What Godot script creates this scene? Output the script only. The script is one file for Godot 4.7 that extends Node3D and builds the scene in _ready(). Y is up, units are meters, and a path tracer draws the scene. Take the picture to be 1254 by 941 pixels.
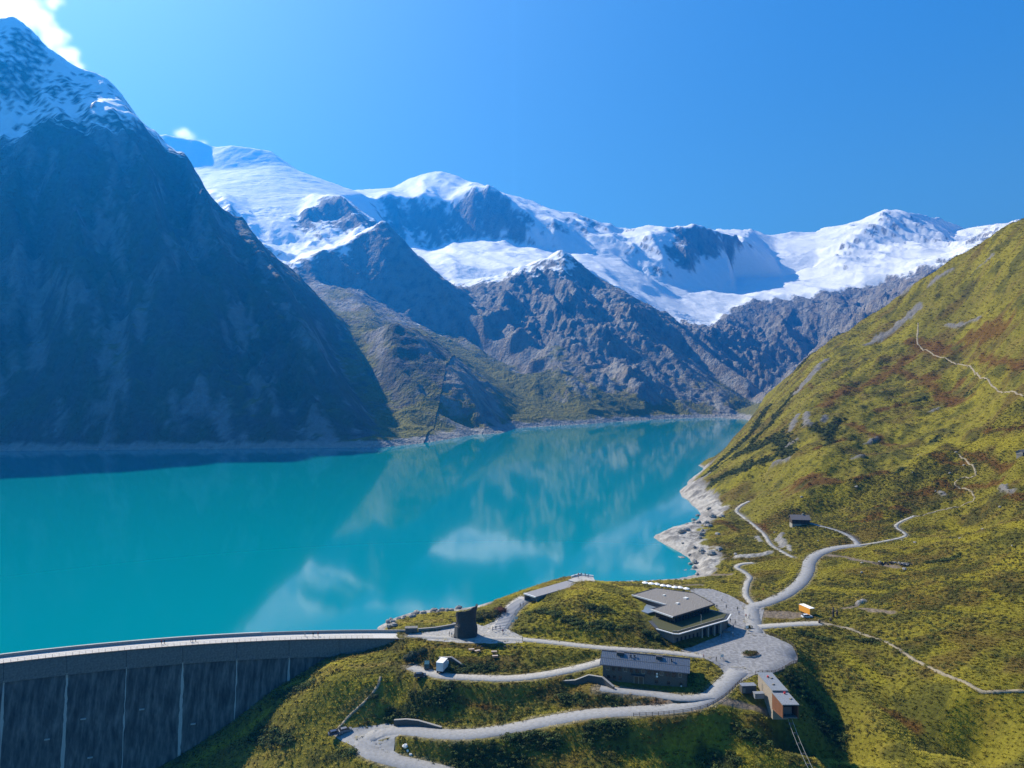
extends Node3D
# A reservoir in the mountains: lake, arch dam, guest house plateau, green hillside, glaciers.
# Metres, y up, the lake stands at y = 0.

# Survey points of the valley: x, z, height, snow, turf, relief in metres
var survey := PackedFloat32Array([
-2300,-1000,700,0.75,0,14,-2166.7,-1050,723.3,0.75,0,14,-2033.3,-1100,746.7,0.75,0,14,-1900,-1150,770,0.75,0,14,-1825,-1200,790,0.75,0,14,-1750,-1250,810,0.75,0,14,
-1659,-1299.5,835,0.75,0,14,-1568,-1349,860,0.75,0,14,-1507.5,-1399.5,895,0.75,0,14,-1447,-1450,930,0.75,0,14,-1362,-1700,1009.6,0.8,0,9,-1293.6,-1700,996.9,0.8,0,9,
-1225.2,-1700,984.2,0.8,0,9,-1173.4,-1710,969.7,0.8,0,9,-1094.5,-1725,904,0.8,0,9,-1034,-1740,871,0.8,0,9,-969.5,-1750,829.2,0.8,0,9,-932,-1755,776.8,0.8,0,9,
-873.9,-1760,718,0.8,0,9,-831.1,-1755,665.8,0.8,0,9,-776.2,-1745,612.5,0,0.1,13,-725.8,-1730,552.4,0,0.1,12,-690.2,-1710,516.1,0,0.12,10,-654.6,-1690,479.8,0,0.15,8,
-614.9,-1660,440.2,0,0.15,8,-575.2,-1630,400.7,0,0.15,8,-540.4,-1595,367.4,0,0.15,8,-505.7,-1560,334,0,0.15,8,-471.4,-1520,288.9,0,0.15,8,-437.2,-1480,243.7,0,0.15,8,
-406.6,-1445,206.3,0,0.15,8,-376,-1410,168.9,0,0.15,8,-349,-1375,136.4,0,0.15,8,-321.9,-1340,103.9,0,0.15,8,-296.4,-1300,74.8,0,0.17,6,-270.8,-1260,45.7,0,0.2,4,
-250.5,-1222.5,27.6,0,0.2,2.75,-230.2,-1185,9.4,0,0.2,1.5,-1500,-1180,560,0.55,0,20,-1375,-1260,560,0.55,0,20,-1250,-1340,560,0.55,0,20,-1066.6,-1480,607.8,0.74,0,20,
-984.1,-1510,642.4,0.74,0,20,-897.4,-1540,663.8,0.74,0,20,-845.7,-1610,689.4,0.74,0,20,-998.2,-1385,506.7,0,0.1,36,-925.4,-1420,536.6,0,0.1,36,-834,-1460,567.4,0,0.1,36,
-783.6,-1560,549.2,0,0.1,36,-1650,-1020,300,0,0.1,22,-1550,-1063.3,293.3,0,0.1,22,-1450,-1106.7,286.7,0,0.1,22,-1350,-1150,280,0,0.1,22,-893.7,-1240,229,0,0.2,38,
-785.9,-1250,244.4,0,0.2,38,-687.1,-1280,255.2,0,0.2,38,-591.6,-1330,253.6,0,0.2,38,-499.2,-1370,226.8,0,0.2,38,-415.8,-1330,169.6,0,0.2,38,-828.8,-1150,87.4,0,0.3,20,
-723,-1150,90.1,0,0.3,20,-622.7,-1160,94,0,0.3,20,-529.3,-1190,100.7,0,0.3,20,-423.4,-1200,97.9,0,0.3,20,-344.7,-1190,66.5,0,0.3,20,-2300,-520,0,0,0,1,
-2162.5,-565,0,0,0,1,-2025,-610,0,0,0,1,-1887.5,-655,0,0,0,1,-1750,-700,0,0,0,1,-1633.3,-760,0,0,0,1,-1516.7,-820,0,0,0,1,
-1400,-880,0,0,0,1,-1300,-923.3,0,0,0,1,-1200,-966.7,0,0,0,1,-1100,-1010,0,0,0,1,-764.6,-1061,0,0,0,0.5,-650.6,-1074.1,0,0,0,0.5,
-533.8,-1087.5,0,0,0,0.5,-473.8,-1094.4,0,0,0,0.5,-413.9,-1101.3,0,0,0,0.5,-352.5,-1108.3,0,0,0,0.5,-291,-1115.4,0,0,0,0.5,-202.6,-1122.6,0,0,0,0.5,
-170.5,-1167.8,0,0,0,0.5,-137.6,-1234,0,0,0,0.5,-102.3,-1328.2,0,0,0,0.5,-74.2,-1407.7,0,0,0,0.5,-46.2,-1487.2,0,0,0,0.5,-10.9,-1556.7,0,0,0,0.5,
24.3,-1626.2,0,0,0,0.5,103.9,-1705.9,0,0,0,0.5,189.8,-1775.5,0,0,0,0.5,239.5,-1833.4,0,0,0,0.5,289.1,-1891.3,0,0,0,0.5,343.4,-1945.7,0,0,0,0.5,
397.7,-2000,0,0,0,0.5,452.4,-2035.7,0,0,0,0.5,507.1,-2071.4,0,0,0,0.5,562.1,-2096.7,0,0,0,0.5,617.1,-2122,0,0,0,0.5,686.4,-2148.1,0,0,0,0.5,
-770.6,-1075,7,0,0,1.5,-656.6,-1088.1,7,0,0,1.5,-539.8,-1101.5,7,0,0,1.5,-479.8,-1108.4,7,0,0,1.5,-419.9,-1115.3,7,0,0,1.5,-358.5,-1122.3,7,0,0,1.5,
-297,-1129.4,7,0,0,1.5,-208.6,-1136.6,7,0,0,1.5,-176.5,-1181.8,7,0,0,1.5,-143.6,-1248,7,0,0,1.5,-108.3,-1342.2,7,0,0,1.5,-80.2,-1421.7,7,0,0,1.5,
-52.2,-1501.2,7,0,0,1.5,-13.9,-1570.7,7,0,0,1.5,24.3,-1640.2,7,0,0,1.5,103.9,-1719.9,7,0,0,1.5,189.8,-1789.5,7,0,0,1.5,239.5,-1847.4,7,0,0,1.5,
289.1,-1905.3,7,0,0,1.5,343.4,-1959.7,7,0,0,1.5,397.7,-2014,7,0,0,1.5,452.4,-2049.7,7,0,0,1.5,507.1,-2085.4,7,0,0,1.5,562.1,-2110.7,7,0,0,1.5,
617.1,-2136,7,0,0,1.5,686.4,-2162.1,7,0,0,1.5,-220.6,-1160.6,15,0,0.7,3,-188.5,-1205.8,15,0,0.7,3,-155.6,-1272,15,0,0.7,3,-120.3,-1366.2,15,0,0.7,3,
-92.2,-1445.7,15,0,0.7,3,-64.2,-1525.2,15,0,0.7,3,-19.9,-1594.7,15,0,0.7,3,24.3,-1664.2,15,0,0.7,3,103.9,-1743.9,15,0,0.7,3,189.8,-1813.5,15,0,0.7,3,
239.5,-1871.4,15,0,0.7,3,289.1,-1929.3,15,0,0.7,3,343.4,-1983.7,15,0,0.7,3,397.7,-2038,15,0,0.7,3,452.4,-2073.7,15,0,0.7,3,507.1,-2109.4,15,0,0.7,3,
-1500,-700,-40,0,0,1,-1000,-850,-40,0,0,1,-600,-950,-40,0,0,1,-300,-1000,-40,0,0,1,-150,-1080,-40,0,0,1,0,-1250,-40,0,0,1,
150,-1550,-40,0,0,1,350,-1800,-40,0,0,1,550,-1950,-40,0,0,1,-1200,-500,-40,0,0,1,-800,-600,-40,0,0,1,-400,-700,-40,0,0,1,
-100,-800,-40,0,0,1,100,-900,-40,0,0,1,200,-1200,-40,0,0,1,380,-1500,-40,0,0,1,-600,-350,-40,0,0,1,-300,-400,-40,0,0,1,
0,-450,-40,0,0,1,60,-600,-40,0,0,1,100,-750,-40,0,0,1,0,-390,-40,0,0,1,-120,-330,-40,0,0,1,-220,-300,-40,0,0,1,
-500,-220,-40,0,0,1,150,-820,-40,0,0,1,180,-900,-40,0,0,1,260,-1000,-40,0,0,1,120,-700,-40,0,0,1,60,-520,-40,0,0,1,
40,-420,-40,0,0,1,-40,-360,-40,0,0,1,300,-1150,-40,0,0,1,450,-1650,-40,0,0,1,-1900,-1900,500,0.1,0.1,15,-1766.7,-2016.7,493.3,0.1,0.1,15,
-1633.3,-2133.3,486.7,0.1,0.1,15,-1500,-2250,480,0.1,0.1,15,-1366.7,-2250,430,0.1,0.1,15,-1233.3,-2250,380,0.1,0.1,15,-1100,-2250,330,0.1,0.1,15,-950,-2150,285,0.1,0.1,15,
-800,-2050,240,0.1,0.1,15,-413.4,-1620,171.7,0,0.3,6,-374.3,-1550,129.5,0,0.3,6,-335.1,-1480,87.2,0,0.3,6,-305,-1416.7,64.6,0,0.3,6,-274.8,-1353.3,41.9,0,0.3,6,
-244.7,-1290,19.2,0,0.3,6,-2900,-4300,1500,0.95,0,25,-2700,-4300,1546.7,0.95,0,25,-2500,-4300,1593.3,0.95,0,25,-2300,-4300,1640,0.95,0,25,-2046.2,-4300,1605,1,0,2.5,
-1912.8,-4300,1580.3,1,0,2.5,-1825,-4350,1557.5,1,0,2.5,-1710,-4350,1567.5,1,0,2.5,-1585,-4350,1542.5,1,0,2.5,-1495.2,-4380,1542.4,1,0,2.5,-1426.2,-4400,1493.3,1,0,2.5,
-1329.3,-4500,1437.1,1,0,2.5,-1200.2,-4600,1382.2,1,0,2.5,-2002.5,-4080,1345.1,1,0,2.5,-1819.3,-4090,1343.5,1,0,2.5,-1678.3,-4090,1334.1,1,0,2.5,-1563.6,-4160,1379.1,1,0,2.5,
-1409.9,-4130,1346.1,1,0,2.5,-1350,-4240,1398.8,1,0,2.5,-1684.1,-3600,1074.5,1,0,2.5,-1518.7,-3650,1100.6,1,0,2.5,-1353.1,-3600,1053.8,1,0,2.5,-1220.6,-3700,1088.8,1,0,2.5,
-1086.2,-3750,1102.2,1,0,2.5,-1019,-3875,1128.7,1,0,2.5,-951.7,-4000,1155.2,1,0,2.5,-925.6,-4150,1202.2,1,0,2.5,-899.5,-4300,1249.1,1,0,2.5,-1220.6,-3350,902.8,1,0,3,
-1102.1,-3400,914.8,1,0,3,-1039,-3450,926.8,1,0,3,-1058.3,-3100,714.7,0.95,0,8,-1000.5,-3200,782.3,0.95,0,8,-923.3,-2900,585,0.85,0,10,-888.4,-2950,617.1,0.85,0,10,
-1408.3,-3250,923.7,0.6,0,25,-1292.6,-3150,854.9,0.6,0,25,-1108.8,-2950,705.3,0.6,0,25,-978.9,-2820,581.3,0.6,0,25,-997.3,-3350,852.8,0.3,0,12,-978.8,-3420,935.3,0.3,0,12,
-908.1,-3450,982.3,0.3,0,12,-836,-3480,1010,0.3,0,12,-730.8,-3400,914.8,0.3,0,12,-693.1,-3350,864.3,0.3,0,12,-959.5,-3150,724.6,0.8,0,10,-867.9,-3120,711.4,0.8,0,10,
-778.2,-3120,718.6,0.8,0,10,-706,-3150,760.8,0.8,0,10,-3200,-3600,1200,0.8,0,30,-3000,-3500,1133.3,0.8,0,30,-2800,-3400,1066.7,0.8,0,30,-2600,-3300,1000,0.8,0,30,
-2350,-3150,925,0.8,0,30,-2100,-3000,850,0.8,0,30,-1850,-2950,775,0.8,0,30,-1600,-2900,700,0.8,0,30,-1825,-2800,725,0.8,0,30,-2050,-2700,750,0.8,0,30,
-2275,-2600,775,0.8,0,30,-2500,-2500,800,0.8,0,30,-889.4,-2650,482.3,0.55,0,8,-875.2,-2700,511.2,0.55,0,8,-835.1,-2750,551,0.55,0,8,-794.9,-2800,590.8,0.55,0,8,
-734.1,-2850,637.9,0.55,0,8,-673.3,-2900,685,0.55,0,8,-639.8,-2940,718.8,0.55,0,8,-606.3,-2980,752.5,0.55,0,8,-541.4,-3000,787.9,0.55,0,8,-503,-2975,750,0.08,0.1,7,
-464.5,-2950,712,0.08,0.1,7,-407.5,-2900,644.3,0.08,0.1,7,-350.5,-2850,576.6,0.08,0.1,7,-303,-2800,516.6,0.08,0.1,7,-255.5,-2750,456.5,0.08,0.1,7,-207.9,-2700,396.4,0.08,0.1,7,
-165,-2650,351.8,0.08,0.1,7,-122.1,-2600,307.2,0.08,0.1,7,-79.1,-2550,262.7,0.08,0.1,7,-40.8,-2500,231,0.08,0.1,7,-2.5,-2450,199.3,0.08,0.1,7,35.9,-2400,167.6,0.08,0.1,7,
59.3,-2350,147.2,0.08,0.1,7,82.6,-2300,126.8,0.08,0.1,7,106,-2250,106.5,0.08,0.1,7,-519.7,-3300,746.7,0.75,0,10,-399.7,-3250,606.2,0.75,0,10,-296.9,-3150,529.1,0.75,0,10,
-773.8,-2640,465.7,0.1,0.1,9,-733.9,-2680,471.2,0.1,0.1,9,-694.1,-2720,476.7,0.1,0.1,9,-618.2,-2730,478.1,0.1,0.1,9,-535.5,-2705,434.6,0.1,0.1,9,-452.8,-2680,391.1,0.1,0.1,9,
-391.2,-2620,346.3,0.1,0.1,9,-329.6,-2560,301.6,0.1,0.1,9,-262,-2620,297.3,0.02,0.3,8,-208.7,-2610,275.6,0.02,0.3,8,-155.4,-2600,253.9,0.02,0.3,8,-101.8,-2535,216,0.02,0.3,8,
-48.3,-2470,178.1,0.02,0.3,8,-4,-2400,153.1,0.02,0.3,8,40.2,-2330,128.1,0.02,0.3,8,-144.1,-2200,177.1,0,0.75,6,-109.1,-2133.3,151.8,0,0.75,6,-74.1,-2066.7,126.5,0,0.75,6,
-39.1,-2000,101.1,0,0.75,6,-5.5,-1940,79.5,0,0.75,6,28.1,-1880,57.9,0,0.75,6,19.4,-1806.7,45.5,0,0.75,6,10.6,-1733.3,33.2,0,0.75,6,1.9,-1660,20.8,0,0.75,6,
34.7,-1720,25.1,0,0.75,6,67.5,-1780,29.4,0,0.75,6,-287.2,-1700,253.4,0,0.2,4,-231.2,-1690,217.5,0,0.2,4,-203.2,-1665,187.5,0,0.2,4,-175.3,-1640,157.5,0,0.2,4,
-140.6,-1600,128.3,0,0.2,4,-105.8,-1560,99.1,0,0.2,4,-79.9,-1515,62.8,0,0.2,4,-54.1,-1470,26.5,0,0.2,4,-39.9,-1445,6.2,0,0.2,4,-295.4,-1680,232.3,0,0.3,4,
-284.2,-1640,204,0,0.3,4,-273,-1600,175.8,0,0.3,4,-261.8,-1560,147.5,0,0.3,4,-228.3,-1530,120.7,0,0.3,4,-194.8,-1500,94,0,0.3,4,-181.5,-1460,72.1,0,0.3,4,
-168.1,-1420,50.2,0,0.3,4,-137.4,-1402.5,34.1,0,0.3,4,-106.7,-1385,18,0,0.3,4,-694.2,-2350,393.1,0,0.4,8,-660.6,-2287.5,369.6,0,0.4,8,-627.1,-2225,346.1,0,0.4,8,
-593.5,-2162.5,322.6,0,0.4,8,-560,-2100,299.1,0,0.4,8,-527.4,-2037.5,287.9,0,0.4,8,-494.8,-1975,276.7,0,0.4,8,-462.2,-1912.5,265.4,0,0.4,8,-429.5,-1850,254.2,0,0.4,8,
-397.5,-1775,216.7,0,0.4,8,-365.4,-1700,179.1,0,0.4,8,-336.9,-1630,144.5,0,0.4,8,-308.4,-1560,109.9,0,0.4,8,-276.7,-1505,80.3,0,0.4,8,-245,-1450,50.8,0,0.4,8,
-206.1,-1405,32,0,0.4,8,-167.3,-1360,13.2,0,0.4,8,-554.8,-2450,397.1,0,0.3,8,-531.1,-2383.3,377.8,0,0.3,8,-507.3,-2316.7,358.5,0,0.3,8,-483.6,-2250,339.2,0,0.3,8,
-427,-2216.7,315.9,0,0.3,8,-370.4,-2183.3,292.6,0,0.3,8,-313.9,-2150,269.3,0,0.3,8,-270.5,-2083.3,244.6,0,0.3,8,-227.1,-2016.7,219.9,0,0.3,8,-183.8,-1950,195.3,0,0.3,8,
-141.9,-1900,160.9,0,0.3,8,-99.9,-1850,126.6,0,0.3,8,-71.5,-1775,94.2,0,0.3,8,-43,-1700,61.9,0,0.3,8,-34.8,-1622.5,37.9,0,0.3,8,-26.6,-1545,13.9,0,0.3,8,
-1086.9,-4800,1410.3,1,0,2.5,-965.9,-4900,1446.3,1,0,2.5,-844.8,-5000,1482.2,1,0,2.5,-744.5,-5100,1574.3,1,0,2.5,-627.2,-5100,1615.3,1,0,2.5,-510,-5100,1632.9,1,0,2.5,
-388.9,-5050,1583.1,1,0,2.5,-298.9,-5000,1528.2,1,0,2.5,-895.2,-4400,1245.5,0.75,0,14,-823.5,-4425,1259.7,0.75,0,14,-751.9,-4450,1273.9,0.75,0,14,-652.7,-4475,1280.5,0.75,0,14,
-553.4,-4500,1287.1,0.75,0,14,-463.8,-4510,1289.7,0.75,0,14,-374.1,-4520,1292.3,0.75,0,14,-254.6,-4520,1333.9,0.75,0,14,-204,-4550,1363,0.75,0,14,-139.7,-4500,1369.8,0.75,0,14,
-87.5,-4480,1317.8,0.75,0,14,-35.8,-4450,1258.5,0.75,0,14,65.7,-4400,1189.9,0.75,0,14,165,-4350,1127.5,0.75,0,14,238.2,-4325,1072.2,0.75,0,14,311.4,-4300,1016.8,0.75,0,14,
425,-4350,997.5,0.75,0,14,546.2,-4400,992.6,0.75,0,14,-736.4,-4300,1081.1,0.5,0,26,-632.1,-4330,1048.1,0.5,0,26,-534.5,-4350,1065.1,0.5,0,26,-437,-4370,1082,0.5,0,26,
-362.3,-4380,1109.5,0.5,0,26,-287.6,-4390,1136.9,0.5,0,26,-211.8,-4385,1143.3,0.5,0,26,-135.9,-4380,1149.7,0.5,0,26,-35.8,-4345,1091.8,0.5,0,26,64.4,-4310,1033.8,0.5,0,26,
-659.8,-4190,921.1,0.8,0,11,-565.7,-4210,910.5,0.8,0,11,-471.6,-4230,899.8,0.8,0,11,-328.8,-4270,936.8,0.8,0,11,-231,-4280,956,0.8,0,11,-133.1,-4290,975.3,0.8,0,11,
-35,-4255,946.3,0.8,0,11,63.1,-4220,917.3,0.8,0,11,157.3,-4175,884.9,0.8,0,11,251.6,-4130,852.4,0.8,0,11,-398.6,-3400,680.3,0.85,0,6,-322.5,-3300,622.8,0.85,0,6,
-246.4,-3200,565.3,0.85,0,6,-100.9,-3250,576.3,0.85,0,6,50.1,-3350,641,0.85,0,6,-278,-2950,508.6,0.1,0.1,14,-170.3,-2850,455.4,0.1,0.1,14,-93.1,-3000,515.5,0.1,0.1,14,
-110.6,-2600,355.5,0,0.3,16,-5.7,-2480,272.5,0,0.3,16,61.6,-2330,203.1,0,0.3,16,-61.6,-3150,579.7,0.72,0,14,-6.9,-3175,607.5,0.72,0,14,47.8,-3200,635.2,0.72,0,14,
93.8,-3200,640.7,0.72,0,14,139.8,-3200,646.2,0.72,0,14,185.7,-3200,664.6,0.72,0,14,231.7,-3200,683,0.72,0,14,285.1,-3180,650.1,0.72,0,14,336.7,-3150,605.1,0.05,0.15,9,
369.7,-3125,576.1,0.05,0.15,9,402.6,-3100,547.2,0.05,0.15,9,447.9,-3050,510.7,0.05,0.15,9,493.1,-3000,474.1,0.05,0.15,9,539.9,-2975,440.5,0.05,0.15,9,586.6,-2950,406.9,0.05,0.15,9,
625.8,-2900,372.2,0.05,0.15,9,665,-2850,337.5,0.05,0.15,9,700.7,-2800,298.6,0.05,0.15,9,736.5,-2750,259.6,0.05,0.15,9,763,-2700,224.8,0.05,0.15,9,789.4,-2650,190.1,0.05,0.15,9,
815.9,-2600,155.3,0.05,0.15,9,841.6,-2525,114.3,0.05,0.15,9,867.4,-2450,73.2,0.05,0.15,9,867.2,-2375,47.6,0.05,0.15,9,867.1,-2300,22,0.05,0.15,9,-6.8,-2950,481.5,0.3,0,25,
53.1,-2965,493.7,0.3,0,25,113,-2980,505.9,0.3,0,25,164.4,-2980,509.3,0.3,0,25,215.8,-2980,512.7,0.3,0,25,264,-2950,488.5,0.3,0,25,312.1,-2920,464.2,0.3,0,25,
41.1,-2750,370.3,0,0.1,36,120.1,-2750,370.3,0,0.1,36,199.1,-2750,370.3,0,0.1,36,274.9,-2725,352.3,0,0.1,36,350.7,-2700,334.3,0,0.1,36,435.8,-2740,329.8,0,0.1,36,
520.9,-2780,325.3,0,0.1,36,94.1,-2480,244,0,0.1,30,149.8,-2465,236,0,0.1,30,205.6,-2450,228.1,0,0.1,30,241.8,-2525,261.9,0,0.1,30,277.9,-2600,295.7,0,0.1,30,
303.8,-2515,251.6,0,0.1,30,329.6,-2430,207.5,0,0.1,30,343,-2370,176.4,0,0.1,30,356.4,-2310,145.3,0,0.1,30,369.8,-2250,114.2,0,0.1,30,386.9,-2190,83.2,0,0.1,30,
404,-2130,52.3,0,0.1,30,140.1,-2300,180.6,0,0.35,16,156.8,-2240,154.2,0,0.35,16,173.4,-2180,127.7,0,0.35,16,190.1,-2120,101.2,0,0.35,16,200.9,-2050,76.1,0,0.35,16,
211.7,-1980,51.1,0,0.35,16,289.2,-2330,141.5,0,0.2,18,320.7,-2180,76.2,0,0.2,18,667,-2790,242.7,0,0.2,7,686,-2740,206.1,0,0.2,7,705,-2690,169.6,0,0.2,7,
733.6,-2630,131.1,0,0.2,7,762.1,-2570,92.6,0,0.2,7,790.8,-2510,64.6,0,0.2,7,819.5,-2450,36.6,0,0.2,7,521,-2620,252.1,0,0.2,16,557,-2550,205.3,0,0.2,16,
592.9,-2480,158.4,0,0.2,16,608.5,-2405,119.2,0,0.2,16,624,-2330,79.9,0,0.2,16,636.3,-2280,56,0,0.2,16,648.5,-2230,32.1,0,0.2,16,481.2,-2420,143.1,0,0.2,14,
485.7,-2356.7,116.4,0,0.2,14,490.2,-2293.3,89.6,0,0.2,14,494.7,-2230,62.8,0,0.2,14,526.4,-2150,27.1,0,0.2,14,92.9,-1880,47.1,0,0.8,5,146.9,-1880,38.4,0,0.8,5,
201,-1880,29.8,0,0.8,5,264.9,-1940,27.5,0,0.8,5,328.7,-2000,25.3,0,0.8,5,383.1,-2040,21.4,0,0.8,5,437.5,-2080,17.5,0,0.8,5,494.3,-2115,14.9,0,0.8,5,
551.1,-2150,12.3,0,0.8,5,778.2,-2480,72.9,0,0.5,8,804.9,-2350,14.9,0,0.5,8,699.8,-2230,9,0,0.5,8,675.3,-4700,1085.9,0.65,0,14,732.1,-4750,1104.7,0.65,0,14,
789,-4800,1123.4,0.65,0,14,861.8,-4750,1131.7,0.65,0,14,934.6,-4700,1139.9,0.65,0,14,994,-4600,1128.4,0.65,0,14,1126.2,-4600,1123.1,0.65,0,14,1256,-4650,1123.5,0.65,0,14,
1366.8,-4700,1107.5,0.65,0,14,1506.9,-4750,1085.5,0.65,0,14,1555.9,-4800,1051.7,0.65,0,14,974.6,-4533.3,1073,0.7,0,8,955.1,-4466.7,1017.7,0.7,0,8,935.6,-4400,962.3,0.7,0,8,
927.9,-4333.3,909,0.7,0,8,920.2,-4266.7,855.7,0.7,0,8,912.4,-4200,802.4,0.7,0,8,900.8,-4125,736.3,0.7,0,8,889.1,-4050,670.3,0.7,0,8,1127.6,-4500,981.9,0.35,0,30,
1284.8,-4600,1001.5,0.35,0,30,1052.8,-4300,819.1,0.35,0,30,1297,-4550,913.2,0.35,0,30,773.8,-4400,962.3,0.75,0,25,796.3,-4250,835.2,0.75,0,25,782.1,-4050,707.5,0.75,0,25,
992.2,-4150,698.6,0.98,0,5,1062.7,-4233.3,739.3,0.98,0,5,1133.2,-4316.7,780,0.98,0,5,1203.7,-4400,820.7,0.98,0,5,1305.5,-4510,878.5,0.98,0,5,1407.2,-4620,936.4,0.98,0,5,
1498.1,-4710,980.3,0.98,0,5,1589,-4800,1024.1,0.98,0,5,1960,-5800,1356.7,0.97,0,8,2053.3,-5800,1316.7,0.97,0,8,2116.2,-5700,1256.4,0.97,0,8,2280,-5700,1289.1,0.97,0,8,
2443.8,-5700,1328.4,0.97,0,8,2574.8,-5700,1364.5,0.97,0,8,2705.9,-5700,1400.5,0.97,0,8,2794.8,-5650,1421.3,0.97,0,8,2883.7,-5600,1442.1,0.97,0,8,2948,-5600,1474.3,0.97,0,8,
3109,-5600,1467.8,0.97,0,8,3173.3,-5600,1442.1,0.97,0,8,3269.9,-5600,1403.4,0.97,0,8,3393.8,-5700,1446.4,0.97,0,8,3505.2,-5700,1374.3,0.97,0,8,3557.6,-5700,1321.9,0.97,0,8,
3655.5,-5750,1339.3,0.97,0,8,3753.3,-5800,1356.7,0.97,0,8,3920,-5800,1370,0.97,0,8,4103.3,-5800,1350,0.97,0,8,4286.7,-5800,1330,0.97,0,8,2895.4,-5500,1418.1,0.72,0,18,
2812.3,-5400,1354.5,0.72,0,18,2729.2,-5300,1291,0.72,0,18,2616.6,-5225,1229.7,0.72,0,18,2504,-5150,1168.5,0.72,0,18,2398.4,-5050,1105.1,0.72,0,18,2292.9,-4950,1041.6,0.72,0,18,
2230.6,-4875,991.5,0.72,0,18,2168.3,-4800,941.4,0.72,0,18,3057,-5450,1368.5,0.72,0,18,3046.2,-5350,1294,0.72,0,18,3035.3,-5250,1219.4,0.72,0,18,3050.6,-5175,1165.3,0.72,0,18,
3065.9,-5100,1111.2,0.72,0,18,3122.9,-5050,1089.7,0.72,0,18,2629.5,-5050,1089.7,0.85,0,14,2803.6,-5050,1089.7,0.85,0,14,2339.2,-4700,913,0.85,0,14,443.6,-4150,865.6,1,0,3.5,
576.4,-4250,908.5,1,0,3.5,644,-4150,827.4,1,0,3.5,349.7,-3900,783.6,0.97,0,6,422.4,-3750,705.6,0.97,0,6,509,-3600,619.3,0.97,0,6,663.4,-3900,707.4,0.97,0,6,
662.9,-3650,563.6,0.97,0,6,886.7,-3800,547.7,1,0,3.5,1050.9,-4100,644.3,1,0,3.5,1459.1,-4650,797.5,1,0,3.5,1874.9,-5050,973.6,1,0,3.5,2229.4,-5200,1071.3,1,0,3.5,
1829.6,-4780,817,1,0,3.5,2100.8,-4900,891.3,1,0,3.5,1333.6,-4250,639.8,1,0,3.5,535.3,-3450,558,0.95,0,8,605.7,-3425,501.9,0.95,0,8,676.1,-3400,445.9,0.95,0,8,
756.7,-3410,421.3,0.95,0,8,837.3,-3420,396.8,0.95,0,8,904.7,-3450,395.4,0.95,0,8,972,-3480,394,0.95,0,8,1016.2,-3560,421.5,0.95,0,8,1060.4,-3640,449,0.95,0,8,
1104.6,-3720,476.5,0.95,0,8,1148.7,-3800,504,0.95,0,8,1197.5,-3850,525,0.95,0,8,1246.2,-3900,546,0.95,0,8,1328.4,-3975,577.9,0.95,0,8,1410.5,-4050,609.7,0.95,0,8,
1470.8,-4025,599.7,0.95,0,8,1531,-4000,589.7,0.95,0,8,1606.6,-4033.3,606.3,0.95,0,8,1682.2,-4066.7,623,0.95,0,8,1757.8,-4100,639.6,0.95,0,8,1863.9,-4125,657.2,0.95,0,8,
1970.1,-4150,674.8,0.95,0,8,2078.5,-4175,702.4,0.95,0,8,2186.9,-4200,730,0.95,0,8,2262.9,-4250,762.5,0.95,0,8,2339,-4300,795,0.95,0,8,2415,-4350,827.5,0.95,0,8,
2515.8,-4412.5,857.8,0.95,0,8,2616.6,-4475,888.1,0.95,0,8,2717.4,-4537.5,918.3,0.95,0,8,2818.2,-4600,948.6,0.95,0,8,539.7,-3330,492.3,0.05,0,14,593,-3290,444.7,0.05,0,14,
646.3,-3250,397,0.05,0,14,714.8,-3240,373.8,0.05,0,14,783.4,-3230,350.6,0.05,0,14,848.8,-3265,349.5,0.05,0,14,914.1,-3300,348.4,0.05,0,14,973.7,-3400,378.3,0.05,0,14,
1033.3,-3500,408.2,0.05,0,14,1092.9,-3600,438,0.05,0,14,1152.5,-3700,467.9,0.05,0,14,1235.6,-3775,501.9,0.05,0,14,1318.7,-3850,535.9,0.05,0,14,1401.9,-3865,533.1,0.05,0,14,
1485.1,-3880,530.4,0.05,0,14,1558.9,-3913.3,546.3,0.05,0,14,1632.6,-3946.7,562.2,0.05,0,14,1706.4,-3980,578.1,0.05,0,14,1814.5,-4015,596.2,0.05,0,14,1922.6,-4050,614.4,0.05,0,14,
2028.7,-4075,638.8,0.05,0,14,2134.8,-4100,663.2,0.05,0,14,860.3,-3080,261.1,0.03,0,35,963.6,-3240,298.8,0.03,0,35,1066.9,-3400,336.4,0.03,0,35,1201.7,-3500,364.1,0.03,0,35,
1336.6,-3600,391.7,0.03,0,35,1461.4,-3650,412.8,0.03,0,35,1586.3,-3700,433.9,0.03,0,35,1741.3,-3800,481,0.03,0,35,1896.2,-3900,528.1,0.03,0,35,882.7,-2920,168.8,0,0,35,
989.9,-3035,198.7,0,0,35,1097.1,-3150,228.5,0,0,35,1199.1,-3225,241.1,0,0,35,1301,-3300,253.6,0,0,35,1429.7,-3375,276.9,0,0,35,1558.4,-3450,300.3,0,0,35,
910.3,-2750,101.6,0,0.05,22,989.4,-2750,76.3,0,0.05,22,1067.7,-2850,97.5,0,0.05,22,1146.1,-2950,118.6,0,0.05,22,1248.3,-3050,137.4,0,0.05,22,1350.5,-3150,156.1,0,0.05,22,
863.7,-2480,33,0,0.3,10,995.2,-2600,35.7,0,0.3,10,1400,-3000,300,0.1,0,40,1650,-3200,400,0.1,0,40,1900,-3400,500,0.1,0,40,2200,-3550,600,0.1,0,40,
2500,-3700,700,0.1,0,40,2850,-3850,825,0.1,0,40,3200,-4000,950,0.1,0,40,3533.3,-4100,1033.3,0.1,0,40,3866.7,-4200,1116.7,0.1,0,40,4200,-4300,1200,0.1,0,40,
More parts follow.
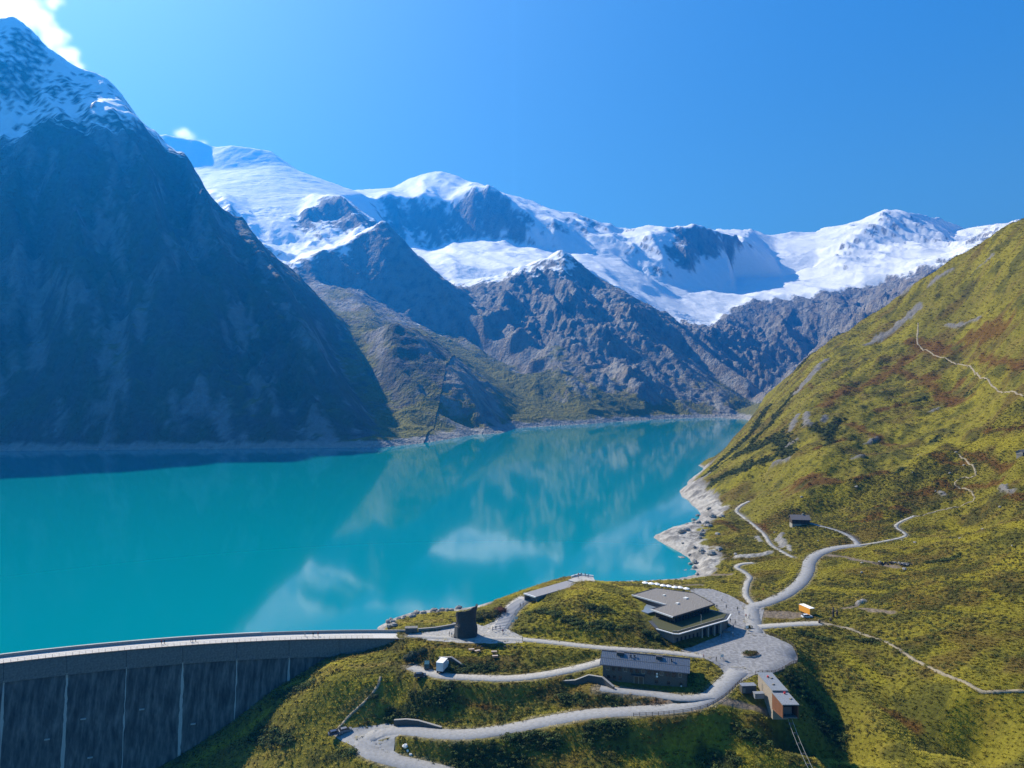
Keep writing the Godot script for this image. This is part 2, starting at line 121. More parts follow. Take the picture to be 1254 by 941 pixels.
1500,-2300,220,0,0.2,30,1800,-2300,320,0,0.2,30,2100,-2300,420,0,0.2,30,2400,-2400,513.3,0,0.2,30,2700,-2500,606.7,0,0.2,30,3000,-2600,700,0,0.2,30,
3300,-2700,775,0,0.2,30,3600,-2800,850,0,0.2,30,3900,-2900,925,0,0.2,30,4200,-3000,1000,0,0.2,30,-3600,-5600,900,0.9,0,20,-3233.3,-5600,933.3,0.9,0,20,
-2866.7,-5600,966.7,0.9,0,20,-2500,-5600,1000,0.9,0,20,-2166.7,-5733.3,966.7,0.9,0,20,-1833.3,-5866.7,933.3,0.9,0,20,-1500,-6000,900,0.9,0,20,-1166.7,-6133.3,900,0.9,0,20,
-833.3,-6266.7,900,0.9,0,20,-500,-6400,900,0.9,0,20,-166.7,-6400,866.7,0.9,0,20,166.7,-6400,833.3,0.9,0,20,500,-6400,800,0.9,0,20,833.3,-6600,833.3,0.9,0,20,
1166.7,-6800,866.7,0.9,0,20,1500,-7000,900,0.9,0,20,1875,-7050,900,0.9,0,20,2250,-7100,900,0.9,0,20,2625,-7150,900,0.9,0,20,3000,-7200,900,0.9,0,20,
3375,-7150,900,0.9,0,20,3750,-7100,900,0.9,0,20,4125,-7050,900,0.9,0,20,4500,-7000,900,0.9,0,20,4775,-6850,925,0.9,0,20,5050,-6700,950,0.9,0,20,
5325,-6550,975,0.9,0,20,5600,-6400,1000,0.9,0,20,-3600,-3000,1000,0.2,0,20,-3600,-2625,925,0.2,0,20,-3600,-2250,850,0.2,0,20,-3600,-1875,775,0.2,0,20,
-3600,-1500,700,0.2,0,20,-3500,-1150,600,0.2,0,20,-3400,-800,500,0.2,0,20,-3200,-550,450,0.2,0,20,-3000,-300,400,0.2,0,20,518.9,-720,267.6,0,1,3.6,
517.1,-740,263.7,0,1,3.6,513.7,-760,257.7,0,1,3.6,495.8,-780,243,0,1,3.6,480.9,-800,228.3,0,1,3.6,462.8,-825,211.4,0,1,3.6,442.6,-850,193.3,0,1,3.6,
420.4,-875,172.9,0,1,3.6,396.2,-900,151.2,0,1,3.6,376.5,-915,132.1,0,1,3.6,356,-930,110.2,0,1,3.6,336.3,-950,84.2,0,1,3.6,307.9,-930,52.4,0,1,3.6,
291,-905,41.1,0,1,3.6,274.1,-880,29.7,0,1,3.6,403.6,-560,145.4,0,1,3.9,345.9,-480,100.3,0,1,3.9,288.3,-400,58.9,0,1,3.9,237.8,-330,35.7,0,1,3.9,
461.2,-640,203.4,0,1,3.9,317.1,-440,77.5,0,1,3.9,263.1,-365,45.7,0,1,3.9,235.2,-370,19.4,0,1,3.9,254.3,-400,31.3,0,1,3.9,276.5,-435,45.2,0,1,3.9,
308.3,-485,61.3,0,1,3.9,346.4,-545,81.5,0,1,3.9,384.6,-605,107.3,0,1,3.9,432.2,-680,155.1,0,1,3.9,467.2,-735,201.8,0,1,3.9,228.3,-420,27.8,0,1,3.9,
250.6,-461,42,0,1,3.9,286,-526,58,0,1,3.9,320.8,-590,80,0,1,3.9,353.4,-650,100.4,0,1,3.9,399.6,-735,142.7,0,1,3.9,429.5,-790,173.1,0,1,3.9,
201.5,-470,30,0,1,3.9,218.7,-510,47.5,0,1,3.9,246.5,-575,67.3,0,1,3.9,278.7,-650,85.4,0,1,3.9,317.3,-740,108.9,0,1,3.9,351.6,-820,128.7,0,1,3.9,
188.5,-524,22,0,1,3.9,209.7,-583,40,0,1,3.9,233.9,-650,55.5,0,1,3.9,277,-770,69.5,0,1,3.9,166,-549,10.7,0,1,3.9,178.4,-590,17.6,0,1,3.9,
193.5,-640,25.3,0,1,3.9,236.5,-740,36.6,0,1,2,209.4,-720,17.7,0,1,2,195.5,-700,7.9,0,1,2,560,-1000,190,0,1,6,630,-990,245,0,1,6,
700,-980,300,0,1,6,645,-1005,252.5,0,1,6,590,-1030,205,0,1,6,535,-1055,157.5,0,1,6,480,-1080,110,0,1,6,450,-1115,90,0,1,6,
420,-1150,70,0,1,6,225,-832,0,0,0,2,277.5,-896,0,0,0,2,330,-960,0,0,0,2,363.3,-1040,0,0,0,2,396.7,-1120,0,0,0,2,
430,-1200,0,0,0,2,463.3,-1300,0,0,0,2,496.7,-1400,0,0,0,2,530,-1500,0,0,0,2,557.5,-1600,0,0,0,2,585,-1700,0,0,0,2,
612.5,-1800,0,0,0,2,640,-1900,0,0,0,2,665,-2015,0,0,0,2,690,-2130,0,0,0,2,360,-960,14,0,0.8,3,393.3,-1040,14,0,0.8,3,
426.7,-1120,14,0,0.8,3,460,-1200,14,0,0.8,3,493.3,-1300,14,0,0.8,3,526.7,-1400,14,0,0.8,3,560,-1500,14,0,0.8,3,587.5,-1600,14,0,0.8,3,
615,-1700,14,0,0.8,3,642.5,-1800,14,0,0.8,3,670,-1900,14,0,0.8,3,695,-2015,14,0,0.8,3,720,-2130,14,0,0.8,3,560,-1250,100,0,0.6,10,
600,-1333.3,103.3,0,0.6,10,640,-1416.7,106.7,0,0.6,10,680,-1500,110,0,0.6,10,720,-1600,113.3,0,0.6,10,760,-1700,116.7,0,0.6,10,800,-1800,120,0,0.6,10,
820,-1900,110,0,0.6,10,840,-2000,100,0,0.6,10,860,-2100,90,0,0.6,10,900,-1200,290,0,0.4,20,966.7,-1333.3,303.3,0,0.4,20,1033.3,-1466.7,316.7,0,0.4,20,
1100,-1600,330,0,0.4,20,1166.7,-1733.3,333.3,0,0.4,20,1233.3,-1866.7,336.7,0,0.4,20,1300,-2000,340,0,0.4,20,640,-720,330,0,0.8,8,720,-760,405,0,0.8,8,
800,-800,480,0,0.8,8,900,-833.3,553.3,0,0.8,8,1000,-866.7,626.7,0,0.8,8,1100,-900,700,0,0.8,8,420,-180,90,0,1,4,460,-290,135,0,1,4,
500,-400,180,0,1,4,570,-480,240,0,1,4,640,-560,300,0,1,4,770,-580,390,0,1,4,900,-600,480,0,1,4,833.3,-500,420,0,1,4,
766.7,-400,360,0,1,4,700,-300,300,0,1,4,800,-380,384,0,1,4,900,-460,468,0,1,4,1000,-540,552,0,1,4,1100,-620,636,0,1,4,
1200,-700,720,0,1,4,98.1,-366.3,0,0,0,0.6,99.8,-379.5,0,0,0,0.6,101.6,-392.8,0,0,0,0.6,100.9,-403,0,0,0,0.6,100.2,-413.3,0,0,0,0.6,
99.3,-422.5,0,0,0,0.6,98.3,-431.8,0,0,0,0.6,94.6,-445,0,0,0,0.6,93.4,-454.5,0,0,0,0.6,92.3,-464,0,0,0,0.6,95.7,-473,0,0,0,0.6,
99.2,-482,0,0,0,0.6,106.6,-490.3,0,0,0,0.6,114,-498.6,0,0,0,0.6,120.3,-506.6,0,0,0,0.6,126.5,-514.5,0,0,0,0.6,132.7,-522.5,0,0,0,0.6,
137.9,-531.3,0,0,0,0.6,143.1,-540.1,0,0,0,0.6,148.3,-548.9,0,0,0,0.6,147.7,-561.6,0,0,0,0.6,147.2,-574.3,0,0,0,0.6,148.3,-585.5,0,0,0,0.6,
149.4,-596.7,0,0,0,0.6,150.5,-608,0,0,0,0.6,151.6,-619.2,0,0,0,0.6,151.6,-631.7,0,0,0,0.6,151.7,-644.1,0,0,0,0.6,151.7,-656.6,0,0,0,0.6,
156.5,-668.6,0,0,0,0.6,161.3,-680.5,0,0,0,0.6,166.1,-692.5,0,0,0,0.6,170.9,-704.5,0,0,0,0.6,176,-716.7,0,0,0,0.6,181.1,-728.9,0,0,0,0.6,
186.2,-741,0,0,0,0.6,191.3,-753.2,0,0,0,0.6,196.8,-766,0,0,0,0.6,202.3,-778.7,0,0,0,0.6,207.8,-791.4,0,0,0,0.6,213.3,-804.2,0,0,0,0.6,
218.8,-816.9,0,0,0,0.6,105.9,-379,3.5,0,0,2.4,106.9,-392.7,3.8,0,0,2.4,107.9,-406.4,4,0,0,2.4,106.9,-414.7,4,0,0,2.4,106,-422.9,4,0,0,2.4,
103.9,-434.2,4,0,0,2.4,101.9,-445.4,4,0,0,2.4,105.5,-454.2,4.2,0,0,2.4,109.1,-462.9,4.5,0,0,2.4,116.6,-473.5,4.2,0,0,2.4,124.1,-484.2,4,0,0,2.4,
131.6,-492.3,4.3,0,0,2.4,139.2,-500.5,4.7,0,0,2.4,146.7,-508.6,5,0,0,2.4,151,-519,5.3,0,0,2.4,155.2,-529.4,5.7,0,0,2.4,159.5,-539.8,6,0,0,2.4,
160.2,-551.4,6,0,0,2.4,160.9,-563,6,0,0,2.4,161.7,-574.6,6,0,0,2.4,162.4,-586.2,6,0,0,2.4,162.5,-600,6,0,0,2.4,162.7,-613.8,6,0,0,2.4,
162.8,-627.6,6,0,0,2.4,162.9,-641.4,6,0,0,2.4,167.9,-653.2,6.2,0,0,2.4,172.9,-665,6.5,0,0,2.4,177.9,-676.8,6.8,0,0,2.4,182.8,-688.6,7,0,0,2.4,
105.8,-363.9,4,0,0.5,1,119.1,-386.7,6,0,0.5,1,123.8,-409.7,7,0,0.5,1,127.5,-438.5,7,0,0.5,1,137.2,-471.8,7,0,0.5,1,131.1,-417.8,9,0,1,1,
149.3,-467.1,9,0,1,1,161.1,-513.4,10,0,1,1,177.1,-534.9,13,0,1,1,-57,-288.6,0,0,0,0.4,-55.1,-293.6,0,0,0,0.4,-53.2,-298.6,0,0,0,0.4,
-51.3,-303.7,0,0,0,0.4,-47.7,-308.9,0,0,0,0.4,-44,-314.1,0,0,0,0.4,-37.9,-315.5,0,0,0,0.4,-31.7,-316.9,0,0,0,0.4,-24.5,-318.1,0,0,0,0.4,
-17.2,-319.3,0,0,0,0.4,-10,-326,0,0,0.3,0.3,-4,-332.3,0,0,0.3,0.3,2,-338.7,0,0,0.3,0.3,8,-345,0,0,0.3,0.3,14.7,-349,0,0,0.3,0.3,
21.3,-353,0,0,0.3,0.3,28,-357,0,0,0.3,0.3,36,-357.8,0,0,0.3,0.3,44,-358.5,0,0,0.3,0.3,52,-359.2,0,0,0.3,0.3,60,-360,0,0,0.3,0.3,
69.5,-361.5,0,0,0.3,0.3,79,-363,0,0,0.3,0.3,88.5,-364.5,0,0,0.3,0.3,-48.9,-285.6,3,0,0.45,0.5,-45.7,-288.6,3.5,0,0.45,0.5,-42.6,-291.5,4,0,0.45,0.5,
-38.6,-293.3,4.2,0,0.45,0.5,-34.6,-295.2,4.5,0,0.45,0.5,-30.3,-294.4,4.8,0,0.45,0.5,-26,-293.6,5,0,0.45,0.5,-40.3,-276,5,0,1,0.35,-35.8,-278,5.1,0,1,0.35,
-31.2,-280.1,5.2,0,1,0.35,-24.6,-277.8,5,0,1,0.35,-12.3,-289.5,7,0,0.8,0.4,-0.7,-299.2,8,0,0.8,0.4,4.7,-311.6,8.5,0,0.8,0.4,17.9,-324.2,10,0,0.8,0.4,
27.8,-331.6,11,0,0.8,0.4,7,-303.9,9,0,1,0.35,19,-312.1,10.5,0,1,0.35,31,-321,12,0,1,0.35,34.1,-312.6,12.5,0,1,0.8,24.7,-294.5,13.5,0,1,0.8,
32.8,-291.1,14.5,0,1,0.8,20.6,-284.1,12,0,1,0.8,36.8,-283,13,0,1,0.8,10.4,-275,8.5,0,1,0.8,23,-273.9,9.5,0,1,0.8,34.7,-267.4,9.5,0,1,0.8,
44.5,-270.5,10,0,1,0.8,4.1,-272.5,6.2,0,1,0.35,16.2,-266,6,0,1,0.35,30.9,-260.6,5.8,0,1,0.35,48.4,-258.1,5.5,0,1,0.35,55.1,-259.2,6,0,1,0.35,
47.5,-299.6,12,0,1,0.35,51.2,-282.1,11,0,1,0.35,53.5,-268.8,9,0,1,0.35,35.6,-332.8,8,0,1,0.35,44.9,-339.4,5,0,1,0.35,68.2,-343,4,0,1,0.35,
88.7,-346.2,3.5,0,1,0.35,54,-328.4,6.2,0,1,0.35,65.7,-330.4,6,0,1,0.35,81.3,-332.2,5.5,0,1,0.35,95.6,-342.2,5,0,1,0.35,99.3,-328.6,5,0,1,0.35,
109.4,-342.2,5,0,1,0.35,111.5,-362,4.5,0,1,0.35,103.1,-354.6,4,0,1,0.35,-39.2,-268.8,5,0,1,0.35,-32.2,-267,5,0,1,0.35,-25.4,-266.2,5,0,1,0.35,
-18.6,-265.3,5,0,1,0.35,-13.4,-265.3,5,0,1,0.35,-8.2,-265.3,5,0,1,0.35,-2.7,-264.9,5,0,1,0.35,2.7,-264.5,5,0,1,0.35,8.9,-262.8,5,0,1,0.35,
15,-261.1,5,0,1,0.35,23.1,-258.7,5,0,1,0.35,31.2,-256.3,5,0,1,0.35,37.2,-255.1,5,0,1,0.35,43.2,-253.9,5,0,1,0.35,49,-253,4.9,0,1,0.35,
54.8,-252.1,4.8,0,1,0.35,60.7,-250.6,4.7,0,1,0.35,66.7,-249.1,4.5,0,1,0.35,-7.1,-267.9,5,0,1,0.35,-5.6,-273.1,5.4,0,1,0.35,-4.2,-278.3,5.8,0,1,0.35,
-1.7,-287.4,7,0,1,0.35,1.7,-295.3,8.2,0,1,0.35,6.3,-302.8,9,0,1,0.35,38.2,-249.6,4.6,0,1,0.35,30.7,-247.3,3.2,0,1,0.35,21.9,-244.6,2,0,1,0.35,
16,-243.1,1.5,0,1,0.35,10,-241.6,1,0,1,0.35,4.3,-241.1,0.7,0,1,0.35,-1.4,-240.6,0.3,0,1,0.35,-7.2,-241.3,0.1,0,1,0.35,-13.1,-242,0,0,1,0.35,
-18.1,-242.7,0,0,1,0.35,-23.2,-243.4,0,0,1,0.35,-30.7,-247.5,0,0,1,0.35,-35.8,-251.1,0,0,1,0.35,76.2,-238.6,3.6,0,1,0.35,72.6,-234.1,3.3,0,1,0.35,
68.9,-229.6,3,0,1,0.35,62.8,-223,2.2,0,1,0.35,56.1,-218.8,1.3,0,1,0.35,46.2,-218.3,0,0,1,0.35,39.3,-219.1,-0.8,0,1,0.35,32.4,-219.9,-1.5,0,1,0.35,
23.4,-221.5,-3,0,1,0.35,18.1,-221.8,-4,0,1,0.35,12.8,-222,-5,0,1,0.35,5.7,-221.7,-6.2,0,1,0.35,-1.3,-221.4,-7.5,0,1,0.35,-7,-221.3,-8.2,0,1,0.35,
-12.7,-221.3,-9,0,1,0.35,-17.7,-222.3,-9.5,0,1,0.35,-22.6,-223.3,-10,0,1,0.35,-27.2,-225.4,-10.5,0,1,0.35,-31.9,-227.5,-11,0,1,0.35,-39.3,-229.5,-12,0,1,0.35,
-45,-227.8,-13,0,1,0.35,-46.7,-224.4,-13.6,0,1,0.35,-43,-219,-13.9,0,1,0.35,-35.1,-215.3,-14.2,0,1,0.35,-29,-213.3,-14.5,0,1,0.35,-22.8,-211.4,-14.8,0,1,0.35,
-15.8,-208.8,-15.2,0,1,0.35,-8.8,-206.3,-15.6,0,1,0.35,-1.8,-203.5,-16.1,0,1,0.35,5.1,-200.7,-16.5,0,1,0.35,12.1,-197.8,-17,0,1,0.35,28.6,-230.8,1.2,0,1,0.35,
37.5,-228.3,1.2,0,1,0.35,45,-226.3,1.3,0,1,0.35,49.7,-224.3,1.5,0,1,0.35,54.5,-222.4,1.7,0,1,0.35,93.5,-272.9,4.5,0,1,0.35,95.8,-281.1,4.6,0,1,0.35,
98.1,-289.4,4.7,0,1,0.35,100.3,-295.8,4.8,0,1,0.35,102.5,-302.2,5,0,1,0.35,110.7,-307.7,5.4,0,1,0.35,116.5,-312.6,5.7,0,1,0.35,122.3,-317.6,6,0,1,0.35,
128.6,-324.9,6.5,0,1,0.35,134.8,-332.3,7,0,1,0.35,139.8,-340.1,7.6,0,1,0.35,144.8,-348,8.2,0,1,0.35,148.5,-355.4,8.8,0,1,0.35,152.2,-362.8,9.3,0,1,0.35,
157.1,-368.8,9.9,0,1,0.35,162,-374.8,10.6,0,1,0.35,168.3,-378.3,11.3,0,1,0.35,174.7,-381.8,12,0,1,0.35,180.9,-382.5,12.5,0,1,0.35,187.2,-383.2,13,0,1,0.35,
188.5,-391,13.8,0,1,0.35,189.8,-398.8,14.5,0,1,0.35,187.8,-404.1,15.2,0,1,0.35,185.9,-409.4,16,0,1,0.35,179.9,-416.2,17,0,1,0.35,176.6,-421,17.5,0,1,0.35,
193.7,-382.6,14.2,0,1,0.35,200.2,-381.9,15.5,0,1,0.35,207.3,-384.4,16.5,0,1,0.35,214.4,-386.9,17.5,0,1,0.35,215.2,-393,18.5,0,1,0.35,216,-399.1,19.5,0,1,0.35,
221.4,-405.5,21,0,1,0.35,226.7,-407.4,22.5,0,1,0.35,232,-409.4,24,0,1,0.35,103.6,-304.4,5,0,1,0.35,104.7,-313,4.9,0,1,0.35,105.7,-321.6,4.8,0,1,0.35,
109,-330.5,4.9,0,1,0.35,112.4,-339.4,5,0,1,0.35,116.5,-348.4,5.3,0,1,0.35,116.4,-357.9,5.6,0,1,0.35,115.1,-364.3,6,0,1,0.35,119.5,-370.1,6.2,0,1,0.35,
125.9,-371.4,6.5,0,1,0.35,147.3,-372.6,9,0,1,0.35,147.1,-379.3,8.9,0,1,0.35,146.9,-386.1,8.8,0,1,0.35,146.9,-394.5,8.9,0,1,0.35,146.8,-402.9,9,0,1,0.35,
148.6,-411.3,9.1,0,1,0.35,150.3,-419.7,9.1,0,1,0.35,152.1,-428.2,9.2,0,1,0.35,153.1,-436.9,9.3,0,1,0.35,154.1,-445.6,9.3,0,1,0.35,155.1,-454.3,9.4,0,1,0.35,
155.8,-463.8,9.5,0,1,0.35,156.4,-473.4,9.7,0,1,0.35,157.1,-482.9,9.8,0,1,0.35,157.9,-492.7,10,0,1,0.35,158.8,-502.4,10.2,0,1,0.35,162,-508.8,10.5,0,1,0.35,
165.2,-515.1,10.7,0,1,0.35,168.4,-521.4,11,0,1,0.35,172.9,-526,11.8,0,1,0.35,177.4,-530.5,12.5,0,1,0.35,97.2,-279,4.6,0,1,0.35,105.7,-280.3,4.8,0,1,0.35,
110.8,-280.9,4.9,0,1,0.35,115.9,-281.6,5,0,1,0.35,122.3,-281.5,5.2,0,1,0.35,65.8,-247.9,4.4,0,1,0.35,70.5,-242.4,4,0,1,0.35,71.1,-232.5,3.4,0,1,0.35,
73.6,-230.2,3.3,0,1,0.35,80.8,-235.9,3.6,0,1,0.35,87,-238.1,3.8,0,1,0.35,93.4,-242.7,3.9,0,1,0.35,99.3,-248.9,4,0,1,0.35,102.5,-254.8,4.1,0,1,0.35,
103.2,-261.7,4.2,0,1,0.35,100.4,-266.4,4.3,0,1,0.35,97,-271.4,4.4,0,1,0.35,102.7,-291.1,4.8,0,1,0.35,108.2,-303.8,5.2,0,1,0.35,101,-305.2,5.1,0,1,0.35,
99.7,-312.1,5.1,0,1,0.35,97.8,-319.7,5,0,1,0.35,92.7,-329.3,5,0,1,0.35,83.6,-329.2,5.2,0,1,0.35,80.1,-324.1,5.2,0,1,0.35,85,-314.5,5.1,0,1,0.35,
86.6,-302.5,4.9,0,1,0.35,86.4,-290.1,4.8,0,1,0.35,85.2,-278.7,4.7,0,1,0.35,78.1,-268.4,4.5,0,1,0.35,66,-257.6,4.5,0,1,0.35,60.2,-254.2,4.6,0,1,0.35,
84.4,-251.4,4.2,0,1,0.35,81.7,-260.3,4.4,0,1,0.35,93.2,-286.4,4.7,0,1,0.35,92.6,-253.2,4.1,0,1,0.35,-37.6,-270.5,5,0,1,0.35,-30.5,-273.2,5,0,1,0.35,
-25.2,-277.8,5,0,1,0.35,-23.1,-282.6,5,0,1,0.35,-16.2,-282,5.2,0,1,0.35,-11.2,-277.2,5.2,0,1,0.35,-7.4,-280.8,5.6,0,1,0.35,-2.9,-280.8,5.9,0,1,0.35,
-2.2,-274.2,5.3,0,1,0.35,4,-267,5,0,1,0.35,3.9,-260.6,4.9,0,1,0.35,-8.1,-260,4.8,0,1,0.35,-20.1,-260.9,4.8,0,1,0.35,-32.4,-263.4,4.8,0,1,0.35,
-58,-230.4,-13.5,0,1,0.35,-50.1,-233,-12.9,0,1,0.35,-41,-234.5,-12,0,1,0.35,-33.7,-230.6,-11.2,0,1,0.35,-34.1,-226.3,-12,0,1,0.35,-36.9,-224.5,-12.9,0,1,0.35,
-36.7,-220.5,-13.4,0,1,0.35,-32.4,-216.8,-14,0,1,0.35,-34.7,-212.7,-14.3,0,1,0.35,-42.7,-216,-14.1,0,1,0.35,-50.5,-223.2,-13.8,0,1,0.35,29.9,-234.6,2,0,1,0.35,
55.7,-227.7,2,0,1,0.35,32.1,-251.4,4.8,0,1,0.35,61.2,-247.6,4.5,0,1,0.35,66.2,-241.9,4.2,0,1,0.35,67.1,-232.5,3.4,0,1,0.35,63.9,-228.6,2.9,0,1,0.35,
58.5,-228.1,2.6,0,1,0.35,-25.5,-255.3,4.5,0,1,0.35,-7.9,-255.3,4.5,0,1,0.35,9.6,-252.9,4.2,0,1,0.35,21,-250.4,4,0,1,0.35,-19.3,-250.2,1.8,0,1,0.8,
-2,-248,1.8,0,1,0.8,12.2,-247.5,2,0,1,0.8,-37.6,-257.4,2.5,0,1,0.8,-69.3,-265.6,-1.5,0,1,0.35,-62.9,-264.3,-0.4,0,1,0.35,-52.2,-263.8,1,0,1,0.35,
-42.1,-263.3,2.4,0,1,0.35,-49.8,-244.7,-2.5,0,1,0.8,-29.4,-239.2,-1.6,0,1,0.8,-12.9,-238.4,-1.8,0,1,0.8,3.6,-238.6,-0.8,0,1,0.8,17.4,-240.6,0.6,0,1,0.8,
-54.2,-239.3,-8.5,0,1,0.8,-34.3,-235.2,-8,0,1,0.8,-17.9,-231.9,-7,0,1,0.8,3.4,-230.5,-4.8,0,1,0.8,19.3,-229.5,-2.2,0,1,0.8,27.6,-222.3,1,0,1,0.8,
44,-221.1,1,0,1,0.8,55.3,-220.7,1.2,0,1,0.8,-16.8,-218.2,-11.5,0,1,0.8,-1.8,-218.7,-10,0,1,0.8,18.4,-219.8,-6.5,0,1,0.8,38.1,-216.7,-3,0,1,0.8,
55,-214.6,-1,0,1,0.8,67.7,-215.6,0.5,0,1,0.8,75.2,-212.4,1,0,1,0.8,-31.2,-213.6,-15.5,0,1,0.8,-6.5,-210.7,-13.2,0,1,0.8,17.4,-207.1,-12,0,1,0.8,
41,-206.4,-9,0,1,0.8,53.1,-207.1,-12,0,1,0.8,65.1,-207.5,-6,0,1,0.8,74.8,-207.8,-5,0,1,0.8,78.3,-210.8,-14,0,1,0.8,-75.7,-261.4,-5,0,1,0.8,
-82.3,-260.8,-8.5,0,1,0.8,-88.8,-260.2,-12,0,1,0.8,-95.5,-258,-17,0,1,0.8,-102.1,-256.1,-22,0,1,0.8,-108.3,-255.1,-25.5,0,1,0.8,-114.5,-254.2,-29,0,1,0.8,
-121.1,-252.8,-32.5,0,1,0.8,-127.8,-251.5,-36,0,1,0.8,-150,-246,-50,0,1,0.8,-180,-243,-58,0,1,0.8,-206.7,-233.7,-59.3,0,1,0.8,-233.3,-224.3,-60.7,0,1,0.8,
-260,-215,-62,0,1,0.8,-295,-198.8,-62,0,1,0.8,-330,-182.5,-62,0,1,0.8,-365,-166.2,-62,0,1,0.8,-400,-150,-62,0,1,0.8,-64.4,-246.8,-2,0,1,0.8,
-69.7,-245.4,-6.5,0,1,0.8,-62.5,-239.5,-10,0,1,0.8,-83.4,-244.3,-15,0,1,0.8,-56.7,-230.3,-13.7,0,1,0.8,-74.2,-232.9,-19,0,1,0.8,-72.4,-227.4,-23,0,1,0.8,
-104.2,-240.4,-30,0,1,0.8,-91.8,-244.3,-22,0,1,0.8,-44.2,-217.3,-17.5,0,1,0.8,-90,-285,-30,0,1,0.35,-60,-283,-12,0,1,0.35,-100,-300,-40,0,1,0.35,
80.1,-230.1,3.6,0,1,0.8,80.9,-223.5,2.5,0,1,0.8,80.7,-220,-0.5,0,1,0.8,87.2,-224.4,-1,0,1,0.8,106,-257.5,1,0,1,0.8,102,-252.9,-1,0,1,0.8,
105.5,-252.9,-4.5,0,1,0.8,108,-245.3,-7,0,1,0.8,107.8,-238.8,-9.5,0,1,0.8,107.6,-232.3,-12,0,1,0.8,105.6,-225.2,-15,0,1,0.8,103.6,-218.2,-18,0,1,0.8,
108.7,-264.1,3,0,1,0.8,112.1,-261.4,1,0,1,0.8,113.2,-254.1,-0.5,0,1,0.8,114.3,-246.8,-2,0,1,0.8,114.4,-238.5,-2.5,0,1,0.8,114.5,-230.1,-3,0,1,0.8,
114.4,-222.4,-4.5,0,1,0.8,114.3,-214.7,-6,0,1,0.8,114.8,-209.1,-8,0,1,0.8,115.3,-203.4,-10,0,1,0.8,122.2,-237.3,-3.5,0,1,0.8,125.5,-230.8,-6.5,0,1,0.8,
126.4,-225.5,-8.2,0,1,0.8,127.3,-220.3,-10,0,1,0.8,129.1,-210.8,-14,0,1,0.8,131.7,-207.3,-19,0,1,0.8,125.9,-239.1,-1,0,1,0.8,126.9,-232.3,-1.7,0,1,0.8,
128,-225.6,-2.3,0,1,0.8,129,-218.8,-3,0,1,0.8,129.1,-203.6,-5,0,1,0.8,129.1,-196,-6,0,1,0.8,158.7,-220.2,9,0,1,0.8,187.3,-259.9,16.5,0,1,0.8,
204.9,-284.3,25,0,1,0.8,148.5,-206.1,3,0,1,0.8,137.3,-190.5,-3,0,1,0.8,128.6,-277.6,5.4,0,1,0.8,132.7,-270.2,5.3,0,1,0.8,136.8,-262.8,5.3,0,1,0.8,
138.1,-254.6,5.2,0,1,0.8,139.3,-246.3,5,0,1,0.8,139.9,-240,5.2,0,1,0.8,140.5,-233.7,5.3,0,1,0.8,142.5,-225.5,5.8,0,1,0.8,145.3,-217.6,6.6,0,1,0.8,
117.1,-273.1,4.4,0,1,0.8,126.4,-260.1,3,0,1,0.8,133.3,-245.2,1.5,0,1,0.8,133.9,-296.3,6.5,0,1,0.8,147.8,-297,8,0,1,0.8,155.1,-285.2,10,0,1,0.8,
155.4,-258.5,11,0,1,0.8,159.6,-242.3,11,0,1,0.8,155,-334.6,9.8,0,1,0.8,170.8,-335.5,11.5,0,1,0.8,182,-327.9,13.5,0,1,0.8,180.5,-294.6,15.5,0,1,0.8,
179.7,-272.8,15.5,0,1,0.8,190.9,-366.7,13.8,0,1,0.8,209.3,-362,17,0,1,0.8,205.3,-323,18.5,0,1,0.8,205.9,-423.5,17.5,0,1,0.8,200.8,-444.5,18.5,0,1,0.8,
166.5,-416.2,17,0,1,0.8,165.8,-446.5,13,0,1,0.8,154.6,-404,12,0,1,0.8,137.1,-358.1,7.6,0,1,0.35,126.7,-346.5,6.6,0,1,0.35,121.8,-328.1,5.9,0,1,0.35,
-200,-170,-66,0,1,0.8,-175,-170,-61.5,0,1,0.8,-150,-170,-57,0,1,0.8,-125,-170,-52.5,0,1,0.8,-100,-170,-48,0,1,0.8,-75,-168.8,-45.5,0,1,0.8,
-50,-167.5,-43,0,1,0.8,-25,-166.2,-40.5,0,1,0.8,0,-165,-38,0,1,0.8,20,-163.3,-36.7,0,1,0.8,40,-161.7,-35.3,0,1,0.8,60,-160,-34,0,1,0.8,
85,-160,-35,0,1,0.8,110,-160,-36,0,1,0.8,130,-162.5,-29,0,1,0.8,150,-165,-22,0,1,0.8,175,-162.5,-6,0,1,0.8,200,-160,10,0,1,0.8,
-500,-60,-90,0,1,0.8,-100,-60,-90,0,1,0.8,60,-60,-85,0,1,0.8,200,-60,-50,0,1,0.8,400,-60,40,0,1,0.8,-800,200,-110,0,1,0.8,
0,300,-130,0,1,0.8,600,300,50,0,1,0.8,1300,-0,300,0,1,0.8,-1500,-300,-60,0,0.6,3,-900,-150,-80,0,0.6,3,-3000,300,200,0,0.6,3])
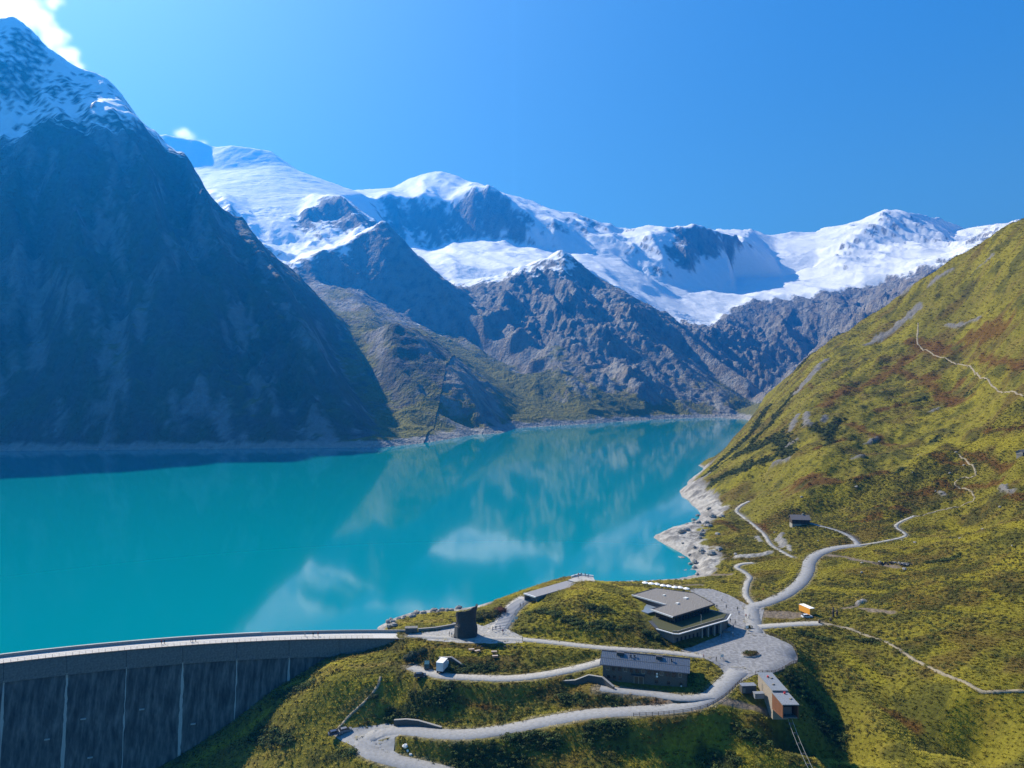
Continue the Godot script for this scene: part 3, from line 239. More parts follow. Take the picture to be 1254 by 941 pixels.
# Road centre lines: width, points
var roads := {
	"promenade": [3.6, [Vector3(-39.24, 5, -268.78), Vector3(-32.23, 5, -267.04), Vector3(-25.39, 5, -266.18), Vector3(-18.6, 5, -265.33), Vector3(-8.23, 5, -265.33), Vector3(2.74, 5, -264.48), Vector3(15.01, 5, -261.14), Vector3(31.22, 5, -256.28), Vector3(43.2, 5, -253.92), Vector3(54.77, 4.8, -252.13), Vector3(66.72, 4.5, -249.13)]],
	"stair_path": [7, [Vector3(-7.08, 5, -267.91), Vector3(-4.16, 5.8, -278.28), Vector3(-1.65, 7, -287.42), Vector3(1.7, 8.2, -295.25), Vector3(6.26, 9, -302.75)]],
	"track": [4.6, [Vector3(38.16, 4.6, -249.62), Vector3(30.7, 3.2, -247.33), Vector3(21.93, 2, -244.65), Vector3(10, 1, -241.6), Vector3(-1.38, 0.3, -240.61), Vector3(-13.07, 0, -242), Vector3(-23.22, 0, -243.36), Vector3(-30.73, 0, -247.51), Vector3(-35.79, 0, -251.08)]],
	"valley_road": [6.4, [Vector3(76.24, 3.6, -238.6), Vector3(68.89, 3, -229.63), Vector3(62.81, 2.2, -223.03), Vector3(56.08, 1.3, -218.77), Vector3(46.17, 0, -218.32), Vector3(32.36, -1.5, -219.94), Vector3(23.43, -3, -221.53), Vector3(12.76, -5, -221.99), Vector3(-1.27, -7.5, -221.36), Vector3(-12.72, -9, -221.31), Vector3(-22.59, -10, -223.34), Vector3(-31.9, -11, -227.49), Vector3(-39.31, -12, -229.54), Vector3(-45.04, -13, -227.83), Vector3(-46.68, -13.6, -224.36), Vector3(-43.04, -13.9, -218.99), Vector3(-35.14, -14.2, -215.28), Vector3(-22.84, -14.8, -211.38), Vector3(-8.77, -15.6, -206.3), Vector3(12.05, -17, -197.84)]],
	"lane": [4.2, [Vector3(28.65, 1.2, -230.75), Vector3(37.53, 1.2, -228.3), Vector3(44.99, 1.3, -226.27), Vector3(54.45, 1.7, -222.42), Vector3(62.81, 2.2, -223.03)]],
	"hill_road": [6, [Vector3(93.46, 4.5, -272.86), Vector3(98.13, 4.7, -289.39), Vector3(102.47, 5, -302.19), Vector3(110.69, 5.4, -307.67), Vector3(122.29, 6, -317.59), Vector3(134.82, 7, -332.28), Vector3(144.8, 8.2, -348), Vector3(152.21, 9.3, -362.8), Vector3(162, 10.6, -374.83), Vector3(174.68, 12, -381.85), Vector3(187.22, 13, -383.24)]],
	"hut_road": [3, [Vector3(187.22, 13, -383.24), Vector3(189.8, 14.5, -398.85), Vector3(185.88, 16, -409.41), Vector3(179.87, 17, -416.2), Vector3(176.61, 17.5, -420.97)]],
	"hill_path": [1.8, [Vector3(187.22, 13, -383.24), Vector3(200.17, 15.5, -381.9), Vector3(214.37, 17.5, -386.93), Vector3(216.04, 19.5, -399.06), Vector3(221.39, 21, -405.49), Vector3(232, 24, -409.41)]],
	"shore_path": [2.8, [Vector3(103.57, 5, -304.42), Vector3(105.74, 4.8, -321.65), Vector3(112.36, 5, -339.43), Vector3(116.52, 5.3, -348.37), Vector3(116.41, 5.6, -357.86), Vector3(115.14, 6, -364.28), Vector3(119.54, 6.2, -370.1), Vector3(125.95, 6.5, -371.44)]],
	"cliff_path": [2.4, [Vector3(147.31, 9, -372.56), Vector3(146.9, 8.8, -386.1), Vector3(146.8, 9, -402.9), Vector3(152.07, 9.2, -428.16), Vector3(155.09, 9.4, -454.31), Vector3(157.09, 9.8, -482.92), Vector3(158.81, 10.2, -502.42), Vector3(168.41, 11, -521.41), Vector3(177.44, 12.5, -530.49)]],
	"gravel_spur": [4.5, [Vector3(97.16, 4.6, -278.98), Vector3(105.67, 4.8, -280.28), Vector3(115.88, 5, -281.6), Vector3(122.3, 5.2, -281.49)]]}
var trails := {
	"hill_trail": [1.6, [Vector3(421.83, 162.26, -736.92), Vector3(402.9, 140.05, -703.86), Vector3(395.06, 129.53, -667.39), Vector3(393.21, 119.23, -631.17), Vector3(385.67, 111.32, -597.03), Vector3(359.87, 99.69, -537.95), Vector3(335.1, 91.72, -464.97)]],
	"zigzag_trail": [1.3, [Vector3(232, 24, -409.41), Vector3(242.76, 27.36, -403.82), Vector3(253.73, 31.07, -398.46), Vector3(258, 35.16, -395.87), Vector3(261.96, 36.95, -404.8), Vector3(265.05, 38.49, -413.26), Vector3(265.67, 40.07, -425.65), Vector3(272.35, 42.73, -427.69), Vector3(274.89, 45.65, -420.31), Vector3(281.46, 49.17, -435.71), Vector3(287.62, 51.45, -456.62)]],
	"valley_trail": [1.5, [Vector3(122.13, 5.17, -281.1), Vector3(128.58, 5.4, -277.58), Vector3(133.04, 5.53, -271.69), Vector3(136.84, 5.3, -262.8), Vector3(138, 5.29, -257.09), Vector3(139.31, 5, -246.35), Vector3(140.51, 5.3, -233.73), Vector3(142.53, 5.8, -225.46), Vector3(145.29, 6.6, -217.56), Vector3(154.89, 6.75, -214.91)]],
	"dam_trail": [0.9, [Vector3(-45.73, -1.54, -247.11), Vector3(-46.28, -3.63, -244.01), Vector3(-48.92, -6.28, -240.48), Vector3(-53.62, -10.1, -236.8), Vector3(-57.32, -12.65, -231.96)]]}
var plaza_outline := [Vector3(65.82, 4.4, -247.9), Vector3(70.5, 4, -242.44), Vector3(71.08, 3.4, -232.48), Vector3(73.55, 3.3, -230.18), Vector3(80.81, 3.6, -235.92), Vector3(87.03, 3.8, -238.11), Vector3(93.45, 3.9, -242.69), Vector3(99.29, 4, -248.94), Vector3(102.49, 4.1, -254.76), Vector3(103.17, 4.2, -261.68), Vector3(100.45, 4.3, -266.43), Vector3(97, 4.4, -271.36), Vector3(97.48, 4.6, -278.98), Vector3(102.73, 4.8, -291.12), Vector3(108.24, 5.2, -303.78), Vector3(101.04, 5.1, -305.22), Vector3(99.74, 5.1, -312.15), Vector3(97.76, 5, -319.73), Vector3(92.73, 5, -329.28), Vector3(83.64, 5.2, -329.25), Vector3(80.09, 5.2, -324.07), Vector3(84.96, 5.1, -314.53), Vector3(86.58, 4.9, -302.51), Vector3(86.36, 4.8, -290.1), Vector3(85.21, 4.7, -278.69), Vector3(78.07, 4.5, -268.45), Vector3(66.04, 4.5, -257.63), Vector3(60.19, 4.6, -254.21)]
var forecourt_outline := [Vector3(-37.63, 5, -270.54), Vector3(-30.46, 5, -273.22), Vector3(-25.23, 5, -277.82), Vector3(-23.06, 5, -282.56), Vector3(-16.21, 5.2, -281.97), Vector3(-11.15, 5.2, -277.23), Vector3(-7.42, 5.6, -280.78), Vector3(-2.91, 5.9, -280.85), Vector3(-2.21, 5.3, -274.17), Vector3(3.99, 5, -267.04), Vector3(3.89, 4.9, -260.59), Vector3(-8.07, 4.8, -260.04), Vector3(-20.09, 4.8, -260.86), Vector3(-32.39, 4.8, -263.35)]
var hairpin_outline := [Vector3(-58.01, -13.5, -230.44), Vector3(-50.09, -12.9, -233.03), Vector3(-40.97, -12, -234.51), Vector3(-33.66, -11.2, -230.62), Vector3(-34.08, -12, -226.34), Vector3(-36.9, -12.9, -224.51), Vector3(-36.74, -13.4, -220.46), Vector3(-32.39, -14, -216.79), Vector3(-34.72, -14.3, -212.71), Vector3(-42.71, -14.1, -216.03), Vector3(-50.55, -13.8, -223.24)]
# Ground cover strokes: kind, half width, x z pairs
var cover := [
[0,4.8,[299.2,-747.9,319.9,-756.3,349.7,-790.2]],
[0,6.6,[385,-770,405.5,-770.2,427.1,-769.4,441.2,-775.4]],
[0,3.6,[464.5,-790.8,480.8,-773.2]],
[0,2.5,[237.9,-606.9,256.3,-638.9]],
[0,3.1,[259.6,-627.3,244.3,-585.6]],
[0,2.4,[255.6,-586.7,261.9,-594.8]],
[0,3,[308.1,-884.7,320.3,-876.3]],
[0,1.9,[202.1,-553.1,210.9,-543]],
[0,2.3,[155.9,-413.5,150.8,-396.3]],
[0,1.5,[153.7,-394.6,151.8,-387.3]],
[0,1.9,[146.2,-423.9,143.7,-411.1]],
[0,2.7,[122.6,-383.6,133.8,-384.3,139.9,-388.9]],
[0,2.8,[454.5,-827.3,458.9,-818.2]],
[0,1.5,[260.8,-524,272.7,-529.6]],
[0,1.6,[431.1,-703.7,430.9,-654.2]],
[0,1.5,[144.9,-297.9,149.1,-299.6]],
[0,2.1,[479.7,-728.4,486.6,-720]],
[0,1.5,[329.3,-558.5,337.3,-561]],
[0,1.5,[264.5,-384.8,260.4,-369.6]],
[0,1.7,[224,-576.6,228.9,-572.2]],
[0,1.5,[236.9,-493.2,248.2,-498.7]],
[0,1.5,[255.3,-424.7,254.6,-417.2]],
[1,9.2,[278.5,-632.6,334.3,-671.8,381.7,-687.6]],
[1,7.8,[403.1,-711.3,400,-652.9]],
[1,8.5,[418,-645.9,408.1,-593.8]],
[1,3.1,[228.3,-532.6,251.1,-535.4]],
[1,3.8,[227.2,-467.3,247.8,-470.7]],
[1,5.5,[240.5,-435,251.6,-430.8]],
[1,3.8,[218.1,-470.9,197,-478.7]],
[1,3.3,[261,-434.2,269.5,-392]],
[1,2.4,[201,-423.4,216.6,-417.8]],
[1,2.2,[215.3,-482.8,188.6,-492.8]],
[1,2.5,[257.6,-368.6,256.3,-355.6]],
[1,3.1,[274.9,-466.2,283.3,-441.7]],
[1,3.1,[312,-465.5,310.2,-430.4]],
[1,3.4,[301.8,-586.2,324.2,-584]],
[1,3.1,[156.1,-463.6,157.7,-431.5]],
[1,2.7,[139.1,-478.2,139.8,-445.6]],
[1,4,[358.5,-585.2,374.3,-588.8]],
[1,3.4,[302,-755,303.3,-707.4]],
[1,5.4,[361.1,-624.6,346.4,-545]],
[1,4.4,[269.3,-567.3,276.1,-518.9]],
[1,5.2,[362,-680.3,371.9,-618.6]],
[1,3.4,[193.2,-504.7,207.6,-484.2]],
[1,3.4,[291.5,-458.6,279.4,-396.5]],
[1,2.9,[220.3,-432.6,230.4,-415.1]],
[1,3.8,[392.8,-596.4,362,-505.6]],
[1,1.8,[118,-231.6,125.1,-220.8]],
[1,1.5,[-18.1,-234.8,-4.5,-229.9]],
[1,1.5,[41.7,-222.7,51.6,-220.9]],
[2,9,[174.3,-619.1,190.3,-606.6,199.8,-573.8]],
[2,5.8,[191.3,-708.2,209.4,-720,230.3,-720.8]],
[2,5.3,[226.4,-708.6,255.9,-747.1,301.1,-836.8]],
[2,3.3,[246.1,-598,243.1,-552.3,266.2,-586.4]],
[2,3.9,[198.5,-570,212.2,-562.9]],
[2,5.9,[187.4,-665.6,206,-656.6,221.1,-614.7]],
[2,4.7,[230.2,-624,214.2,-546.5]],
[2,3.7,[220,-653.3,268.2,-722.5,298.3,-756.6]],
[2,3,[332.2,-868,383.5,-894.4]],
[2,3.2,[234.9,-530.8,267.3,-585.8]],
[2,1.6,[250,-464.7,258.5,-470.4]],
[2,2,[292.6,-496.3,300.3,-499.6]],
[2,2.7,[331.9,-585.8,342.2,-589.5]],
[2,1.9,[357,-561.7,353.5,-546.3]],
[2,3.2,[92,-240.4,97.3,-236.4,101.5,-227.5]],
[2,1.8,[-40.7,-237.6,-26.1,-234.3,-21,-236.9]],
[2,1.5,[-19.2,-248.8,-7.7,-247.4]],
[2,1.7,[-6.8,-219,13,-213.8]],
[2,2,[22.9,-214.1,32.7,-213.7]],
[2,2,[-16.6,-215.5,3.2,-211.3]],
[2,1.5,[49.5,-264.1,55.5,-261.1]],
[2,1.6,[19.8,-273.5,28.6,-267.2]],
[2,1.5,[31.8,-268.3,43.7,-265.9]],
[2,1.6,[29.9,-280,39,-275.9]],
[2,1.7,[66.6,-212.1,72.8,-208.9]],
[2,1.5,[7.5,-283.9,16.9,-278.1]],
[2,1.5,[127.9,-269.4,133.8,-262.8]],
[2,1.7,[-88.7,-243.5,-74.9,-235.3]],
[2,1.5,[-84.3,-255.4,-72.7,-250.9]],
[2,1.6,[29.4,-226.7,34.4,-225.1]],
[2,1.5,[196.1,-332.6,209.5,-332.6]],
[2,1.5,[16.8,-232.5,23.1,-228.8]],
[2,1.5,[-58.6,-224.7,-47.1,-219.1]],
[2,1.5,[111,-273.7,118.4,-269]],
[2,1.7,[55.8,-208.5,63.9,-203.6]],
[2,1.5,[-34.9,-239,-23.4,-234]],
[3,2.3,[121.4,-258.9,125.3,-240.7]],
[3,1.9,[168.7,-275.3,181.1,-261.3]],
[3,1.7,[46.4,-209.2,56.5,-210.9,61.2,-210.4]],
[3,2.1,[3.9,-259.5,21.6,-257.6]],
[3,1.5,[4,-268.1,27.9,-260.7]],
[3,5.7,[353.8,-710.9,303.3,-707.4]],
[3,1.7,[-55.5,-245.1,-41.7,-246.6]],
[3,4.5,[211.4,-569.4,230.6,-552.8]],
[3,2,[125.7,-333.4,139.8,-349.6]],
[3,2.5,[211.4,-388.8,222.3,-337.6]],
[3,1.8,[-25.5,-254.9,-2,-254.4]],
[3,2.2,[135.3,-324.2,160.2,-307.6]],
[3,7.8,[377.8,-759.1,418.9,-739.3]],
[3,4.3,[297.6,-504.7,297.7,-422.5]],
[3,2.9,[239.1,-390.3,231.5,-323.3]],
[3,2,[-112.2,-246,-84.9,-248.7]],
[3,1.5,[-65.6,-257,-55,-255.8]],
[3,1.5,[30.1,-221.9,36.4,-221.3]],
[4,2,[165.1,-370.1,175.2,-352,182.6,-335.8]],
[4,3.4,[106.4,-293.7,118,-292.5]],
[4,1.7,[90.8,-371,109.4,-355]],
[4,1.5,[-33.5,-249.2,-27.4,-245.5]],
[4,2,[143.3,-291.4,149.8,-281.6]],
[4,1.5,[55.2,-335.9,89.6,-334.7]],
[4,1.5,[63.8,-219.2,77.8,-219.7]],
[4,1.5,[138,-294.2,144.9,-297.9]],
[5,1.7,[130.7,-296.9,152.2,-305.8]],
[5,1.6,[60.1,-341.8,91.7,-342.4]],
[5,2.1,[221.9,-383.8,240.9,-347.6]],
[5,1.5,[-48.4,-286.5,-28.5,-285.2]],
[5,1.5,[-57.6,-254.3,-42.8,-253.3]],
[5,1.5,[-56.7,-238.3,-46.6,-242.8]],
[5,2.5,[120.3,-430.8,139.8,-445.6]]]

const SEA := 0.0
var taken := {}
var survey_triangles: PackedInt32Array
var ridge_noise := FastNoiseLite.new()
var hill_noise := FastNoiseLite.new()
var fine_noise := FastNoiseLite.new()
var patch_noise := FastNoiseLite.new()
var ground_patches := []


func _ready() -> void:
	# ---- camera, sky, sun, exposure
	var cam := Camera3D.new()
	cam.name = "camera"
	cam.fov = 56.81
	cam.near = 1.0
	cam.far = 30000.0
	add_child(cam)
	cam.position = Vector3(0, 100, 0)
	var elev := deg_to_rad(39.0)
	var sun_side := deg_to_rad(49.0)  # left of the view, beyond the mountains
	var from_sun := Vector3(sin(sun_side) * cos(elev), -sin(elev), cos(sun_side) * cos(elev))
	var sky_mat := PanoramaSkyMaterial.new()
	sky_mat.panorama = sky_picture(-from_sun)
	var sky := Sky.new()
	sky.sky_material = sky_mat
	var env := Environment.new()
	env.background_mode = Environment.BG_SKY
	env.sky = sky
	env.tonemap_mode = Environment.TONE_MAPPER_LINEAR
	env.tonemap_exposure = 2.15
	env.sdfgi_enabled = true
	env.ssao_enabled = true
	env.ssil_enabled = true
	# thin blue mountain air, brighter towards the sun
	env.volumetric_fog_enabled = true
	env.volumetric_fog_density = 0.000125
	env.volumetric_fog_albedo = Color(0.05, 0.55, 1.0)
	env.volumetric_fog_anisotropy = 0.45
	var we := WorldEnvironment.new()
	we.name = "environment"
	we.environment = env
	add_child(we)
	var sun := DirectionalLight3D.new()
	sun.name = "sun"
	sun.light_energy = 1.6
	sun.light_color = Color(1.0, 0.95, 0.86)
	sun.light_angular_distance = 0.5
	sun.shadow_enabled = true
	add_child(sun)
	sun.look_at_from_position(Vector3.ZERO, from_sun, Vector3.UP)

	# ---- terrain
	setup_noise()
	var pts := PackedVector2Array()
	for i in survey.size() / 6:
		pts.append(Vector2(survey[i * 6], survey[i * 6 + 1]))
	survey_triangles = Geometry2D.triangulate_delaunay(pts)
	build_terrain()
	build_lake()
	build_roads()
	build_dam()
	build_guest_house()
	build_restaurant()
	build_lift_station()
	build_ramp()
	build_monument()
	build_huts()
	build_small_things()
	place_walkers()
	build_people()
	build_plants()


func sky_picture(to_sun: Vector3) -> Texture2D:
	# clear mountain air: deep blue overhead, paler low down and round the sun; two small clouds over the left peaks
	var w := 256
	var h := 128
	var im := Image.create(w, h, false, Image.FORMAT_RGBF)
	for r in h:
		var up := (0.5 - (r + 0.5) / h) * PI
		for c in w:
			var around := ((c + 0.5) / w) * TAU - PI * 0.5
			var d := Vector3(cos(around) * cos(up), sin(up), sin(around) * cos(up))
			var f := exp(-maxf(0.0, rad_to_deg(up)) / 8.6)
			var col := Vector3(0.0, 0.16, 0.53).lerp(Vector3(0.50, 1.14, 0.98), f)
			var g := exp(-rad_to_deg(to_sun.angle_to(d)) / 18.0)
			col += Vector3(1.05, 1.3, 0.85) * g
			if up < 0.0:
				col = col.lerp(Vector3(0.09, 0.13, 0.12), clampf(-up * 5.0, 0, 1))
			col *= 0.56
			im.set_pixel(c, r, Color(col.x, col.y, col.z))
	im.resize(2048, 1024, Image.INTERPOLATE_CUBIC)
	var n := FastNoiseLite.new()
	n.seed = 4
	n.frequency = 1.0
	n.fractal_octaves = 5
	n.domain_warp_enabled = true
	n.domain_warp_amplitude = 0.05
	n.domain_warp_frequency = 8.0
	# clouds as soft lobes: azimuth and height in degrees, size, strength
	var lobes := [[-35.2, 23.8, 1.7, 1.0], [-33.9, 23.0, 1.2, 1.0], [-32.9, 22.3, 0.85, 0.95], [-32.1, 21.5, 0.65, 0.85], [-31.5, 20.8, 0.45, 0.75], [-32.9, 24.3, 0.6, 0.7], [-38.0, 25.0, 3.0, 1.0], [-42.0, 26.0, 3.5, 0.8], [-24.7, 17.7, 0.6, 0.85], [-23.6, 17.2, 0.4, 0.6], [-22.2, 16.9, 0.4, 0.5], [-20.6, 16.7, 0.3, 0.4]]
	for r in range(320, 470):
		var up := 90.0 - (r + 0.5) / 1024.0 * 180.0
		for c in range(1720, 1960):
			var az := (c + 0.5) / 2048.0 * 360.0 - 360.0
			var a := 0.0
			for l in lobes:
				var dx: float = (az - l[0]) * 0.92
				var dy: float = (up - l[1]) * 1.25
				var d := sqrt(dx * dx + dy * dy) / float(l[2])
				a = maxf(a, float(l[3]) * clampf(1.45 - d, 0, 1))
			if a <= 0.0:
				continue
			a = smoothstep(0.25, 0.85, a + 0.55 * n.get_noise_2d(az * 0.55, up * 0.75) + 0.2 * n.get_noise_2d(az * 2.0, up * 2.4))
			im.set_pixel(c, r, im.get_pixel(c, r).lerp(Color(0.85, 0.88, 0.92), a))
	return ImageTexture.create_from_image(im)


func setup_noise() -> void:
	ridge_noise.seed = 11
	ridge_noise.noise_type = FastNoiseLite.TYPE_SIMPLEX_SMOOTH
	ridge_noise.frequency = 1.0 / 300.0
	ridge_noise.fractal_type = FastNoiseLite.FRACTAL_RIDGED
	ridge_noise.fractal_octaves = 6
	ridge_noise.fractal_gain = 0.44
	ridge_noise.domain_warp_enabled = true
	ridge_noise.domain_warp_amplitude = 40.0
	ridge_noise.domain_warp_frequency = 1.0 / 160.0
	hill_noise.seed = 5
	hill_noise.noise_type = FastNoiseLite.TYPE_SIMPLEX_SMOOTH
	hill_noise.frequency = 1.0 / 34.0
	hill_noise.fractal_octaves = 5
	hill_noise.fractal_gain = 0.55
	fine_noise.seed = 23
	fine_noise.noise_type = FastNoiseLite.TYPE_SIMPLEX_SMOOTH
	fine_noise.frequency = 1.0 / 12.0
	fine_noise.fractal_octaves = 4
	fine_noise.fractal_gain = 0.6
	patch_noise.seed = 31
	patch_noise.noise_type = FastNoiseLite.TYPE_SIMPLEX_SMOOTH
	patch_noise.frequency = 1.0 / 90.0
	patch_noise.fractal_octaves = 4


# A square grid over part of the valley, filled from the survey triangles.
func new_patch(x0: float, x1: float, d0: float, d1: float, cell: float) -> Dictionary:
	var nx := int((x1 - x0) / cell) + 1
	var nz := int((d1 - d0) / cell) + 1
	var n := nx * nz
	var H := PackedFloat32Array(); H.resize(n); H.fill(-60.0)
	var S := PackedFloat32Array(); S.resize(n)
	var T := PackedFloat32Array(); T.resize(n)
	var A := PackedFloat32Array(); A.resize(n)
	var z0 := -d1
	for t in survey_triangles.size() / 3:
		var i := survey_triangles[t * 3] * 6
		var j := survey_triangles[t * 3 + 1] * 6
		var k := survey_triangles[t * 3 + 2] * 6
		var ax := (survey[i] - x0) / cell; var az := (survey[i + 1] - z0) / cell
		var bx := (survey[j] - x0) / cell; var bz := (survey[j + 1] - z0) / cell
		var cx := (survey[k] - x0) / cell; var cz := (survey[k + 1] - z0) / cell
		var r0 := maxi(0, ceili(minf(az, minf(bz, cz))))
		var r1 := mini(nz - 1, floori(maxf(az, maxf(bz, cz))))
		if r0 > r1 or maxf(ax, maxf(bx, cx)) < 0 or minf(ax, minf(bx, cx)) > nx - 1:
			continue
		var det := (bx - ax) * (cz - az) - (bz - az) * (cx - ax)
		if absf(det) < 1e-9:
			continue
		var gx := [0.0, 0.0, 0.0, 0.0]
		var gz := [0.0, 0.0, 0.0, 0.0]
		for q in 4:
			var u := survey[j + 2 + q] - survey[i + 2 + q]
			var v := survey[k + 2 + q] - survey[i + 2 + q]
			gx[q] = (u * (cz - az) - v * (bz - az)) / det
			gz[q] = (v * (bx - ax) - u * (cx - ax)) / det
		var g0: float = gx[0]; var g1: float = gx[1]; var g2: float = gx[2]; var g3: float = gx[3]
		var h0 := survey[i + 2]; var h1 := survey[i + 3]; var h2 := survey[i + 4]; var h3 := survey[i + 5]
		for r in range(r0, r1 + 1):
			var lo := 1e9
			var hi := -1e9
			if (az <= r) != (bz <= r):
				var x := ax + (bx - ax) * (r - az) / (bz - az)
				lo = minf(lo, x); hi = maxf(hi, x)
			if (bz <= r) != (cz <= r):
				var x := bx + (cx - bx) * (r - bz) / (cz - bz)
				lo = minf(lo, x); hi = maxf(hi, x)
			if (cz <= r) != (az <= r):
				var x := cx + (ax - cx) * (r - cz) / (az - cz)
				lo = minf(lo, x); hi = maxf(hi, x)
			var c0 := maxi(0, ceili(lo - 1e-4))
			var c1 := mini(nx - 1, floori(hi + 1e-4))
			var dz := r - az
			for c in range(c0, c1 + 1):
				var dx := c - ax
				var at := r * nx + c
				H[at] = h0 + g0 * dx + gz[0] * dz
				S[at] = h1 + g1 * dx + gz[1] * dz
				T[at] = h2 + g2 * dx + gz[2] * dz
				A[at] = h3 + g3 * dx + gz[3] * dz
	return {"x0": x0, "z0": z0, "nx": nx, "nz": nz, "cell": cell, "h": H, "snow": S, "turf": T, "amp": A, "x1": x0 + (nx - 1) * cell, "z1": z0 + (nz - 1) * cell}


func blur(a: PackedFloat32Array, nx: int, nz: int, radius: int) -> PackedFloat32Array:
	var b := a.duplicate()
	var n := 2.0 * radius + 1.0
	for r in nz:
		var row := r * nx
		var sum := 0.0
		for c in range(-radius, radius + 1):
			sum += a[row + clampi(c, 0, nx - 1)]
		for c in nx:
			b[row + c] = sum / n
			sum += a[row + mini(c + radius + 1, nx - 1)] - a[row + maxi(c - radius, 0)]
	var o := a.duplicate()
	for c in nx:
		var sum := 0.0
		for r in range(-radius, radius + 1):
			sum += b[clampi(r, 0, nz - 1) * nx + c]
		for r in nz:
			o[r * nx + c] = sum / n
			sum += b[mini(r + radius + 1, nz - 1) * nx + c] - b[maxi(r - radius, 0) * nx + c]
	return o


func relief(p: Dictionary) -> void:
	var H: PackedFloat32Array = p.h
	var A: PackedFloat32Array = p.amp
	var S: PackedFloat32Array = p.snow
	var T: PackedFloat32Array = p.turf
	var nx: int = p.nx
	var cell: float = p.cell
	for r in p.nz:
		var z: float = p.z0 + r * cell
		for c in nx:
			var at: int = r * nx + c
			var a := A[at]
			var x: float = p.x0 + c * cell
			if a > 4.0:
				# gullies run down the valley side, towards the lake
				var u := x * 0.87 + z * -0.5
				var v := x * 0.5 + z * 0.87
				H[at] += a * 2.8 * (ridge_noise.get_noise_2d(u, v * 0.42) - 0.1)
				H[at] += (0.5 * a + 1.0) * (1.0 - 0.75 * clampf(S[at], 0, 1)) * hill_noise.get_noise_2d(x, z)
			else:
				H[at] += a * (hill_noise.get_noise_2d(x, z) + 0.35 * fine_noise.get_noise_2d(x, z) + 1.1 * patch_noise.get_noise_2d(x, z))
				if a > 1.2:
					# creases run down the slope, knobs where the rock is bare
					var u := x * 0.6 + z * 0.8
					var v := x * -0.8 + z * 0.6
					H[at] += a * 0.75 * ridge_noise.get_noise_2d(u * 2.4, v * 0.8)
					if T[at] < 0.4:
						H[at] += (1.0 - T[at] * 2.5) * 1.3 * ridge_noise.get_noise_2d(u * 5.0, v * 9.0)
	p.h = H


func flat_outline(q: Array) -> PackedVector2Array:
	var out := PackedVector2Array()
	for v in q:
		out.append(Vector2(v.x, v.z))
	return out


func in_any(x: float, z: float, polys: Array) -> bool:
	if z > -200.0 or z < -330.0 or x < -70.0 or x > 110.0:
		return false
	for q in polys:
		if Geometry2D.is_point_in_polygon(Vector2(x, z), q):
			return true
	return false


func height_at(p: Dictionary, x: float, z: float) -> float:
	var fx: float = clampf((x - p.x0) / p.cell, 0, p.nx - 1.001)
	var fz: float = clampf((z - p.z0) / p.cell, 0, p.nz - 1.001)
	var i := int(fx)
	var j := int(fz)
	var u := fx - i
	var v := fz - j
	var at: int = j * p.nx + i
	var h: PackedFloat32Array = p.h
	# the two triangles of a cell: (00,10,01) and (10,11,01)
	if u + v <= 1.0:
		return h[at] + u * (h[at + 1] - h[at]) + v * (h[at + p.nx] - h[at])
	var d := h[at + p.nx + 1]
	return d + (1.0 - u) * (h[at + p.nx] - d) + (1.0 - v) * (h[at + 1] - d)


func ground_height(x: float, z: float) -> float:
	for p in ground_patches:
		if x >= p.x0 and x <= p.x1 and z >= p.z0 and z <= p.z1:
			return height_at(p, x, z)
	return 0.0


func paint_cover(p: Dictionary) -> void:
	var n: int = p.nx * p.nz
	var kinds := []
	for k in 6:
		var a := PackedFloat32Array()
		a.resize(n)
		kinds.append(a)
	for s in cover:
		var q: Array = s[2]
		var w: float = s[1]
		var a: PackedFloat32Array = kinds[s[0]]
		var m := q.size() / 2
		for i in maxi(1, m - 1):
			var ax: float = q[i * 2]; var az: float = q[i * 2 + 1]
			var j := mini(i + 1, m - 1)
			var bx: float = q[j * 2]; var bz: float = q[j * 2 + 1]
			var reach := w * 2.0
			var c0 := maxi(0, int((minf(ax, bx) - reach - p.x0) / p.cell))
			var c1 := mini(p.nx - 1, int((maxf(ax, bx) + reach - p.x0) / p.cell) + 1)
			var r0 := maxi(0, int((minf(az, bz) - reach - p.z0) / p.cell))
			var r1 := mini(p.nz - 1, int((maxf(az, bz) + reach - p.z0) / p.cell) + 1)
			var L := maxf(0.01, (bx - ax) * (bx - ax) + (bz - az) * (bz - az))
			for r in range(r0, r1 + 1):
				var z: float = p.z0 + r * p.cell
				for c in range(c0, c1 + 1):
					var x: float = p.x0 + c * p.cell
					x += w * 1.1 * hill_noise.get_noise_2d(x * 1.6 + 70.0, z * 1.6)
					var zz := z + w * 1.1 * hill_noise.get_noise_2d(x * 1.6, z * 1.6 + 50.0)
					var t := clampf(((x - ax) * (bx - ax) + (zz - az) * (bz - az)) / L, 0, 1)
					var d := Vector2(x - ax - t * (bx - ax), zz - az - t * (bz - az)).length() / w
					if d < 2.0:
						var at: int = r * p.nx + c
						a[at] = maxf(a[at], 1.0 - d * 0.5)
		kinds[s[0]] = a
	p.cover = kinds
	# outcrops stand out of the turf
	var H: PackedFloat32Array = p.h
	var K: PackedFloat32Array = kinds[0]
	for at in n:
		if K[at] > 0.35:
			var x: float = p.x0 + (at % int(p.nx)) * p.cell
			var z: float = p.z0 + (at / int(p.nx)) * p.cell
			H[at] += (K[at] - 0.35) * (1.3 + 2.2 * ridge_noise.get_noise_2d(x * 7.0, z * 7.0))
	p.h = H


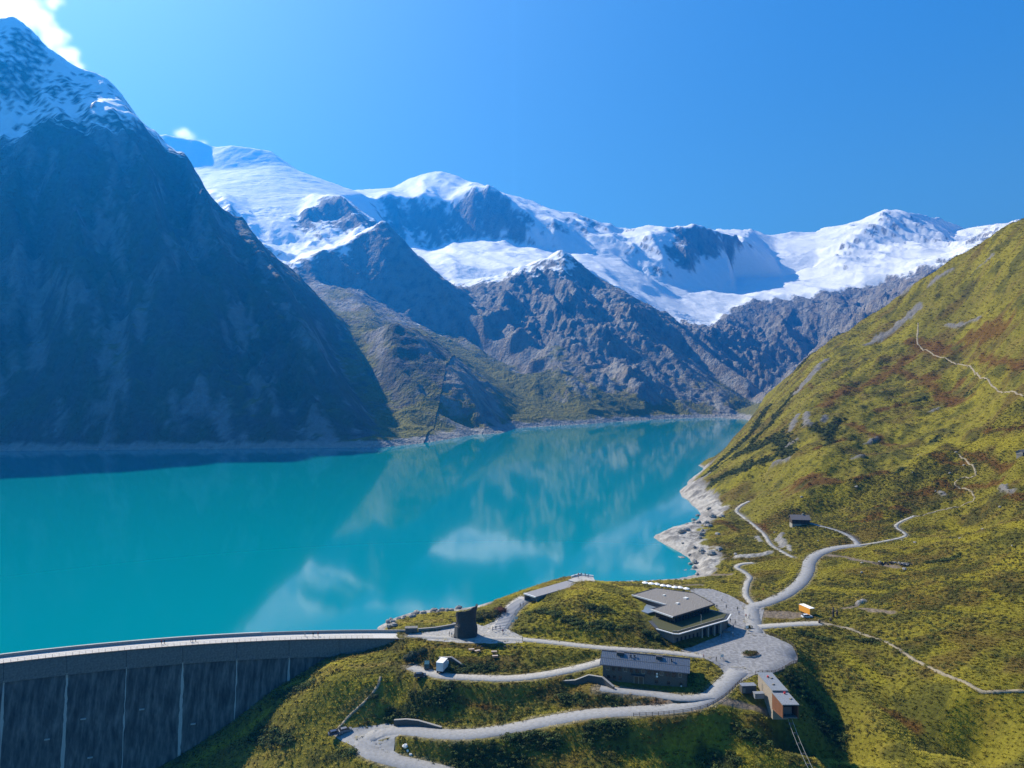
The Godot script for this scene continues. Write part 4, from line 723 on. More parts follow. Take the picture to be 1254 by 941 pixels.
func lay_roads(p: Dictionary) -> void:
	# the ground is levelled under each road, and banked for a few metres beside it
	var H: PackedFloat32Array = p.h
	var near := PackedFloat32Array(); near.resize(H.size()); near.fill(99.0)
	var level := PackedFloat32Array(); level.resize(H.size())
	var weight := PackedFloat32Array(); weight.resize(H.size())
	for key in roads:
		var w: float = roads[key][0] * 0.5
		var q: Array = smooth_line(roads[key][1], 3.0)
		var reach := w + 7.0
		for i in q.size() - 1:
			var a: Vector3 = q[i]
			var b: Vector3 = q[i + 1]
			if maxf(a.x, b.x) < p.x0 or minf(a.x, b.x) > p.x1 or maxf(a.z, b.z) < p.z0 or minf(a.z, b.z) > p.z1:
				continue
			var c0 := maxi(0, int((minf(a.x, b.x) - reach - p.x0) / p.cell))
			var c1 := mini(p.nx - 1, int((maxf(a.x, b.x) + reach - p.x0) / p.cell) + 1)
			var r0 := maxi(0, int((minf(a.z, b.z) - reach - p.z0) / p.cell))
			var r1 := mini(p.nz - 1, int((maxf(a.z, b.z) + reach - p.z0) / p.cell) + 1)
			var dx := b.x - a.x
			var dz := b.z - a.z
			var L := maxf(0.01, dx * dx + dz * dz)
			for r in range(r0, r1 + 1):
				var z: float = p.z0 + r * p.cell
				for c in range(c0, c1 + 1):
					var x: float = p.x0 + c * p.cell
					var t := clampf(((x - a.x) * dx + (z - a.z) * dz) / L, 0, 1)
					var d := Vector2(x - a.x - t * dx, z - a.z - t * dz).length() - w
					if d > 7.0:
						continue
					var at: int = r * p.nx + c
					near[at] = minf(near[at], d)
					# a road that bends back counts with both its legs
					var g := pow(1.0 / (maxf(d, 0.0) + 0.25), 4.0)
					weight[at] += g
					level[at] += g * (a.y + t * (b.y - a.y))
	for at in H.size():
		if near[at] < 7.0:
			var k := smoothstep(0.8, 7.0, near[at])
			H[at] = lerpf(level[at] / weight[at] - (0.09 if near[at] < 0.8 else 0.03), H[at], k)
	p.h = H
	p.road = near


func smooth_line(q: Array, step: float) -> Array:
	var curve := Curve3D.new()
	for i in q.size():
		var a: Vector3 = q[maxi(i - 1, 0)]
		var b: Vector3 = q[mini(i + 1, q.size() - 1)]
		var t := (b - a) * 0.17
		curve.add_point(q[i], -t, t)
	curve.bake_interval = step
	return Array(curve.get_baked_points())


const ROCK := Color(0.31, 0.305, 0.28)
const ROCK_WARM := Color(0.30, 0.25, 0.185)
const ROCK_DARK := Color(0.125, 0.12, 0.115)
const SHORE := Color(0.43, 0.41, 0.385)
const TURF := Color(0.188, 0.170, 0.027)
const TURF_BRIGHT := Color(0.272, 0.242, 0.027)
const TURF_DRY := Color(0.24, 0.19, 0.045)
const RUST := Color(0.135, 0.062, 0.016)
const SHRUB := Color(0.030, 0.047, 0.014)
const ALP := Color(0.155, 0.160, 0.048)
const SNOW := Color(0.86, 0.88, 0.90)
const SCREE := Color(0.27, 0.265, 0.26)
const BROWN := Color(0.125, 0.080, 0.026)
const HOLLOW := Color(0.055, 0.066, 0.018)
const SLAB := Color(0.53, 0.51, 0.48)
const CRAG := Color(0.20, 0.195, 0.19)
const HEATH := Color(0.120, 0.128, 0.075)
const SOIL := Color(0.25, 0.20, 0.15)


func terrain_mesh(p: Dictionary, finer: Array, kind: String) -> Array:
	var H: PackedFloat32Array = p.h
	var S: PackedFloat32Array = p.snow
	var T: PackedFloat32Array = p.turf
	var nx: int = p.nx
	var nz: int = p.nz
	var cell: float = p.cell
	var V := PackedVector3Array(); V.resize(nx * nz)
	var N := PackedVector3Array(); N.resize(nx * nz)
	var C := PackedColorArray(); C.resize(nx * nz)
	var far := kind != "near"
	var heath := kind == "heath"
	var road: PackedFloat32Array = p.get("road", PackedFloat32Array())
	var kinds: Array = p.get("cover", [])
	for r in nz:
		var z: float = p.z0 + r * cell
		for c in nx:
			var x: float = p.x0 + c * cell
			var at := r * nx + c
			var h := H[at]
			var w := H[at - 1 if c > 0 else at]
			var e := H[at + 1 if c < nx - 1 else at]
			var b := H[at - nx if r > 0 else at]
			var f := H[at + nx if r < nz - 1 else at]
			var nrm := Vector3(w - e, 2.0 * cell, b - f).normalized()
			V[at] = Vector3(x, h, z)
			N[at] = nrm
			if h < -8.0 and far:
				C[at] = ROCK_DARK
				continue
			var col: Color
			var n1 := patch_noise.get_noise_2d(x, z)
			var n2 := fine_noise.get_noise_2d(x, z)
			if far:
				var n3 := hill_noise.get_noise_2d(x * 0.8, z * 0.8)
				var n4 := hill_noise.get_noise_2d(x * 0.25 + 900.0, z * 0.25)
				col = ROCK.lerp(ROCK_WARM, clampf(0.35 + n1 * 1.1, 0, 1)).lerp(ROCK_DARK, clampf(n3 * 1.5 + 0.1, 0, 0.8))
				if heath:
					var u := x * 0.87 - z * 0.5
					var v := x * 0.5 + z * 0.87
					var chute := 0.8 * hill_noise.get_noise_2d(u * 0.5 + n3 * 6.0, v * 0.13) + 0.5 * hill_noise.get_noise_2d(u * 1.3 + 40.0, v * 0.5) + n4 * 0.7 + n2 * 0.2
					col = HEATH.lerp(ROCK_DARK, clampf(0.5 + n1 + n3, 0, 1)).lerp(SCREE, smoothstep(0.1, 0.4, chute) * 0.9)
				var turf := T[at] + n4 * 0.35 + n2 * 0.2 + (nrm.y - 0.75) * 0.8
				turf = smoothstep(0.32, 0.52, turf) if T[at] > 0.02 else 0.0
				col = col.lerp(ALP.lerp(TURF, clampf(0.4 + n1, 0, 1)), turf)
				if h < 9.0 + n3 * 3.0 and z > -2300.0:
					col = SHORE.lerp(ROCK, clampf(0.8 + n2 * 0.8, 0, 1))
				var s := S[at]
				if s > 0.02:
					s += n4 * 0.3 + n3 * 0.3 + n2 * 0.12
					if heath:
						s += n2 * 0.45 - n3 * 0.1
					if S[at] < 0.93:
						s += (nrm.y - 0.74) * 1.1
					col = col.lerp(SNOW, smoothstep(0.46, 0.58, s))
			else:
				var n3 := hill_noise.get_noise_2d(x * 1.7, z * 1.7)
				col = TURF.lerp(TURF_BRIGHT, clampf(0.45 + n1 * 1.3 + n3 * 0.4, 0, 1)).lerp(TURF_DRY, clampf(n3 * 1.3 - 0.1 + n2 * 0.5, 0, 0.7))
				var m1 := hill_noise.get_noise_2d(x * 0.45 - z * 0.15 + 300.0, z * 0.8)
				var m2 := hill_noise.get_noise_2d(x * 1.1, z * 1.1 + 700.0)
				col = col.lerp(BROWN, smoothstep(0.05, 0.38, m1 + n2 * 0.25) * 0.65)
				col = col.lerp(HOLLOW, smoothstep(0.12, 0.4, m2 + n1 * 0.4 + n2 * 0.3) * 0.65)
				var k5: float = kinds[5][at] + n2 * 0.2
				col = col.lerp(TURF_DRY, smoothstep(0.35, 0.6, k5) * 0.8)
				col = col.lerp(TURF_BRIGHT, smoothstep(0.3, 0.7, kinds[3][at] + n3 * 0.25))
				col = col.lerp(RUST, smoothstep(0.34, 0.8, kinds[1][at] + n3 * 0.4 + n2 * 0.25 + n1 * 0.15) * 0.8)
				col = col.lerp(SHRUB, smoothstep(0.4, 0.6, kinds[2][at] + n2 * 0.35 + n3 * 0.2) * 0.85)
				col = col.lerp(SOIL, smoothstep(0.4, 0.6, kinds[4][at] + n2 * 0.2 + n3 * 0.2))
				var rock: float = maxf(1.0 - T[at] * 1.4, kinds[0][at] * 1.15 if kinds[0][at] > 0.05 else 0.0) + n2 * 0.3 + n3 * 0.15 + maxf(0.0, 0.56 - nrm.y) * 1.2
				var pale := SLAB.lerp(CRAG, clampf((h - 7.0) / 6.0, 0, 0.9)).lerp(CRAG, clampf(n2 * 2.2 + n3 * 0.8 + 0.15, 0, 0.85))
				col = col.lerp(pale, smoothstep(0.52, 0.66, rock))
				if h < 0.8 + n2 and T[at] < 0.7:
					col = SHORE
				if road[at] < 1.4:
					col = col.lerp(SOIL.lerp(SHORE, 0.5), (1.0 - smoothstep(0.4, 1.4, road[at] + n2 * 0.8)) * 0.5)
			C[at] = col
	p.colors = C
	# cells that a finer grid covers, and cells deep under water, are left out
	var I := PackedInt32Array()
	var J := PackedInt32Array()
	var margin := cell * 2.0
	for q in finer:
		for r in range(maxi(0, int((q.z0 - p.z0) / cell) + 1), mini(nz - 1, int((q.z1 - p.z0) / cell)) + 1):
			for c in range(maxi(0, int((q.x0 - p.x0) / cell) + 1), mini(nx - 1, int((q.x1 - p.x0) / cell)) + 1):
				V[r * nx + c].y -= cell * 0.25
	for r in nz - 1:
		var z: float = p.z0 + r * cell
		for c in nx - 1:
			var at := r * nx + c
			if H[at] < -14.0 and H[at + 1] < -14.0 and H[at + nx] < -14.0 and z < -290.0:
				continue
			var x: float = p.x0 + c * cell
			var inside := false
			for q in finer:
				if x > q.x0 + margin and x + cell < q.x1 - margin and z > q.z0 + margin and z + cell < q.z1 - margin:
					inside = true
					break
			if inside:
				continue
			if far and C[at].b > 0.62 and C[at + 1].b > 0.62 and C[at + nx].b > 0.62:
				J.append_array([at, at + 1, at + nx, at + 1, at + nx + 1, at + nx])
			else:
				I.append_array([at, at + 1, at + nx, at + 1, at + nx + 1, at + nx])
	var arrays := []
	arrays.resize(Mesh.ARRAY_MAX)
	var out := []
	for idx in [I, J]:
		var m := ArrayMesh.new()
		if idx.size():
			# only the vertices in use
			var map := PackedInt32Array(); map.resize(V.size()); map.fill(-1)
			var v2 := PackedVector3Array()
			var n2_ := PackedVector3Array()
			var c2 := PackedColorArray()
			for k in idx.size():
				var i: int = idx[k]
				if map[i] < 0:
					map[i] = v2.size()
					v2.append(V[i]); n2_.append(N[i]); c2.append(C[i])
				idx[k] = map[i]
			arrays[Mesh.ARRAY_VERTEX] = v2
			arrays[Mesh.ARRAY_NORMAL] = n2_
			arrays[Mesh.ARRAY_COLOR] = c2
			arrays[Mesh.ARRAY_INDEX] = idx
			m.add_surface_from_arrays(Mesh.PRIMITIVE_TRIANGLES, arrays)
		out.append(m)
	return out


func noise_texture(size: int, freq: float, octaves: int, lo: float, hi: float, seed_ := 1, ridged := false) -> NoiseTexture2D:
	var n := FastNoiseLite.new()
	n.seed = seed_
	n.noise_type = FastNoiseLite.TYPE_SIMPLEX_SMOOTH
	n.frequency = freq
	n.fractal_octaves = octaves
	n.fractal_gain = 0.62
	if ridged:
		n.fractal_type = FastNoiseLite.FRACTAL_RIDGED
	var g := Gradient.new()
	g.set_color(0, Color(lo, lo, lo))
	g.set_color(1, Color(hi, hi, hi))
	var t := NoiseTexture2D.new()
	t.width = size
	t.height = size
	t.seamless = true
	t.noise = n
	t.color_ramp = g
	return t


func ground_material(tile: float, relief_cm: float, tex: Texture2D, bump: Texture2D) -> StandardMaterial3D:
	var m := StandardMaterial3D.new()
	m.vertex_color_use_as_albedo = true
	m.roughness = 0.95
	m.metallic_specular = 0.2
	m.albedo_texture = tex
	m.uv1_triplanar = true
	m.uv1_world_triplanar = true
	m.uv1_scale = Vector3.ONE / tile
	m.heightmap_enabled = true
	m.heightmap_texture = bump
	m.heightmap_scale = relief_cm
	return m


func structure(called: String, mesh: Mesh, material: Material, label := "") -> MeshInstance3D:
	var o := MeshInstance3D.new()
	o.name = numbered(called)
	o.mesh = mesh
	o.material_override = material
	o.set_meta("kind", "structure")
	if label:
		o.set_meta("label", label)
	add_child(o)
	return o


func numbered(called: String) -> String:
	var n: int = taken.get(called, 0)
	taken[called] = n + 1
	return called if n == 0 else "%s_%03d" % [called, n]


func build_terrain() -> void:
	var near := new_patch(-230, 330, 140, 470, 1.0)
	var hill := new_patch(60, 760, 300, 1180, 2.2)
	var left := new_patch(-2400, -150, 480, 2000, 6.0)
	var mid := new_patch(-1250, 1500, 1100, 3500, 6.5)
	var far := new_patch(-3500, 5500, 2300, 7000, 13.0)
	var outer := new_patch(-3560, 5560, -280, 6380, 80.0)
	near.h = blur(blur(near.h, near.nx, near.nz, 3), near.nx, near.nz, 2)
	hill.h = blur(blur(hill.h, hill.nx, hill.nz, 3), hill.nx, hill.nz, 3)
	left.h = blur(left.h, left.nx, left.nz, 2)
	mid.h = blur(mid.h, mid.nx, mid.nz, 1)
	far.h = blur(far.h, far.nx, far.nz, 1)
	var plaza := PackedVector2Array()
	for v in plaza_outline:
		plaza.append(Vector2(v.x, v.z))
	var pavings := [plaza, flat_outline(forecourt_outline), flat_outline(hairpin_outline)]
	for r in near.nz:
		for c in near.nx:
			if in_any(near.x0 + c, near.z0 + r, pavings):
				near.amp[r * near.nx + c] = 0.0
	for p in [near, hill, left, mid, far]:
		relief(p)
	for p in [near, hill]:
		paint_cover(p)
		lay_roads(p)
	for r in near.nz:
		for c in near.nx:
			var at: int = r * near.nx + c
			if near.road[at] >= 0.8 and in_any(near.x0 + c, near.z0 + r, pavings):
				near.h[at] -= 0.1
				near.road[at] = -1.0
	ground_patches = [near, hill, left, mid, far]
	var grain := noise_texture(1024, 0.02, 6, 0.55, 1.0, 3)
	var bump := noise_texture(1024, 0.012, 6, 0.0, 1.0, 8)
	var crag := noise_texture(1024, 0.008, 7, 0.0, 1.0, 9, true)
	var far_grain := noise_texture(1024, 0.02, 6, 0.78, 1.0, 4)
	var snow_mat := ground_material(300.0, 140.0, noise_texture(512, 0.02, 5, 0.93, 1.0, 6), bump)
	snow_mat.roughness = 0.7
	structure("ground", terrain_mesh(near, [], "near")[0], ground_material(40.0, 60.0, grain, bump), "grassy plateau and slopes beside the dam")
	structure("hillside", terrain_mesh(hill, [near], "near")[0], ground_material(60.0, 90.0, grain, bump), "green and rust coloured hillside above the lake")
	var massifs := [[left, [near, hill], "steep shaded mountain rising from the far shore", 240.0], [mid, [left, hill], "rocky spurs running down to the end of the lake", 240.0], [far, [left, mid], "high rock peaks behind the lake", 420.0]]
	for a in massifs:
		var m := terrain_mesh(a[0], a[1], "heath" if a[0] == left else "far")
		structure("mountain", m[0], ground_material(a[3], a[3] * 4.0, far_grain, crag), a[2])
		structure("snow", m[1], snow_mat, "snow and ice lying on the " + a[2].replace("steep ", ""))
	structure("terrain", terrain_mesh(outer, [near, hill, left, mid, far], "far")[0], ground_material(260.0, 600.0, far_grain, crag), "land round the valley")


func build_lake() -> void:
	var st := SurfaceTool.new()
	st.begin(Mesh.PRIMITIVE_TRIANGLES)
	st.set_normal(Vector3.UP)
	for i in 35:
		for j in 21:
			var a := Vector3(-2400 + i * 100, SEA, -290 - j * 100)
			var b := a + Vector3(100, 0, 0)
			var c := a + Vector3(100, 0, -100)
			var d := a + Vector3(0, 0, -100)
			for e in [a, d, c, a, c, b]:
				st.add_vertex(e)
	# the bay along the dam
	var bay := PackedVector2Array([Vector2(-2400, -290), Vector2(-20, -290), Vector2(-30, -276)])
	for i in 25:
		var q := on_dam(0.0 - i * 0.04, 4.0, 0)
		bay.append(Vector2(q.x, q.z))
	bay.append(Vector2(-2400, -120))
	for i in Geometry2D.triangulate_polygon(bay):
		st.add_vertex(Vector3(bay[i].x, SEA, bay[i].y))
	var m := StandardMaterial3D.new()
	m.albedo_color = Color(0.0, 0.185, 0.215).linear_to_srgb()
	m.roughness = 0.06
	m.metallic_specular = 0.39
	structure("lake", st.commit(), m, "turquoise reservoir lake between the mountains")


# ------------------------------------------------------------------ shapes
class Shape:
	var v := PackedVector3Array()
	var n := PackedVector3Array()
	var c := PackedColorArray()
	var tint := Color.WHITE

	func tri(a: Vector3, b: Vector3, d: Vector3) -> void:
		var k := (d - a).cross(b - a).normalized()
		v.append_array([a, b, d])
		n.append_array([k, k, k])
		c.append_array([tint, tint, tint])

	func quad(a: Vector3, b: Vector3, d: Vector3, e: Vector3) -> void:
		tri(a, b, d)
		tri(a, d, e)

	func hexa(p: Array) -> void:
		# p: four corners below, then the four above them, both clockwise seen from above
		quad(p[4], p[5], p[6], p[7])
		quad(p[3], p[2], p[1], p[0])
		for i in 4:
			var j := (i + 1) % 4
			quad(p[i], p[j], p[j + 4], p[i + 4])

	func box(at: Vector3, size: Vector3, yaw := 0.0, top := 1.0) -> void:
		# at: centre of the base; top: size of the upper face against the lower
		var p := []
		for k in 2:
			var f := 1.0 if k == 0 else top
			for s in [[-1, -1], [1, -1], [1, 1], [-1, 1]]:
				p.append(at + Vector3(s[0] * size.x * 0.5 * f, size.y * k, s[1] * size.z * 0.5 * f).rotated(Vector3.UP, yaw))
		hexa(p)

	func beam(a: Vector3, b: Vector3, w: float, h: float) -> void:
		var d := (b - a).normalized()
		var side := d.cross(Vector3.UP)
		side = (side if side.length() > 0.01 else Vector3.RIGHT).normalized()
		var up := side.cross(d).normalized() * h * 0.5
		side *= w * 0.5
		hexa([a - side - up, a + side - up, b + side - up, b - side - up, a - side + up, a + side + up, b + side + up, b - side + up])

	func prism(poly: Array, y0: float, y1: float) -> void:
		var flat := PackedVector2Array()
		for q in poly:
			flat.append(q)
		if not Geometry2D.is_polygon_clockwise(flat):
			flat.reverse()
		var idx := Geometry2D.triangulate_polygon(flat)
		for i in idx.size() / 3:
			var q := []
			for k in 3:
				q.append(flat[idx[i * 3 + k]])
			var turn: float = (q[1] - q[0]).cross(q[2] - q[0])
			if turn < 0.0:
				q.reverse()
			tri(Vector3(q[0].x, y1, q[0].y), Vector3(q[1].x, y1, q[1].y), Vector3(q[2].x, y1, q[2].y))
			tri(Vector3(q[2].x, y0, q[2].y), Vector3(q[1].x, y0, q[1].y), Vector3(q[0].x, y0, q[0].y))
		for i in flat.size():
			var a := flat[i]
			var b := flat[(i + 1) % flat.size()]
			quad(Vector3(b.x, y0, b.y), Vector3(a.x, y0, a.y), Vector3(a.x, y1, a.y), Vector3(b.x, y1, b.y))

	func tube(q: Array, radius: Array, sides := 8) -> void:
		var rings := []
		for i in q.size():
			var d: Vector3 = (q[mini(i + 1, q.size() - 1)] - q[maxi(i - 1, 0)]).normalized()
			var x := d.cross(Vector3.UP)
			x = (x if x.length() > 0.05 else Vector3.RIGHT).normalized()
			var y := x.cross(d).normalized()
			var ring := []
			var r: float = radius[mini(i, radius.size() - 1)]
			for k in sides:
				var a := TAU * k / sides
				ring.append(q[i] + (x * cos(a) + y * sin(a)) * r)
			rings.append(ring)
		for i in rings.size() - 1:
			for k in sides:
				var l := (k + 1) % sides
				quad(rings[i][k], rings[i + 1][k], rings[i + 1][l], rings[i][l])
		for k in range(1, sides - 1):
			tri(rings[0][0], rings[0][k], rings[0][k + 1])
			tri(rings[-1][0], rings[-1][k + 1], rings[-1][k])

	func mesh() -> ArrayMesh:
		var a := []
		a.resize(Mesh.ARRAY_MAX)
		a[Mesh.ARRAY_VERTEX] = v
		a[Mesh.ARRAY_NORMAL] = n
		a[Mesh.ARRAY_COLOR] = c
		var m := ArrayMesh.new()
		m.add_surface_from_arrays(Mesh.PRIMITIVE_TRIANGLES, a)
		return m


func part(called: String, s: Shape, m: Material, parent: Node3D) -> MeshInstance3D:
	var o := MeshInstance3D.new()
	o.name = called
	o.mesh = s.mesh()
	o.material_override = m
	parent.add_child(o, true)
	return o


func thing(called: String, label: String, category: String, at := Vector3.ZERO, yaw := 0.0, group := "") -> Node3D:
	var o := Node3D.new()
	o.name = numbered(called)
	add_child(o)
	o.position = at
	o.rotation.y = yaw
	describe(o, label, category, group)
	return o


func describe(o: Node3D, label: String, category: String, group := "") -> void:
	o.set_meta("label", label)
	o.set_meta("category", category)
	if group:
		o.set_meta("group", group)


func solid(called: String, s: Shape, m: Material, label: String, category: String, group := "") -> MeshInstance3D:
	var o := part(numbered(called), s, m, self)
	describe(o, label, category, group)
	return o


func copy_of(o: Node3D, at: Vector3, yaw: float, size := 1.0) -> Node3D:
	var base: String = String(o.name)
	var cut := base.rfind("_0")
	var r: Node3D = o.duplicate()
	r.name = numbered(base.substr(0, cut) if cut > 0 and base.length() - cut == 4 else base)
	add_child(r)
	r.transform = Transform3D(Basis(Vector3.UP, yaw).scaled(Vector3.ONE * size), at)
	return r


var paints := {}


func paint(r: float, g: float, b: float, rough := 0.8, metal := 0.0, grain := 0.0, tile := 3.0) -> StandardMaterial3D:
	var key := "%s %s %s %s %s %s %s" % [r, g, b, rough, metal, grain, tile]
	if paints.has(key):
		return paints[key]
	var m := StandardMaterial3D.new()
	m.albedo_color = Color(r, g, b).linear_to_srgb()
	m.roughness = rough
	m.metallic = metal
	m.vertex_color_use_as_albedo = true
	if grain > 0.0:
		var gk := "grain%s" % grain
		if not paints.has(gk):
			paints[gk] = noise_texture(512, 0.016, 6, 1.0 - grain, 1.0, 40 + paints.size())
		m.albedo_texture = paints[gk]
		m.uv1_triplanar = true
		m.uv1_world_triplanar = true
		m.uv1_scale = Vector3.ONE / tile
	paints[key] = m
	return m


# ------------------------------------------------------------------ roads
func build_roads() -> void:
	var asphalt := paint(0.27, 0.275, 0.285, 0.9, 0.0, 0.22, 14.0)
	var gravel := paint(0.38, 0.37, 0.35, 0.95, 0.0, 0.28, 9.0)
	var dirt := paint(0.34, 0.29, 0.2, 0.95, 0.0, 0.35, 5.0)
	var says := {"promenade": "pale walkway from the dam past the monument", "stair_path": "stepped walkway rising to the viewing ramp", "track": "gravel track below the walkway", "valley_road": "grey road with a hairpin below the guest house", "lane": "shaded lane along the front of the guest house", "hill_road": "grey road curving up the green slope", "hut_road": "narrow road to the wooden hut", "hill_path": "pale footpath up the slope", "shore_path": "gravel path towards the rocky shore", "cliff_path": "gravel path below the wooden hut", "gravel_spur": "gravel spur to the parked trailer", "hill_trail": "thin trail crossing the upper hillside", "zigzag_trail": "zigzag trail on the lower hillside", "valley_trail": "long pale trail across the right slope", "dam_trail": "narrow trail down the grassy knoll"}
	for key in roads:
		var q: Array = smooth_line(roads[key][1], 1.5)
		var mat: Material = asphalt if key in ["valley_road", "hill_road", "hut_road", "lane"] else gravel
		structure("road" if mat == asphalt else "path", ribbon(q, roads[key][0], 0.03, 0.3), mat, says[key])
	for key in trails:
		var q: Array = smooth_line(trails[key][1], 1.2)
		for i in q.size():
			q[i].y = ground_height(q[i].x, q[i].z)
		structure("path", ribbon(q, trails[key][0], 0.22, 0.45, true), dirt, says[key])
	paving(plaza_outline, "square", paint(0.30, 0.30, 0.31, 0.9, 0.0, 0.4, 16.0), "pale paved square and turning circle between the buildings")
	paving(forecourt_outline, "square", paint(0.40, 0.39, 0.37, 0.9, 0.0, 0.35, 11.0), "pale gravel forecourt round the stone monument")
	paving(hairpin_outline, "road", asphalt, "wide apron of the hairpin bend")


func paving(outline: Array, called: String, m: Material, label: String) -> void:
	var near: Dictionary = ground_patches[0]
	var poly := PackedVector2Array()
	for a in outline.size():
		var p: Vector3 = outline[a]
		var b: Vector3 = outline[(a + 1) % outline.size()]
		var k := maxi(1, int(p.distance_to(b) / 1.5))
		for i in k:
			var e := p.lerp(b, float(i) / k)
			poly.append(Vector2(e.x, e.z))
	var pts := poly.duplicate()
	var lo := poly[0]
	var hi := poly[0]
	for e in poly:
		lo = lo.min(e); hi = hi.max(e)
	for i in int((hi.x - lo.x) / 1.5) + 1:
		for j in int((hi.y - lo.y) / 1.5) + 1:
			var e := lo + Vector2(i, j) * 1.5
			if Geometry2D.is_point_in_polygon(e, poly):
				pts.append(e)
	var st := SurfaceTool.new()
	st.begin(Mesh.PRIMITIVE_TRIANGLES)
	st.set_smooth_group(0)
	st.set_color(Color.WHITE)
	var tri := Geometry2D.triangulate_delaunay(pts)
	for i in tri.size() / 3:
		var a := pts[tri[i * 3]]
		var b := pts[tri[i * 3 + 1]]
		var d := pts[tri[i * 3 + 2]]
		if not Geometry2D.is_point_in_polygon((a + b + d) / 3.0, poly):
			continue
		var order := [a, b, d] if (b - a).cross(d - a) > 0 else [a, d, b]
		for e in order:
			st.add_vertex(Vector3(e.x, height_at(near, e.x, e.y) + 0.115, e.y))
	st.generate_normals()
	structure(called, st.commit(), m, label)


func ribbon(q: Array, width: float, lift: float, skirt: float, ragged := false) -> ArrayMesh:
	var rows := []
	var rng := RandomNumberGenerator.new()
	rng.seed = int(width * 100.0) + q.size()
	for i in q.size():
		var d: Vector3 = q[mini(i + 1, q.size() - 1)] - q[maxi(i - 1, 0)]
		d.y = 0
		var side := d.normalized().cross(Vector3.UP) * width * 0.5
		var wl := 1.0 + rng.randf_range(-0.3, 0.3) if ragged else 1.0 + rng.randf_range(-0.035, 0.035)
		var wr := 1.0 + rng.randf_range(-0.3, 0.3) if ragged else 1.0 + rng.randf_range(-0.035, 0.035)
		var up := Vector3(0, lift, 0)
		rows.append([q[i] - side * wl * 1.05 - Vector3(0, skirt, 0), q[i] - side * wl + up, q[i] + up + Vector3(0, 0.02, 0), q[i] + side * wr + up, q[i] + side * wr * 1.05 - Vector3(0, skirt, 0)])
	var st := SurfaceTool.new()
	st.begin(Mesh.PRIMITIVE_TRIANGLES)
	st.set_smooth_group(0)
	for i in rows.size() - 1:
		for k in 4:
			var a: Vector3 = rows[i][k]
			var b: Vector3 = rows[i][k + 1]
			var c: Vector3 = rows[i + 1][k + 1]
			var d: Vector3 = rows[i + 1][k]
			for e in [a, d, c, a, c, b]:
				st.set_color(Color.WHITE)
				st.add_vertex(e)
	st.generate_normals()
	return st.commit()


# ------------------------------------------------------------------ dam
const DAM_CENTRE := Vector2(-51.8, 64.0)
const DAM_RADIUS := 329.7


func on_dam(a: float, out: float, y: float) -> Vector3:
	# a: angle from the middle; out: metres upstream of the downstream crest edge
	var r := DAM_RADIUS + out
	return Vector3(DAM_CENTRE.x + r * sin(a), y, DAM_CENTRE.y - r * cos(a))


func arc_slab(s: Shape, a0: float, a1: float, steps: int, profile: Array) -> void:
	# profile: (out, y) corners in order round the section
	for i in steps:
		var p := a0 + (a1 - a0) * i / steps
		var q := a0 + (a1 - a0) * (i + 1) / steps
		for k in profile.size():
			var e: Vector2 = profile[k]
			var f: Vector2 = profile[(k + 1) % profile.size()]
			s.quad(on_dam(p, e.x, e.y), on_dam(q, e.x, e.y), on_dam(q, f.x, f.y), on_dam(p, f.x, f.y))
	for a in [a0, a1]:
		for k in range(1, profile.size() - 1):
			s.tri(on_dam(a, profile[0].x, profile[0].y), on_dam(a, profile[k].x, profile[k].y), on_dam(a, profile[k + 1].x, profile[k + 1].y))


